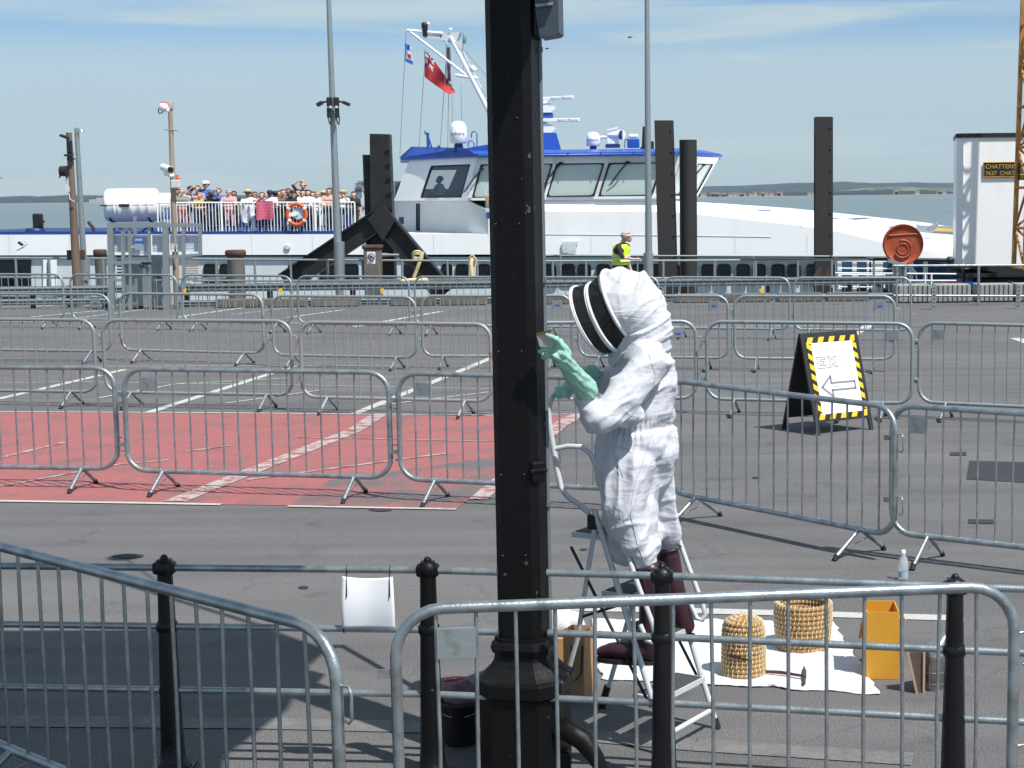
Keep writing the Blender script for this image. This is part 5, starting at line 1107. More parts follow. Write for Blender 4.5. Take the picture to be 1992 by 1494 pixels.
def emi(u, v):
    if u < .42 and v < .5:
        x, y = u/.42-.5, v/.5-.5
        if abs(x) < .09 or abs(y) < .12: return 0
        if abs(x) < .17 or abs(y) < .22 or abs(abs(x)-abs(y)) < .09: return 2
        return 1
    return 0
flag('ensign_flag', ens, 48, 32, [M_fred, M_fnavy, M_fw], emi, 'red ensign flag with a small union canton flying under the ferry mast')
def bf(u, v):
    p = P(787+u*14+v*2, 84+v*36+u*6, MDp-.1); p.y += .1*math.sin(u*5+v*4); return p
flag('house_flag', bf, 14, 24, [M_fb, M_fw, M_fred], lambda u, v: 2 if (abs(v-.62) < .12 and abs(u-.55) < .2) else 1 if abs(v-.55) < .24 and u > .15 or (v < .25 and u > .75) else 0, 'small blue and white flag at the left end of the mast yard')
def bf2(u, v):
    p = P(869+u*7+v*1, 92+v*66, MDp+.2); p.y += .05*math.sin(u*5+v*9); return p
flag('furled_pennant', bf2, 6, 24, [mat('flag_maroon', (.16, .06, .08), .8)], lambda u, v: 0, 'dark furled pennant hanging behind the red ensign')
# lifebuoy, towel, white cloth on the railing
t = T('lifebuoy', 'orange lifebuoy hung on the white deck railing', 'lifebuoy', P(577, 417, FD))
c = P(577, 417, FD-.05); rr_ = [c+V((.31*math.cos(a*.2618), 0, .345*math.sin(a*.2618))) for a in range(24)]; q = MB(); q.tube(rr_, .065, 10, closed=True); q.build('ring', M_orange, t)
q = MB()
for a in (.6, 2.5, 3.75, 5.7): p = c+V((.31*math.cos(a), 0, .345*math.sin(a))); tt_ = V((-.31*math.sin(a), 0, .345*math.cos(a))).normalized(); q.tube([p-tt_*.035, p+tt_*.035], .071, 10)
q.build('reflective_band', M_whitesun, t)
q = MB(); q.slab([P(562, 414, FD-.08), P(576, 412, FD-.08), P(580, 416, FD-.08), P(574, 421, FD-.08), P(562, 421, FD-.08)], (0, .02, 0)); tt2 = q.build('float_light', M_whitesun, t)
q = MB(); q.lathe(P(580, 415, FD), [(.2, 0), (.2, .03)], 16, Matrix.Rotation(R(90), 3, 'X')); q.build('backing_plate', M_greyw, t)
def tw(u, v):
    p = P(498+u*33+math.sin(v*3)*.8, 391+v*36+math.sin(u*9)*1.2*v, FD-.06); p.y -= .05*math.sin(u*8)*v+.03; return p
def twm(u, v): 
    z = abs((u*4.5) % 1-.5)*.24; return 1 if ((v+z) % .165) < .06 else 0
q = flag('beach_towel', tw, 60, 60, [M_pinkt, M_pinkl], twm, 'pink towel with zigzag stripes hung over the ferry deck railing'); q['category'] = 'towel'
def wc(u, v):
    p = P(474+u*16-v*6+v*u*14+math.sin(v*7)*1, 400+v*(26+8*math.sin(u*5)), FD-.05); p.y -= .05*math.sin(u*11); return p
q = flag('white_garment', wc, 20, 16, [M_cloth], lambda u, v: 0, 'white garment hanging through the ferry railing left of the pink towel'); q['category'] = 'cloth'
q = MB()
for yy in (346, 351, 356): q.loft([[P(336, yy, 57.6), P(352, yy+1, 57.6), P(352, yy+3, 57.6), P(336, yy+3, 57.6)], [P(336, yy, 57.9), P(352, yy+1, 57.9), P(352, yy+3, 57.9), P(336, yy+3, 57.9)]])
q.tube([P(342, 340, 57.7), P(343, 352, 57.7)], .09, 8); q.tube([P(343, 352, 57.7), P(344, 392, 57.7)], .035, 8); tag(q.build('liferaft_beacon', [M_orange]), 'orange and white beacon standing on the ferry deck beside the tan pole', 'beacon')
# ------------------------------------------------------------------ bow gear, pontoon cabins, orange disc, crane
t = T('landing_cabin', 'pale cabin with a blue tinted window and yellow stripe beyond the orange disc', 'cabin', P(1830, 500, 60))
q = MB(); q.slab([P(1784, 486, 59.8), P(1784, 448, 59.8), P(1800, 440, 59.8), P(1880, 442, 59.8), P(1880, 495, 59.8)], (0, 2, 0)); q.build('wall', mat('slate_grey_paint', (.25, .31, .35), .5), t)
q = MB(); q.slab([P(1812, 449, 59.75), P(1815, 443, 59.75), P(1880, 446, 59.75), P(1880, 452, 59.75)], (0, .05, 0)); q.build('yellow_stripe', mat('buff_stripe', (.62, .42, .13), .5), t)
q = MB(); q.slab([P(1819, 482, 59.7), P(1822, 467, 59.7), P(1880, 468, 59.7), P(1880, 488, 59.7)], (0, .05, 0)); q.build('window', mat('pale_blue_glass', (.25, .36, .42), .15), t)
q = MB(); q.tube([P(1706, 460, 60), P(1720, 452, 60), P(1738, 441, 60)], [.03, .09, .05], 6); q.tube([P(1804, 450, 58), P(1812, 446, 58), P(1824, 434, 58)], [.08, .12, .06], 6); q.tube([P(1784, 440, 58), P(1783, 436, 58), P(1786, 434, 58), P(1788, 438, 58)], .02, 5); tag(q.build('mooring_cleat', M_galvd), 'dark mooring cleats on the white bow either side of the orange disc', 'cleat')
t = T('pontoon_shelter', 'white framed pontoon shelter with blue glazing under the bow', 'shelter', P(1720, 560, 50))
q = MB(); q.slab([P(1632, 575, 50.5), P(1870, 575, 50.5), P(1870, 508, 50.5), P(1632, 506, 50.5)], (0, .1, 0)); q.build('glazing', mat('blue_glazing', (.03, .075, .13), .15), t)
for x_ in (1633, 1662, 1690, 1704, 1740, 1772, 1800):
    q = MB(); q.box(P(x_, 540, 50.2), (.42 if x_ in (1704,) else .13, .1, 1.05)); q.build('post', M_whitesun, t)
for yy in (508, 522, 534, 546, 558): q = MB(); q.tube([P(1632, yy, 50.1), P(1740, yy+1, 50.1)], .022, 6); q.build('rail', M_whitesun, t)
for x_ in (1706, 1715): q = MB(); q.slab([P(x_-3, 555, 50.05), P(x_+3, 555, 50.05), P(x_+2, 543, 50.05), P(x_-2, 543, 50.05)], (0, .04, 0)); q.build('blue_notice', M_bluepl, t)
q = MB(); q.tube([P(1762, 558, 48), P(1762, 520, 48), P(1772, 520, 48), P(1782, 530, 48), P(1784, 548, 48)], .03, 6); q.tube([P(1762, 533, 48), P(1812, 533, 48)], .03, 6); q.tube([P(1762, 548, 48), P(1800, 550, 48)], .03, 6); tag(q.build('gangway_rail', M_whitesun), 'white curved gangway rail right of the orange disc', 'railing')
q = MB(); q.bar(P(1760, 556, 47), P(1890, 545, 47), .4, .08); q.bar(P(1815, 549, 46.9), P(1882, 545, 46.9), .3, .1); tag(q.build('gangway', M_greyw), 'pale gangway platform reaching under the crane barge', 'gangway')
q = MB(); q.slab([P(1815, 520, 54), P(1943, 537, 54), P(1941, 541, 54), P(1908, 541, 54), P(1905, 560, 54), P(1870, 548, 54)], (0, .5, 0)); tag(q.build('second_bow', M_whitesun), 'white pointed boat bow reaching behind the crane platform', 'boat')
for x0_, x1_, m_, lb, ct in ((1830, 1846, M_red, 'red life vest lying on the barge edge', 'life vest'), (1854, 1874, mat('deep_red', (.3, .02, .03), .7), 'dark red life vest lying on the barge edge', 'life vest'), (1878, 1900, M_bluepl, 'blue crate on the barge edge beside the red vests', 'crate'), (1785, 1820, mat('brown_tarp', (.14, .07, .05), .8), 'brown tarpaulin bundle on the black barge edge', 'tarpaulin')):
    a, b = P(x0_, 560, 45.4), P(x1_, 552, 45.4); q = MB(); q.box(((a.x+b.x)/2, 45.3, (a.z+b.z)/2-(.1 if ct == 'tarpaulin' else 0)), (b.x-a.x, .4, b.z-a.z+.08), bev=.03); tag(q.build(ct.replace(' ', '_'), m_), lb, ct)
for x0_, x1_, m_, lb in ((1760, 1793, M_bluepl, 'short blue fender below the barge edge'), (1826, 1848, M_red, 'red and white fender tube below the barge, left one'), (1855, 1876, M_red, 'red and white fender tube below the barge, right one'), (1880, 1908, M_bluepl, 'blue fender tube below the barge nearest the crane')):
    a, b = P(x0_, 582, 42), P(x1_, 582, 42); q = MB(); q.tube([a, b], .06, 10); q.cur = 1; m3 = a.lerp(b, .55); q.tube([m3-V((.11, 0, 0)), m3+V((.11, 0, 0))], .064, 10); tag(q.build('fender', [m_, M_whitesun]), lb, 'fender')
q = MB(); q.slab([P(1755, 576, 45), P(1912, 576, 45), P(1912, 563, 45), P(1755, 562, 45)], (0, 5, 0)); tag(q.build('barge_edge', M_blk), 'black steel edge of the low barge beneath the crane', 'barge')
# orange disc on its axle
t = T('orange_disc', 'large round orange steel dished disc on a dark horizontal bar', 'disc', P(1757, 475, 42))
c = P(1757, 475, 42); Mx = Matrix.Rotation(R(90), 3, 'X'); s_ = F/42; r = 39/s_
q = MB(); q.lathe(c, [(r, -.12), (r, .06), (r*.965, .10), (r*.93, .06), (r*.9, .03), (r*.55, .05), (0, .05)], 40, Mx, True, False); q.lathe(c, [(0, -.12), (r, -.12)], 40, Mx, False, False); q.build('dish', M_orangem, t)
q = MB(); c2_ = c+V((-.02, -.05, -.12)); q.tube([c2_+V((.22*math.cos(a*.2618-2.6), 0, .22*math.sin(a*.2618-2.6))) for a in range(18)], .03, 8); q.tube([c2_+V((.14*math.cos(a*.35), -.01, .14*math.sin(a*.35))) for a in range(18)], .022, 8, closed=True); q.tube([c+V((-.38, -.05, .22)), c+V((.4, -.05, .26))], .03, 8); q.build('raised_rings', M_orangem, t)
q = MB(); q.tube([P(1440, 505, 42.3), P(1700, 503, 42.3)], .02, 6); q.tube([P(1690, 504, 42.3), P(1852, 506, 42.3)], .045, 8); q.lathe(P(1848, 506, 42.3), [(.03, -.12), (.09, -.05), (.09, .05), (.03, .12)], 10, Matrix.Rotation(R(90), 3, 'Y')); q.build('axle_bar', M_blackplas, t)
q = MB(); q.box(P(1745, 512, 41.8), (.5, .2, .09), Matrix.Rotation(R(18), 3, 'Y')); q.tube([P(1752, 512, 41.9), P(1752, 560, 41.9)], .05, 8); q.tube([P(1740, 512, 41.9), P(1740, 600, 41.9)], .04, 8); q.tube([P(1760, 512, 41.9), P(1760, 575, 41.9)], .06, 8); q.build('support_frame', M_galvd, t)
# shade caster of the disc is the lattice crane. Crane cabin
CDp = 46.0
t = T('crane_cabin', 'white crane machinery cabin with a black plate at the right edge', 'crane cabin', P(1930, 515, CDp))
zb_, zt2 = P(1870, 517, CDp).z, P(1870, 268, CDp).z; xl, xr = P(1873, 400, CDp).x, P(1873, 400, CDp).x+4.2
q = MB(); q.loft([[V((x, y, z)) for x, y in ((xl, CDp), (xr, CDp), (xr, CDp+3), (xl+.3, CDp+3), (xl-.16, CDp+.12))] for z in (zb_, zt2)]); q.build('body', M_whitesun, t)
q = MB(); q.loft([[V((x, y, z)) for x, y in ((xl-.02, CDp-.05), (xr+.05, CDp-.05), (xr+.05, CDp+3), (xl+.28, CDp+3), (xl-.19, CDp+.1))] for z in (zt2, zt2+.12)]); q.build('roof_edge', M_blackplas, t)
q = MB(); q.tube([V((xl, CDp-.01, zb_)), V((xl, CDp-.01, zt2))], .02, 6); q.build('corner_trim', M_white, t)
a, b = P(1914, 317, CDp-.03), P(1985, 344, CDp-.03); q = MB(); q.box(((a.x+b.x)/2, CDp-.03, (a.z+b.z)/2), (b.x-a.x, .03, a.z-b.z)); npl = q.build('name_plate', M_blk, t)
q = MB(); text_mb('CHATTERIS', .165, FACE, P(1917, 324.5, CDp-.06), align='LEFT', mb=q); text_mb('7637  CHATTERIS', .155, FACE, P(1917, 337.5, CDp-.06), align='LEFT', mb=q); q.build('lettering', mat('sign_ochre', (.55, .36, .05), .6), npl)
q = MB(); q.tube([P(1913.5, 316.5, CDp-.05), P(1985, 315.5, CDp-.05)], .014, 4); q.tube([P(1913.5, 344.5, CDp-.05), P(1985, 343.5, CDp-.05)], .014, 4); q.tube([P(1913.5, 316.5, CDp-.05), P(1913.5, 344.5, CDp-.05)], .014, 4); q.build('plate_rim', M_ochre, npl)
q = MB(); q.box(V(((xl+xr)/2+1.0, CDp+1, zb_-.25)), (xr-xl+2.0, 3, .1)); q.slab([P(1862, 519, CDp-.3), P(2100, 517, CDp-.3), P(2100, 545, CDp-.3), P(1942, 541, CDp-.3), P(1942, 530, CDp-.3)], (0, 3, 0)); q.slab([P(1908, 575, CDp-.2), P(1910, 543, CDp-.2), P(2100, 543, CDp-.2), P(2100, 575, CDp-.2)], (0, 3, 0)); q.slab([P(1873, 520, CDp-.4), P(1877, 520, CDp-.4), P(1877, 565, CDp-.4), P(1873, 565, CDp-.4)], (0, .2, 0)); q.build('undercarriage', M_blk, t)
q = MB(); 
for k in range(4): q.lathe(P(1965+k*32, 560, CDp-.5), [(.2, 0), (.2, .15)], 14, Matrix.Rotation(R(90), 3, 'X'))
q.build('roller', M_steelblk, t)
t = T('crane_boom', 'ochre lattice crane boom rising at the right edge in front of the white cabin', 'crane boom', P(1975, 520, 44))
bo = P(1972, 520, 44.0); btop = P(1991, -30, 44.0); ax = (btop-bo); Lb = ax.length; ax.normalize(); sx_ = V((1, 0, 0)); sx_ = (sx_-ax*sx_.dot(ax)).normalized(); sy_ = V((0, -1, 0)); W_ = 1.25
def bp_(i, j, s): return bo+sx_*(W_*i)+sy_*(W_*j)+ax*s
for i in (0, 1):
    for j in (0, 1): q = MB(); q.bar(bp_(i, j, 0), bp_(i, j, Lb+1.5), .11, .11); q.build('chord', M_ochre, t)
q = MB(); n = 7; st_ = Lb/n
for k in range(n+1):
    for (a, b) in (((0, 0), (1, 0)), ((0, 1), (1, 1)), ((0, 0), (0, 1)), ((1, 0), (1, 1))):
        q.tube([bp_(*a, k*st_), bp_(*b, (k+(1 if k % 2 else -0))*st_ if False else k*st_)], .035, 6)
        a2, b2 = (a, b) if k % 2 else (b, a); q.tube([bp_(*a2, k*st_), bp_(*b2, (k+1)*st_)], .035, 6)
q.build('lacing', M_ochre, t)
q = MB()
for a, txt in ((322, 'T'), (333, 'C'), (345, 'R')): q.box(P(1988, a, 43.9), (.22, .02, .14)); 
o = q.build('small_plate', M_blk, t)
q = MB()
for a, txt in ((322, 'T'), (333, 'C'), (345, 'R')): text_mb(txt, .14, FACE, P(1988, a, 43.88), mb=q)
q.build('lettering', M_yel, o)
# ------------------------------------------------------------------ people
def blob_mesh(caps, voxel, smooth_it, mats, disp=None, name='body'):
    """caps: (p, q, r1, r2, mat). One continuous voxel-merged surface, coloured by the nearest limb."""
    q = MB()
    for c_ in caps:
        p, e, r1, r2 = V(c_[0]), V(c_[1]), c_[2], c_[3]
        q.ball(p, r1, 14); q.ball(e, r2, 14)
        if (e-p).length > 1e-4: q.tube([p, e], [r1, r2], 14)
    me = bpy.data.meshes.new('tmp'); me.from_pydata(q.v, [], q.f); o = bpy.data.objects.new('tmp', me); COL.objects.link(o)
    m = o.modifiers.new('r', 'REMESH'); m.mode = 'VOXEL'; m.voxel_size = voxel; m.use_smooth_shade = True
    if smooth_it: s = o.modifiers.new('s', 'SMOOTH'); s.iterations = smooth_it; s.factor = .5
    dg = bpy.context.evaluated_depsgraph_get(); me2 = bpy.data.meshes.new_from_object(o.evaluated_get(dg)); bpy.data.objects.remove(o)
    me2.name = name; me2.materials.clear()
    for mm in mats: me2.materials.append(mm)
    nP = len(me2.polygons); cen = np.zeros(nP*3); me2.polygons.foreach_get('center', cen); cen = cen.reshape(-1, 3)
    best = np.full(nP, 1e9); idx = np.zeros(nP, int)
    for c_ in caps:
        p, e = np.array(c_[0]), np.array(c_[1]); d = e-p; L2 = max((d*d).sum(), 1e-9); t_ = np.clip(((cen-p)@d)/L2, 0, 1)
        ds = np.linalg.norm(cen-(p+t_[:, None]*d), axis=1)-(c_[2]+(c_[3]-c_[2])*t_); k = ds < best; best[k] = ds[k]; idx[k] = c_[4]
    me2.polygons.foreach_set('material_index', idx.astype(np.int32)); me2.polygons.foreach_set('use_smooth', np.ones(nP, bool))
    if disp:
        me2.calc_loop_triangles(); ns = [v.normal.copy() for v in me2.vertices]
        for v, n in zip(me2.vertices, ns): v.co = v.co+n*disp(v.co, n)
    me2.update(); return me2
WIDE = 1.22
def person_caps(pose, sk, sh, tr, sleeve=True, female=False, lean=0.0, head=(0, 0), look=0.0):
    """facing -Y, feet at origin, 1.72 m"""
    w = .18 if not female else .155; c = []
    hip, chest = V((0, 0, .92)), V((0, -lean*.5, 1.28)); nk = V((0, -lean, 1.46)); hd = V((head[0], -lean-.01+head[1], 1.60))
    for s in (-1, 1):
        c += [(V((s*.09, 0, .9)), V((s*.10, -.01, .5)), .088, .06, tr), (V((s*.10, -.01, .5)), V((s*.11, .01, .1)), .06, .042, tr), (V((s*.11, .02, .05)), V((s*.12, -.13, .035)), .045, .035, 3)]
    c += [(V((-.06, 0, .95)), V((.06, 0, .95)), .115, .115, tr), (V((-.05, 0, 1.08)), V((.05, 0, 1.08)), .11, .11, sh), (V((-w*.55, -lean*.5, 1.28)), V((w*.55, -lean*.5, 1.28)), .125, .125, sh), (V((-w*.7, -lean*.9, 1.40)), V((w*.7, -lean*.9, 1.40)), .065, .065, sh)]
    c += [(nk-V((0, 0, .05)), nk+V((0, -.01, .06)), .05, .048, sk), (hd+V((0, .01, .02)), hd+V((0, .015, .03)), .098, .098, sk), (hd+V((0, -.03, -.06)), hd+V((0, -.045, -.075)), .06, .048, sk), (hd+V((0, -.1, -.01)), hd+V((0, -.118, -.03)), .012, .015, sk)]
    for s in (-1, 1):
        S_ = V((s*(w+.02), -lean*.9, 1.39)); kind = pose[0] if s < 0 else pose[1]
        if kind == 'rail': E, Wr, Hn = V((s*(w+.08), -.14-lean, 1.12)), V((s*.12, -.32-lean, 1.08)), V((s*.02, -.36-lean, 1.08))
        elif kind == 'down': E, Wr, Hn = V((s*(w+.07), 0, 1.10)), V((s*(w+.08), -.06, .86)), V((s*(w+.07), -.09, .77))
        elif kind == 'brow': E, Wr, Hn = V((s*(w+.17), -.12-lean, 1.43)), V((s*.17, -.15-lean, 1.62)), V((s*.07, -.135-lean, 1.68))
        elif kind == 'face': E, Wr, Hn = V((s*(w+.08), -.22-lean, 1.27)), V((s*.10, -.30-lean, 1.48)), V((s*.05, -.28-lean, 1.56))
        elif kind == 'top': E, Wr, Hn = V((s*(w+.14), -.05, 1.62)), V((s*.12, -.04, 1.78)), V((s*.04, -.02, 1.77))
        elif kind == 'point': E, Wr, Hn = V((s*(w+.2), -.15, 1.30)), V((s*(w+.4), -.28, 1.42)), V((s*(w+.5), -.32, 1.46))
        c += [(S_, E, .058, .045, sh), (S_.lerp(E, .6), E, .047, .043, sh if sleeve else sk), (E, Wr, .041, .031, sk), (Wr, Hn, .033, .034, sk)]
        hv = (Hn-Wr).normalized(); sd_ = hv.cross(V((0, 0, 1))) if abs(hv.z) < .9 else V((1, 0, 0)); sd_.normalize()
        for f_ in (-1.5, -.5, .5, 1.5): c.append((Hn+sd_*f_*.017, Hn+hv*.07+sd_*f_*.019, .011, .009, sk))
        c.append((Wr.lerp(Hn, .4)+sd_*.03, Wr.lerp(Hn, 1.1)+sd_*.055, .012, .01, sk))
    return c
def make_person(label, pxh, pyh, d, pose, skin, shirt, trou, hair=None, hat=None, rot=0, glasses=False, female=False, lean=0.0, height=None, zfeet=None, sleeve=True, long_hair=False, group=None, shoes=None, scale=1.0, cap_col=None, hd=(0, 0), vest=None, voxel=.026):
    eye = P(pxh, pyh, d); base_z = zfeet; sc_ = scale if zfeet is None else max(.78, min(1.13, (eye.z-zfeet)/1.62))
    loc = V((eye.x, d, zfeet)); t = T('person', label, 'person', (0, 0, 0), group); t['base'] = (0, 0, 0); t.location = loc; t.rotation_euler = (0, 0, R(rot)); t.scale = (WIDE*sc_, WIDE*sc_, sc_) if zfeet is not None and d > 50 else (sc_,)*3
    caps = person_caps(pose, 0, 1, 2, sleeve, female, lean, hd); me = blob_mesh(caps, voxel, 2, [skin, shirt, trou, shoes or M_blk], name='body')
    b = bpy.data.objects.new('body', me); COL.objects.link(b); b.parent = t
    hc = V((hd[0], -lean+hd[1]+.005, 1.63))
    if hair:
        q = MB(); q.ball(hc+V((0, .012, .012)), .108, 16, (1, 1, 1)); keep = []
        vv = [V(v) for v in q.v]
        q.v = [tuple(v if not (v.y < hc.y-.045 and v.z < hc.z+.035) else v+V((0, .05, .02))) for v in vv]
        if long_hair: q.tube([hc+V((0, .05, .02)), hc+V((0, .08, -.1)), hc+V((0, .07, -.24))], [.085, .09, .06], 12); q.ball(hc+V((0, .07, -.24)), .06, 10)
        h_ = q.build('hair', hair, None); h_.parent = t
    if hat == 'straw':
        q = MB(); q.lathe(hc, [(.19, .035), (.195, .045), (.1, .06), (.095, .12), (.07, .145), (0, .15)], 20, Matrix.Rotation(R(-8), 3, 'X')); h_ = q.build('sun_hat', M_hat); h_.parent = t
        q = MB(); q.lathe(hc, [(.102, .062), (.1, .085)], 20, Matrix.Rotation(R(-8), 3, 'X'), True, False); x_ = q.build('hat_band', M_blk); x_.parent = h_
    if hat == 'cap':
        q = MB(); q.lathe(hc, [(.112, .02), (.11, .06), (.085, .105), (.04, .125), (0, .128)], 18); q.slab([hc+V((-.07, -.08, .03)), hc+V((.07, -.08, .03)), hc+V((.05, -.18, .015)), hc+V((-.05, -.18, .015))], (0, 0, .012)); h_ = q.build('cap', cap_col or M_fnavy); h_.parent = t
    if glasses:
        q = MB(); 
        for s in (-1, 1): q.ball(hc+V((s*.035, -.092, -.02)), .027, 10, (1, .35, .7))
        q.tube([hc+V((-.09, -.03, -.01)), hc+V((-.06, -.085, -.012)), hc+V((.06, -.085, -.012)), hc+V((.09, -.03, -.01))], .005, 4); g_ = q.build('sunglasses', M_blk); g_.parent = t
    else:
        q = MB()
        for s in (-1, 1): q.ball(hc+V((s*.034, -.09, -.02)), .011, 8)
        g_ = q.build('eyes', M_blk); g_.parent = t
    return t
def cm(nm, c): return bpy.data.materials.get(nm) or mat(nm, c, .85, 0, .08, 14)
c_wh = cm('tee_white', (.74, .74, .76)); c_ol = cm('shirt_olive', (.24, .25, .20)); c_pk = cm('shirt_pink', (.62, .33, .34)); c_pe = cm('shirt_peach', (.66, .36, .27)); c_bl = cm('top_blue', (.05, .13, .42)); c_bk = cm('top_black', (.02, .02, .022))
c_br = cm('jacket_brown', (.20, .14, .12)); c_ms = cm('top_mustard', (.55, .36, .06)); c_gr = cm('top_rose', (.52, .38, .38)); c_tan = cm('trousers_tan', (.35, .28, .2)); c_jn = cm('jeans_blue', (.05, .07, .12)); c_dk = cm('trousers_dark', (.03, .03, .035)); c_wc = cm('cap_white', (.6, .65, .72)); c_or = cm('top_coral', (.66, .24, .18))
PG = 'passengers crowded along the ferry deck railing'
Pp_ = [
 ('in white top half hidden behind the tan camera pole', 346, 372, 56.6, ('down', 'down'), M_skin2, c_wh, c_jn, dict(hair=M_hair)),
 ('grey haired man in olive shirt and sunglasses, arms resting on the rail', 354, 372, 55.6, ('rail', 'rail'), M_skin, c_ol, c_or, dict(hair=M_hairg, glasses=True)),
 ('dark haired, in white t-shirt, seen from behind', 371, 367, 57.6, ('down', 'down'), M_skin, c_wh, c_jn, dict(hair=M_hair, rot=180)),
 ('red haired woman shading her eyes behind a mustard hat', 384, 366, 57.0, ('brow', 'down'), M_skin, c_gr, c_jn, dict(hair=M_hairb, female=True)),
 ('small child in mustard top left of the white and blue cap', 389, 381, 55.8, ('rail', 'rail'), M_skin, c_ms, c_dk, dict(hair=M_hairy)),
 ('in a white and blue cap with a hand at the face, highest at left', 400, 358, 57.2, ('face', 'down'), M_skin, c_bl, c_jn, dict(hat='cap', cap_col=c_wc, hair=M_hairb)),
 ('dark skinned woman in black top raising an arm to her forehead', 409, 378, 55.7, ('down', 'brow'), M_skin3, c_bk, c_jn, dict(hair=M_hair, female=True)),
 ('brown haired, in royal blue top with a hand over the brow', 425, 371, 56.8, ('brow', 'down'), M_skin, c_bl, c_dk, dict(hair=M_hairb, sleeve=False)),
 ('short haired man in pink shirt and sunglasses leaning on the rail', 445, 373, 55.6, ('rail', 'rail'), M_skin, c_pk, c_pk, dict(hair=M_hairg, glasses=True)),
 ('standing in shadow close behind the pink shirted man', 455, 376, 57.2, ('down', 'down'), M_skin2, c_bk, c_dk, dict(hair=M_hair)),
 ('woman in a wide straw hat and white top pointing to the right', 482, 375, 55.8, ('rail', 'point'), M_skin2, c_wh, c_bl, dict(hat='straw', hair=M_hair, female=True, sleeve=False)),
 ('holding up a phone beside the straw hatted woman', 495, 377, 56.2, ('face', 'face'), M_skin2, c_or, c_jn, dict(hair=M_hairb, female=True, sleeve=False)),
 ('light brown haired woman just left of the navy cap', 509, 378, 56.3, ('down', 'face'), M_skin, c_or, c_jn, dict(hair=M_hairb, female=True, long_hair=True)),
 ('in a white t-shirt and navy cap behind the pink towel', 525, 375, 55.6, ('rail', 'rail'), M_skin3, c_wh, c_jn, dict(hat='cap', hair=M_hair)),
 ('dark haired head turned away right of the navy cap', 536, 376, 56.8, ('down', 'down'), M_skin2, c_gr, c_dk, dict(hair=M_hair, rot=140)),
 ('older woman in brown jacket looking down', 552, 373, 55.9, ('rail', 'down'), M_skin, c_br, c_dk, dict(hair=M_hairb, female=True, lean=.08)),
 ('bearded man in black cap and black jacket above the lifebuoy', 570, 375, 55.7, ('rail', 'rail'), M_skin, c_bk, c_dk, dict(hat='cap', cap_col=M_blk, hair=M_hair)),
 ('blond woman in black top, hand on her head, highest of the crowd', 590, 359, 57.4, ('top', 'down'), M_skin, c_bk, c_jn, dict(hair=M_hairy, female=True, glasses=True)),
 ('dark haired, in white t-shirt right of the black cap', 589, 374, 55.7, ('rail', 'rail'), M_skin, c_wh, c_bk, dict(hair=M_hair)),
 ('dark haired, resting the chin on a hand', 599, 374, 56.4, ('face', 'down'), M_skin, c_wh, c_jn, dict(hair=M_hair, female=True)),
 ('woman with sunglasses and white vest over bare arms', 618, 376, 55.7, ('rail', 'rail'), M_skin, c_wh, c_wh, dict(hair=M_hairy, female=True, glasses=True, sleeve=False)),
 ('in pale hat half hidden between the white vest and the peach shirt', 629, 377, 57.0, ('down', 'down'), M_skin, c_tan, c_jn, dict(hat='straw', hair=M_hairb)),
 ('young dark haired man in peach t-shirt left of the lighting column', 640, 371, 55.7, ('rail', 'rail'), M_skin, c_pe, c_dk, dict(hair=M_hair, glasses=True)),
 ('with a tan cap behind the young man in peach', 648, 367, 57.2, ('down', 'down'), M_skin, c_pe, c_dk, dict(hat='cap', cap_col=c_tan, hair=M_hairb)),
 ('woman in a pale straw hat just right of the lighting column', 667, 376, 56.0, ('rail', 'face'), M_skin, c_wh, c_jn, dict(hat='straw', hair=M_hairy, female=True, sleeve=False)),
 ('dark haired, in black top at the right end of the railing', 688, 377, 56.0, ('rail', 'down'), M_skin, c_bk, c_dk, dict(hair=M_hair, long_hair=True, female=True)),
 ('in rose top peering between the two women who shade their eyes', 417, 377, 57.6, ('down', 'down'), M_skin, c_gr, c_jn, dict(hair=M_hairg)),
 ('in pale top half hidden just left of the navy cap', 518, 378, 57.5, ('down', 'down'), M_skin, c_wh, c_jn, dict(hair=M_hairg)),
 ('in coral top between the dark head and the brown jacket', 544, 375, 57.6, ('down', 'down'), M_skin, c_or, c_jn, dict(hair=M_hairb)),
 ('in black top behind the brown jacketed woman and the black cap', 561, 371, 57.8, ('down', 'down'), M_skin2, c_bk, c_dk, dict(hair=M_hairb)),
 ('in black directly below the blond woman with her hand raised', 580, 373, 57.2, ('down', 'face'), M_skin, c_bk, c_dk, dict(hair=M_hair)),
 ('in pink top between the chin resting woman and the white vest', 608, 377, 57.4, ('down', 'down'), M_skin, c_pk, c_jn, dict(hair=M_hair)),
 ('in pale pink top between the tan cap and the lighting column', 655, 375, 57.8, ('down', 'down'), M_skin, c_pk, c_jn, dict(hair=M_hairy)),
]
for lb, px, py, d, pose, sk_, sh_, tr_2, kw in Pp_:
    make_person('passenger '+lb, px, py+1, d, pose, sk_, sh_, tr_2, zfeet=deckz(px)+.0, group=PG, **kw)
# man in the wheelhouse
make_person('man in white shirt sitting at the wheelhouse side window', 855, 349, 58.3, ('rail', 'down'), M_skin2, c_wh, c_dk, hair=M_hair, rot=-60, zfeet=1.62)
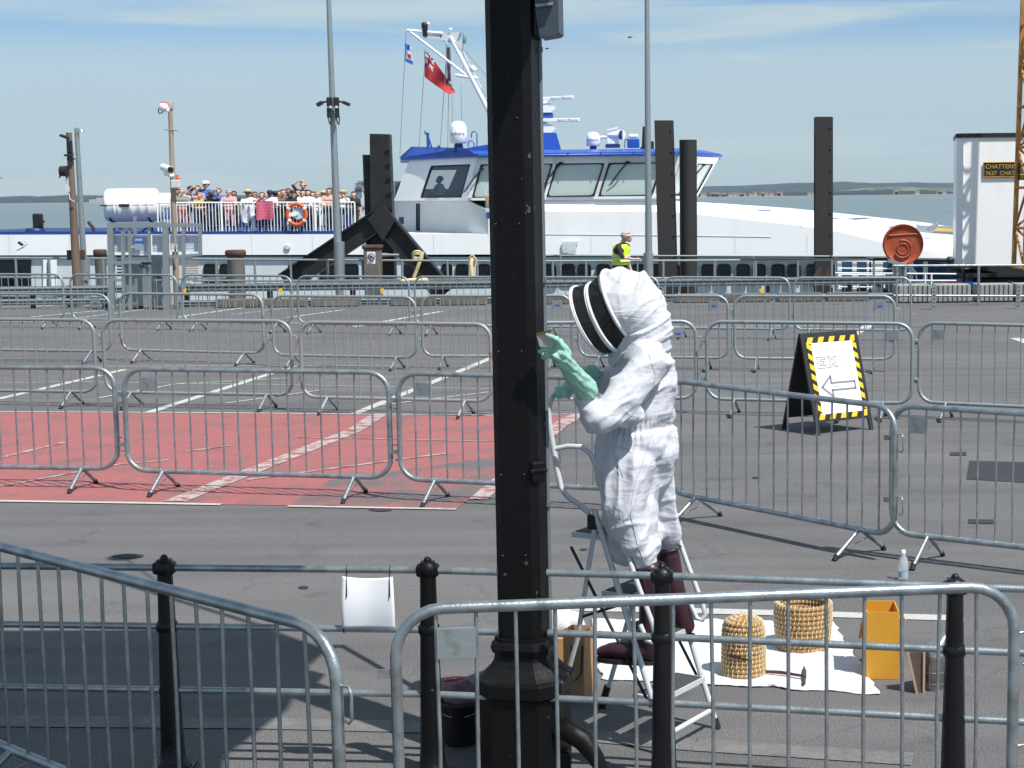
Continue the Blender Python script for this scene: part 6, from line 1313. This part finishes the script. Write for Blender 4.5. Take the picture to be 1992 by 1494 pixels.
# worker in hi-vis
M_hv = mat('hi_vis_yellow', (.62, .85, .05), .6)
tw_ = make_person('worker in yellow hi-vis vest and dark shirt, head bowed, on the walkway behind the hood', 1207, 461, 42.3, ('rail', 'down'), M_skin, c_bk, c_dk, hair=M_hairg, rot=62, zfeet=P(1213, 461, 42.3).z-1.70, glasses=True, lean=.05, hd=(0, -.09))
caps = [c_ for c_ in person_caps(('x', 'x'), 0, 1, 2, True, False, .03) if False] if False else []
tw_.scale = (1.32, 1.32, 1.06)
q = MB()
def vest(u, v):
    a = 2*math.pi*u; z = .93+.50*v; w_ = .205-.02*math.sin(v*3)-(.045 if v > .85 else 0)*(v-.85)*6; dd = .165-.03*max(0, v-.8)*4
    return V((w_*math.cos(a), -.02*v+dd*math.sin(a), z))
q.grid(vest, 36, 12); v_ = q.build('vest', M_hv); v_.parent = tw_; v_.modifiers.new('s', 'SOLIDIFY').thickness = .01
q = MB()
for z in (1.02, 1.14): q.tube([V(((.203)*math.cos(a*.2618), .170*math.sin(a*.2618)-.005, z)) for a in range(24)], .018, 6, closed=True)
x_ = q.build('reflective_band', M_greyw); x_.parent = v_
# ------------------------------------------------------------------ step ladder
u_ = V((-.86, .52, 0)).normalized(); v_v = V((.24, .39, 0)); A0 = V((.105, 7.32, 0)); k_ = .35
def LP(side, z, du=0.0): return A0+v_v*side+u_*(z*k_+du)+V((0, 0, z))
t = T('step_ladder', 'pale grey folding step ladder with tall handrails beside the pillar', 'ladder', A0)
lr = .0125
for s in (0, 1):
    q = MB(); q.tube([LP(s, 0), LP(s, 1.12)], lr*1.15, 10); q.build('stile', M_alu, t)
    q = MB(); q.tube([LP(s, 1.05, .02), LP(s, .5, .32), LP(s, 0.0, .66)], lr, 10); lg = q.build('rear_leg', M_alu, t)
    q = MB(); q.tube([LP(s, .12, .585), LP(s, 0, .665)], .019, 8); q.build('rubber_foot', M_rubber, lg)
    q = MB(); q.tube([LP(s, .05), LP(s, 0)], .018, 8); q.build('rubber_foot', M_rubber, t)
    # side handrail: runs parallel to the stile with a loop at the bottom
    dv_ = v_v*s
    hp = [(1081, 873, 7.55), (1105, 868, 7.54), (1130, 869, 7.52), (1148, 882, 7.51), (1159, 905, 7.5), (1172, 955, 7.48), (1200, 1020, 7.44), (1240, 1135, 7.38), (1270, 1215, 7.34), (1276, 1238, 7.33), (1270, 1250, 7.33), (1258, 1246, 7.34), (1245, 1215, 7.36)]
    pts = [P(*p)+dv_ for p in hp]; pts = pts if s == 0 else pts[3:]
    q = MB(); q.tube(pts, lr, 10); q.build('handrail', M_alu, t)
up = [(1147, 999, 7.52), (1125, 980, 7.54), (1104, 966, 7.56), (1091, 948, 7.57), (1084, 915, 7.58), (1076, 868, 7.6), (1068, 820, 7.61), (1067, 795, 7.62), (1072, 776, 7.63), (1082, 765, 7.65)]
pa = [P(*p) for p in up]; pb = [p+v_v for p in pa][::-1]; pb[-1:] = pb[-1:]
for p in (pa[-1], pb[0]): pass
q = MB(); q.tube(pa+[pa[-1].lerp(pb[0], .15)+V((0, 0, .012)), pa[-1].lerp(pb[0], .85)+V((0, 0, .012))]+pb, lr*1.1, 10); q.build('top_hoop', M_alu, t)
q = MB(); q.tube([LP(0, .16), LP(0, .10, -.02), LP(1, .10, -.02), LP(1, .16)], lr, 8); q.build('cross_tube', M_alu, t)
for i, z in enumerate((.235, .47, .705, .97)):
    dep = .13 if z < .9 else .20; a, b = LP(0, z), LP(1, z); q = MB(); ins = v_v*.06
    q.loft([[a+ins-u_*.03, b-ins-u_*.03, b-ins+u_*dep, a+ins+u_*dep], [p+V((0, 0, .024)) for p in (a+ins-u_*.03, b-ins-u_*.03, b-ins+u_*dep, a+ins+u_*dep)]]); sp = q.build('platform' if z > .9 else 'step', M_alu, t)
    q = MB(); z2 = V((0, 0, .025)); i2 = v_v*.1; q.loft([[a+i2-u_*.022+z2, b-i2-u_*.022+z2, b-i2+u_*(dep-.01)+z2, a+i2+u_*(dep-.01)+z2], [p+V((0, 0, .003)) for p in (a+i2-u_*.022+z2, b-i2-u_*.022+z2, b-i2+u_*(dep-.01)+z2, a+i2+u_*(dep-.01)+z2)]]); q.build('tread', M_tread, sp)
for s in (0, 1):
    q = MB(); q.tube([LP(s, .93, .2), LP(s, .22, .02)], .008, 6); q.build('brace', M_blackplas, t)
    q = MB(); q.tube([LP(s, .60, .26), LP(s, .69, .0)], .007, 6); q.build('brace', M_blackplas, t)
for s in (0, 1): q = MB(); q.box(LP(s, 1.06, .03), (.05, .03, .07), Matrix.Rotation(R(-31), 3, 'Z'), .006); q.build('hinge', M_blackplas, t)
# ------------------------------------------------------------------ beekeeper
def suit_mat():
    m = mat('suit_cotton', (.57, .58, .625), .85, 0, .015, 5); n = m.node_tree; b = n.nodes['Principled BSDF']; nn = n.nodes.new; l = n.links.new
    t = nn('ShaderNodeTexCoord'); prev = None
    for rot, scl, sc2, dist in (((0, .35, 0), (3.4, 3.0, 1.1), 2.0, .030), ((0, -.9, .4), (1.4, 1, 3.6), 3.2, .020), ((.3, .2, 0), (1, 1, 1), 14, .004)):
        mp_ = nn('ShaderNodeMapping'); mp_.inputs['Rotation'].default_value = rot; mp_.inputs['Scale'].default_value = scl; z = nn('ShaderNodeTexNoise'); z.inputs['Scale'].default_value = sc2; z.inputs['Detail'].default_value = 2.5; z.inputs['Distortion'].default_value = .6
        s1_ = nn('ShaderNodeMath'); s1_.operation = 'SUBTRACT'; s1_.inputs[1].default_value = .5; s2_ = nn('ShaderNodeMath'); s2_.operation = 'ABSOLUTE'; s3_ = nn('ShaderNodeMath'); s3_.operation = 'MULTIPLY'; s3_.inputs[1].default_value = -2
        bp = nn('ShaderNodeBump'); bp.inputs['Strength'].default_value = .38; bp.inputs['Distance'].default_value = dist
        l(t.outputs['Object'], mp_.inputs[0]); l(mp_.outputs[0], z.inputs['Vector']); l(z.outputs[0], s1_.inputs[0]); l(s1_.outputs[0], s2_.inputs[0]); l(s2_.outputs[0], s3_.inputs[0]); l(s3_.outputs[0], bp.inputs['Height'])
        if prev: l(prev, bp.inputs['Normal'])
        prev = bp.outputs[0]
    l(prev, b.inputs['Normal']); return m
M_suit = suit_mat()
bk = T('person', 'beekeeper in white hooded suit, mint gloves and maroon boots on the step ladder', 'person', P(1250, 1240, 7.55))
def C(a, b, r1, r2, m=0): return (P(*a), P(*b), r1, r2, m)
s4 = 1/425.
caps = [
 # torso, blousing over the waist
 C((1258, 705, 7.52), (1232, 715, 7.72), .105, .095), C((1250, 745, 7.6), (1252, 790, 7.6), .145, .140), C((1240, 790, 7.56), (1256, 800, 7.62), .125, .125),
 C((1262, 690, 7.6), (1268, 735, 7.6), .105, .12), C((1225, 770, 7.6), (1222, 800, 7.6), .11, .10), C((1272, 760, 7.6), (1268, 800, 7.6), .10, .095),
 C((1232, 822, 7.58), (1250, 840, 7.62), .142, .145), C((1240, 890, 7.58), (1243, 985, 7.58), .125, .095), C((1275, 800, 7.62), (1282, 880, 7.64), .085, .085), C((1195, 840, 7.56), (1185, 930, 7.54), .075, .075),
 C((1250, 990, 7.52), (1262, 1068, 7.5), .080, .050), C((1285, 940, 7.70), (1299, 1045, 7.74), .070, .062), C((1180, 900, 7.54), (1202, 1085, 7.50), .060, .032), C((1228, 1000, 7.6), (1262, 1040, 7.66), .08, .07),
 # neck and hood bag
 C((1250, 668, 7.6), (1262, 650, 7.62), .115, .11),
 # hips and seat
 C((1238, 860, 7.56), (1242, 880, 7.66), .148, .148), C((1258, 880, 7.6), (1264, 920, 7.64), .13, .11), C((1200, 860, 7.58), (1196, 885, 7.58), .095, .09),
 # near leg
 C((1225, 900, 7.50), (1214, 990, 7.44), .125, .100), C((1214, 990, 7.44), (1232, 1055, 7.44), .100, .078), C((1232, 1055, 7.44), (1258, 1092, 7.45), .072, .056), C((1190, 905, 7.52), (1197, 1010, 7.5), .075, .065), C((1197, 1010, 7.5), (1216, 1085, 7.5), .062, .035),
 # far leg
 C((1264, 910, 7.70), (1270, 985, 7.74), .108, .080), C((1270, 985, 7.74), (1290, 1045, 7.76), .078, .062), C((1290, 1045, 7.76), (1297, 1062, 7.76), .062, .056),
 # near arm: big sleeve, elbow, forearm cuff
 C((1262, 715, 7.44), (1215, 770, 7.34), .085, .085), C((1215, 770, 7.34), (1172, 812, 7.28), .085, .072), C((1172, 812, 7.28), (1150, 800, 7.27), .068, .058), C((1150, 800, 7.27), (1140, 778, 7.27), .055, .045), C((1230, 800, 7.34), (1180, 818, 7.30), .05, .05),
 # far arm
 C((1232, 715, 7.78), (1180, 745, 7.86), .075, .06), C((1180, 745, 7.86), (1155, 738, 7.86), .055, .048),
]
ZW = P(1240, 828, 7.6).z
def ridged(x, y, z): return 1-min(1, abs(noise.noise(V((x, y, z))))*3.2)      # sharp crests
def folds(co, n):
    x, y, z = co; w0 = noise.noise(V((x*2.5, y*2.5, z*2.5)))*.09
    if z > ZW: ax_, az_ = -.78, -.62
    else: ax_, az_ = -.34, -.94
    s_ = x*az_-z*ax_+w0; t_ = x*ax_+z*az_+w0*.5
    a = ridged(s_*6.5, y*3.5, t_*1.7); b = ridged(s_*15+4, y*7, t_*4.0); c_ = ridged(x*3+5, y*3, z*11)
    d = .017*(a**1.6-.27)+.0065*(b**1.6-.27)+(.008*(c_**2-.25) if z < ZW-.35 else .0025*(c_**2-.25))
    w = math.exp(-((z-ZW)/.014)**2); d = d*(1-.5*w)-.013*w; d += .010*math.exp(-((z-ZW-.06)/.035)**2)
    d += .006*math.exp(-((z-ZW)/.06)**2)*math.sin(math.atan2(y-7.6, x+.01)*40+3*w0)
    return d
me = blob_mesh(caps, .0078, 10, [M_suit], folds, 'suit'); suit = link('suit', me, bk)
from mathutils.bvhtree import BVHTree
bv_ = BVHTree.FromPolygons([v.co for v in me.vertices], [list(p.vertices) for p in me.polygons])
def on_suit(pts, name, r=.0018, m=None):
    out = []
    for i in range(len(pts)-1):
        for k in range(8):
            x_, y_ = pts[i][0]+(pts[i+1][0]-pts[i][0])*k/8, pts[i][1]+(pts[i+1][1]-pts[i][1])*k/8; h = bv_.ray_cast(V((0, 0, CAMZ)), ray(x_, y_).normalized())
            if h[0] is not None and (not out or (h[0]-out[-1]).length < .12): out.append(h[0]-ray(x_, y_).normalized()*.0006)
    if len(out) > 2: q = MB(); q.tube(out, r, 5); q.build(name, m or M_zip, suit)
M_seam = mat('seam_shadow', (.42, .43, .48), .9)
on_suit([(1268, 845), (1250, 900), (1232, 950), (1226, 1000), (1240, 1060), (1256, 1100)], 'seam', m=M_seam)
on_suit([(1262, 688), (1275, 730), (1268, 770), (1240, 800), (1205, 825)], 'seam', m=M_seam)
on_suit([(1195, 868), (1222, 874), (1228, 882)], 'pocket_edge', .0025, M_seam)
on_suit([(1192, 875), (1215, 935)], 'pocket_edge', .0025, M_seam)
# hood: rounded bag with seam
hc = P(1243, 592, 7.6)
fwd = V((-.86, .30, -.40)).normalized(); upv = V((-.40, 0, .92)); upv = (upv-fwd*upv.dot(fwd)).normalized(); lat = fwd.cross(upv).normalized()
def ring(c, a, b, n=48, sq=0.0): return [c+upv*(a*math.sin(2*math.pi*i/n))+lat*(b*math.cos(2*math.pi*i/n)) for i in range(n)]
c1_, c2_, c3_ = P(1145, 624, 7.60), P(1178, 617, 7.60), P(1207, 594, 7.60)
N_ = 64
HB = P(1288, 582, 7.6)
def hood_raw(u, v):
    a0_ = 2*math.pi*u; vv = v*math.pi/2; cc = c3_.lerp(HB, math.sin(vv)); e = max(1-math.sin(vv)**3.0, 0)**.5
    A_ = .172*e; B_ = .152*e
    return cc, cc+upv*(A_*math.sin(a0_)+.0)+lat*(B_*math.cos(a0_))
def hood_pt(u, v):
    cc, p = hood_raw(u, v); m = c3_.lerp(HB, .4); nrm = (p-m).normalized(); w = min(1, v*7)
    x, y, z = p; k = noise.noise(V((x*4, y*4, z*4)))*.05
    a = ridged(x*3+z*1.5, y*2.5, (z+k*2)*8-x*4); b = ridged(x*7+2+k*9, y*6, (z+k)*15-x*7)
    return p+nrm*((.019*(a**1.3-.35)*(.5+.8*v)+.006*(b**1.5-.3))*w+.012*math.sin(v*math.pi))
q = MB(); q.grid(hood_pt, 150, 80); hood = q.build('hood', M_suit, bk)
def cf(co, n):
    x, y, z = co; a = ridged(x*5, y*4, z*18-x*9); return .013*(a**2-.2)
me = blob_mesh([C((1250, 648, 7.6), (1246, 676, 7.6), .125, .12), C((1268, 632, 7.6), (1272, 668, 7.6), .098, .085), C((1222, 676, 7.6), (1208, 690, 7.6), .075, .065), C((1225, 660, 7.6), (1240, 680, 7.6), .10, .11)], .008, 6, [M_suit], cf, 'hood_collar'); link('hood_collar', me, bk)
q = MB(); q.tube([hood_pt(.30, .12+.8*k/14) for k in range(14)]+[hood_pt(.98, .9-.6*k/8) for k in range(0)], .0022, 5)
q.build('hood_seam', M_zip, hood)
r3 = ring(c3_, .176, .152, N_); r3b = ring(c3_+fwd*.012, .168, .147, N_)
q = MB(); q.tube(r3, .009, 8, closed=True); q.tube(ring(c3_+fwd*.012, .172, .149, N_), .005, 8, closed=True); q.build('veil_rim', M_zip, bk)
q = MB(); r2 = ring(c2_, .172, .150, N_); q.tube(r2, .008, 8, closed=True); q.tube(ring(c2_+fwd*.010, .172, .15, N_), .0055, 8, closed=True); q.build('veil_rim', M_zip, bk)
q = MB(); r1_ = ring(c1_, .170, .146, N_); q.tube(r1_, .007, 8, closed=True); q.tube(ring(c1_-fwd*.008, .171, .147, N_), .0045, 8, closed=True); q.build('veil_rim', M_zip, bk)
q = MB(); q.loft([r3, r2, r1_], caps=False, smooth=True); q.poly(ring(c1_, .168, .144, N_)); q.build('veil', M_blkmesh, bk)
# head inside the hood, with a face
hx_ = P(1212, 606, 7.6)
hcp = [(hx_, hx_+V((.02, 0, .02)), .092, .095, 0), (hx_+fwd*.05-upv*.06, hx_+fwd*.07-upv*.075, .052, .042, 0), (hx_+fwd*.095, hx_+fwd*.112-upv*.025, .010, .014, 0), (hx_-upv*.08, hx_-upv*.17-fwd*.03, .055, .06, 0)]
for s in (-1, 1): hcp += [(hx_+lat*s*.09-fwd*.01, hx_+lat*s*.093-upv*.02, .018, .015, 0)]
me = blob_mesh(hcp, .006, 3, [M_skin], name='head'); hd_ = link('head', me, bk)
q = MB(); q.ball(hx_-fwd*.012+upv*.014, .094, 18); q.build('hair', M_hairb, hd_)
q = MB()
for s in (-1, 1): q.ball(hx_+lat*s*.033+fwd*.083+upv*.01, .011, 8)
q.tube([hx_+fwd*.088-upv*.055+lat*x_ for x_ in (-.022, 0, .022)], .005, 5); q.build('eyes_and_mouth', M_blk, hd_)
# gloves
def gw(co, n): return .0016*math.sin(co.z*160+co.x*130+3*noise.noise(co*22))+.004*noise.noise(co*26)
def HD(x): return 7.25-.24*max(0, min(1, (1140-x)/58))
def CH(a, b, r1, r2, da=0, db=0): return (P(a[0], a[1], HD(a[0])+da), P(b[0], b[1], HD(b[0])+db), r1, r2, 0)
g1_ = [CH((1140, 758), (1118, 732), .054, .048), CH((1118, 732), (1102, 708), .046, .036), CH((1102, 708), (1094, 696), .038, .038),
       CH((1096, 698), (1086, 684), .037, .030), CH((1098, 690), (1088, 668), .034, .024), CH((1092, 696), (1080, 692), .030, .020)]
for i, (x_, y_) in enumerate([(1083, 659), (1079, 670), (1076, 682), (1077, 694)]):
    l = (27, 27, 25, 21)[i]; dz = .010*i
    g1_ += [CH((x_, y_), (x_-l*.55, y_-3), .0125, .0115, dz, dz-.012), CH((x_-l*.55, y_-3), (x_-l, y_+1), .0115, .0105, dz-.012, dz+.012), CH((x_-l, y_+1), (x_-l+4, y_+4), .0098, .0088, dz+.012, dz+.036)]
g1_ += [CH((1092, 678), (1080, 660), .017, .013, -.03, -.035), CH((1080, 660), (1064, 652), .013, .0105, -.035, -.02)]
me = blob_mesh(g1_, .0034, 1, [M_glove], gw, 'glove'); gl = link('glove', me, bk)
cuffr = [P(1141, 759, 7.25)+((V((.75, 0, .66))*(.053*math.sin(a*.2618)))+V((0, 1, 0))*(.053*math.cos(a*.2618))) for a in range(24)]
q = MB(); q.tube(cuffr, .004, 6, closed=True); q.build('cuff_edge', M_glove, gl)
g2_ = [C((1152, 728, 7.84), (1135, 735, 7.82), .047, .044), C((1135, 735, 7.82), (1118, 748, 7.78), .042, .036), C((1118, 748, 7.78), (1106, 754, 7.74), .034, .032)]
for i in range(4):
    x_ = 1108-i*6.5; g2_ += [C((x_, 754, 7.73-.02*i), (x_-6, 757, 7.68-.02*i), .013, .012), C((x_-6, 757, 7.68-.02*i), (x_-7, 768, 7.655-.02*i), .012, .0105), C((x_-7, 768, 7.655-.02*i), (x_-1, 773, 7.68-.02*i), .0105, .0095)]
g2_ += [C((1112, 762, 7.74), (1104, 772, 7.69), .014, .011)]
me = blob_mesh(g2_, .0045, 2, [M_glove], gw, 'glove'); link('glove', me, bk)
# boots
def boot(pts_shaft, heel, toe, d, fd=V((-.97, .22, 0)).normalized()):
    zs0 = P(heel[0], heel[1], d).z-.042; Hh_ = P(heel[0], heel[1], d)
    cps = [(Hh_, Hh_+fd*.13, .044, .044, 0), (Hh_+fd*.13, Hh_+fd*.19-V((0, 0, .004)), .044, .038, 0), (Hh_+fd*.19-V((0, 0, .004)), Hh_+fd*.232-V((0, 0, .012)), .038, .030, 0), (P(*pts_shaft[2], d), Hh_+fd*.09+V((0, 0, .015)), .048, .042, 0), (P(*pts_shaft[0], d), P(*pts_shaft[1], d), .058, .055, 0), (P(*pts_shaft[1], d), P(*pts_shaft[2], d), .055, .05, 0), (P(*pts_shaft[2], d), Hh_, .05, .045, 0)]
    _unused = [C((*pts_shaft[0], d), (*pts_shaft[1], d), .058, .055), C((*pts_shaft[1], d), (*pts_shaft[2], d), .055, .05), C((*pts_shaft[2], d), (*heel, d), .05, .045), C((heel[0], heel[1]+2, d), (heel[0]-30, heel[1]+6, d), .043, .042), C((heel[0]-30, heel[1]+6, d), (toe[0]+8, toe[1]+3, d+.01), .042, .034), C((heel[0]-50, heel[1]+7, d), (toe[0], toe[1]+5, d+.01), .038, .029), C((*pts_shaft[2], d), (heel[0]-24, heel[1]-8, d), .045, .040)]
    me = blob_mesh(cps, .006, 10, [M_boot], lambda co, n: .0025*noise.noise(co*14), 'boot')
    zs = P(heel[0], heel[1], d).z-.042
    for v in me.vertices: v.co.z = max(v.co.z, zs)
    b = link('boot', me, bk)
    a, e = Hh_-fd*.046, Hh_+fd*.262; a.z = e.z = zs-.004; dr = (e-a); l = dr.length; dr.normalize(); sd2 = V((-dr.y, dr.x, 0)); q = MB(); out = []
    for k in range(20):
        an = 2*math.pi*k/20; c_ = math.cos(an); wv = .045*(1 if abs(c_) < .7 else .95)*(.8+.2*abs(c_-.2)); out.append((a+e)/2+dr*(l/2*c_)+sd2*(.044*math.sin(an)))
    q.slab([p-V((0, 0, .012)) for p in out], (0, 0, .022)); q.build('sole', M_sole, b)
    q = MB(); c_ = P(pts_shaft[0][0], pts_shaft[0][1]-6, d); q.tube([c_+V((.062*math.cos(a_*.2618), .062*math.sin(a_*.2618), .01+.012*math.cos(a_*.2618))) for a_ in range(24)], .006, 6, closed=True); q.build('boot_rim', M_boot, b)
boot([(1264, 1112), (1266, 1180), (1262, 1232)], (1266, 1268), (1198, 1268), 7.44)
boot([(1299, 1078), (1310, 1140), (1325, 1195)], (1334, 1218), (1280, 1226), 7.76)
# scraper and brush in the near hand
t = T('scraper', 'small metal scraper with a brown edge held against the pillar in the mint glove', 'scraper', P(1062, 660, 7.3))
q = MB(); q.slab([P(1044, 652, 6.99), P(1071, 645, 6.99), P(1086, 664, 7.0), P(1066, 676, 7.0), P(1050, 674, 6.99)], (0, .010, 0)); q.build('blade', M_tin, t)
q = MB(); q.slab([P(1043, 649, 6.985), P(1072, 641, 6.985), P(1073, 646, 6.985), P(1044, 654, 6.985)], (0, .02, 0)); q.build('bristles', mat('brown_bristle', (.10, .06, .03), .9), t)
# gulls
for i, (px, py, w_, lb) in enumerate(((1225, 73, .3, 'small dark gull high in the sky to the right of the pillar'), (1064, 95, .28, 'small dark gull in the sky close to the pillar'), (-22, 350, 1.0, 'gull wing just entering at the left edge of the sky'))):
    c = P(px, py, 90); t = T('gull', lb, 'bird', c)
    q = MB(); q.tube([c+V((-w_*.3, 0, 0)), c, c+V((w_*.35, 0, .03))], [.02, .09*w_*1.5, .02], 8); q.build('body', M_blackplas if i < 2 else M_greyw, t)
    for s in (-1, 1):
        q = MB(); q.loft([[c+V((-.1*w_, 0, .02)), c+V((.14*w_, 0, .02)), c+V((.14*w_, 0, .04)), c+V((-.1*w_, 0, .04))], [c+V((.02+s*w_*.35, 0, .18*w_)), c+V((.12*w_+s*w_*.35, 0, .18*w_)), c+V((.12*w_+s*w_*.35, 0, .2*w_)), c+V((.02+s*w_*.35, 0, .2*w_))], [c+V((.1+s*w_*.7, 0, .04*w_)), c+V((.12+s*w_*.7, 0, .04*w_)), c+V((.12+s*w_*.7, 0, .05*w_)), c+V((.1+s*w_*.7, 0, .05*w_))]]); q.build('wing', M_blackplas if i < 2 else M_greyw, t)
for o in list(bpy.data.objects):
    if 'base' in o: del o['base']
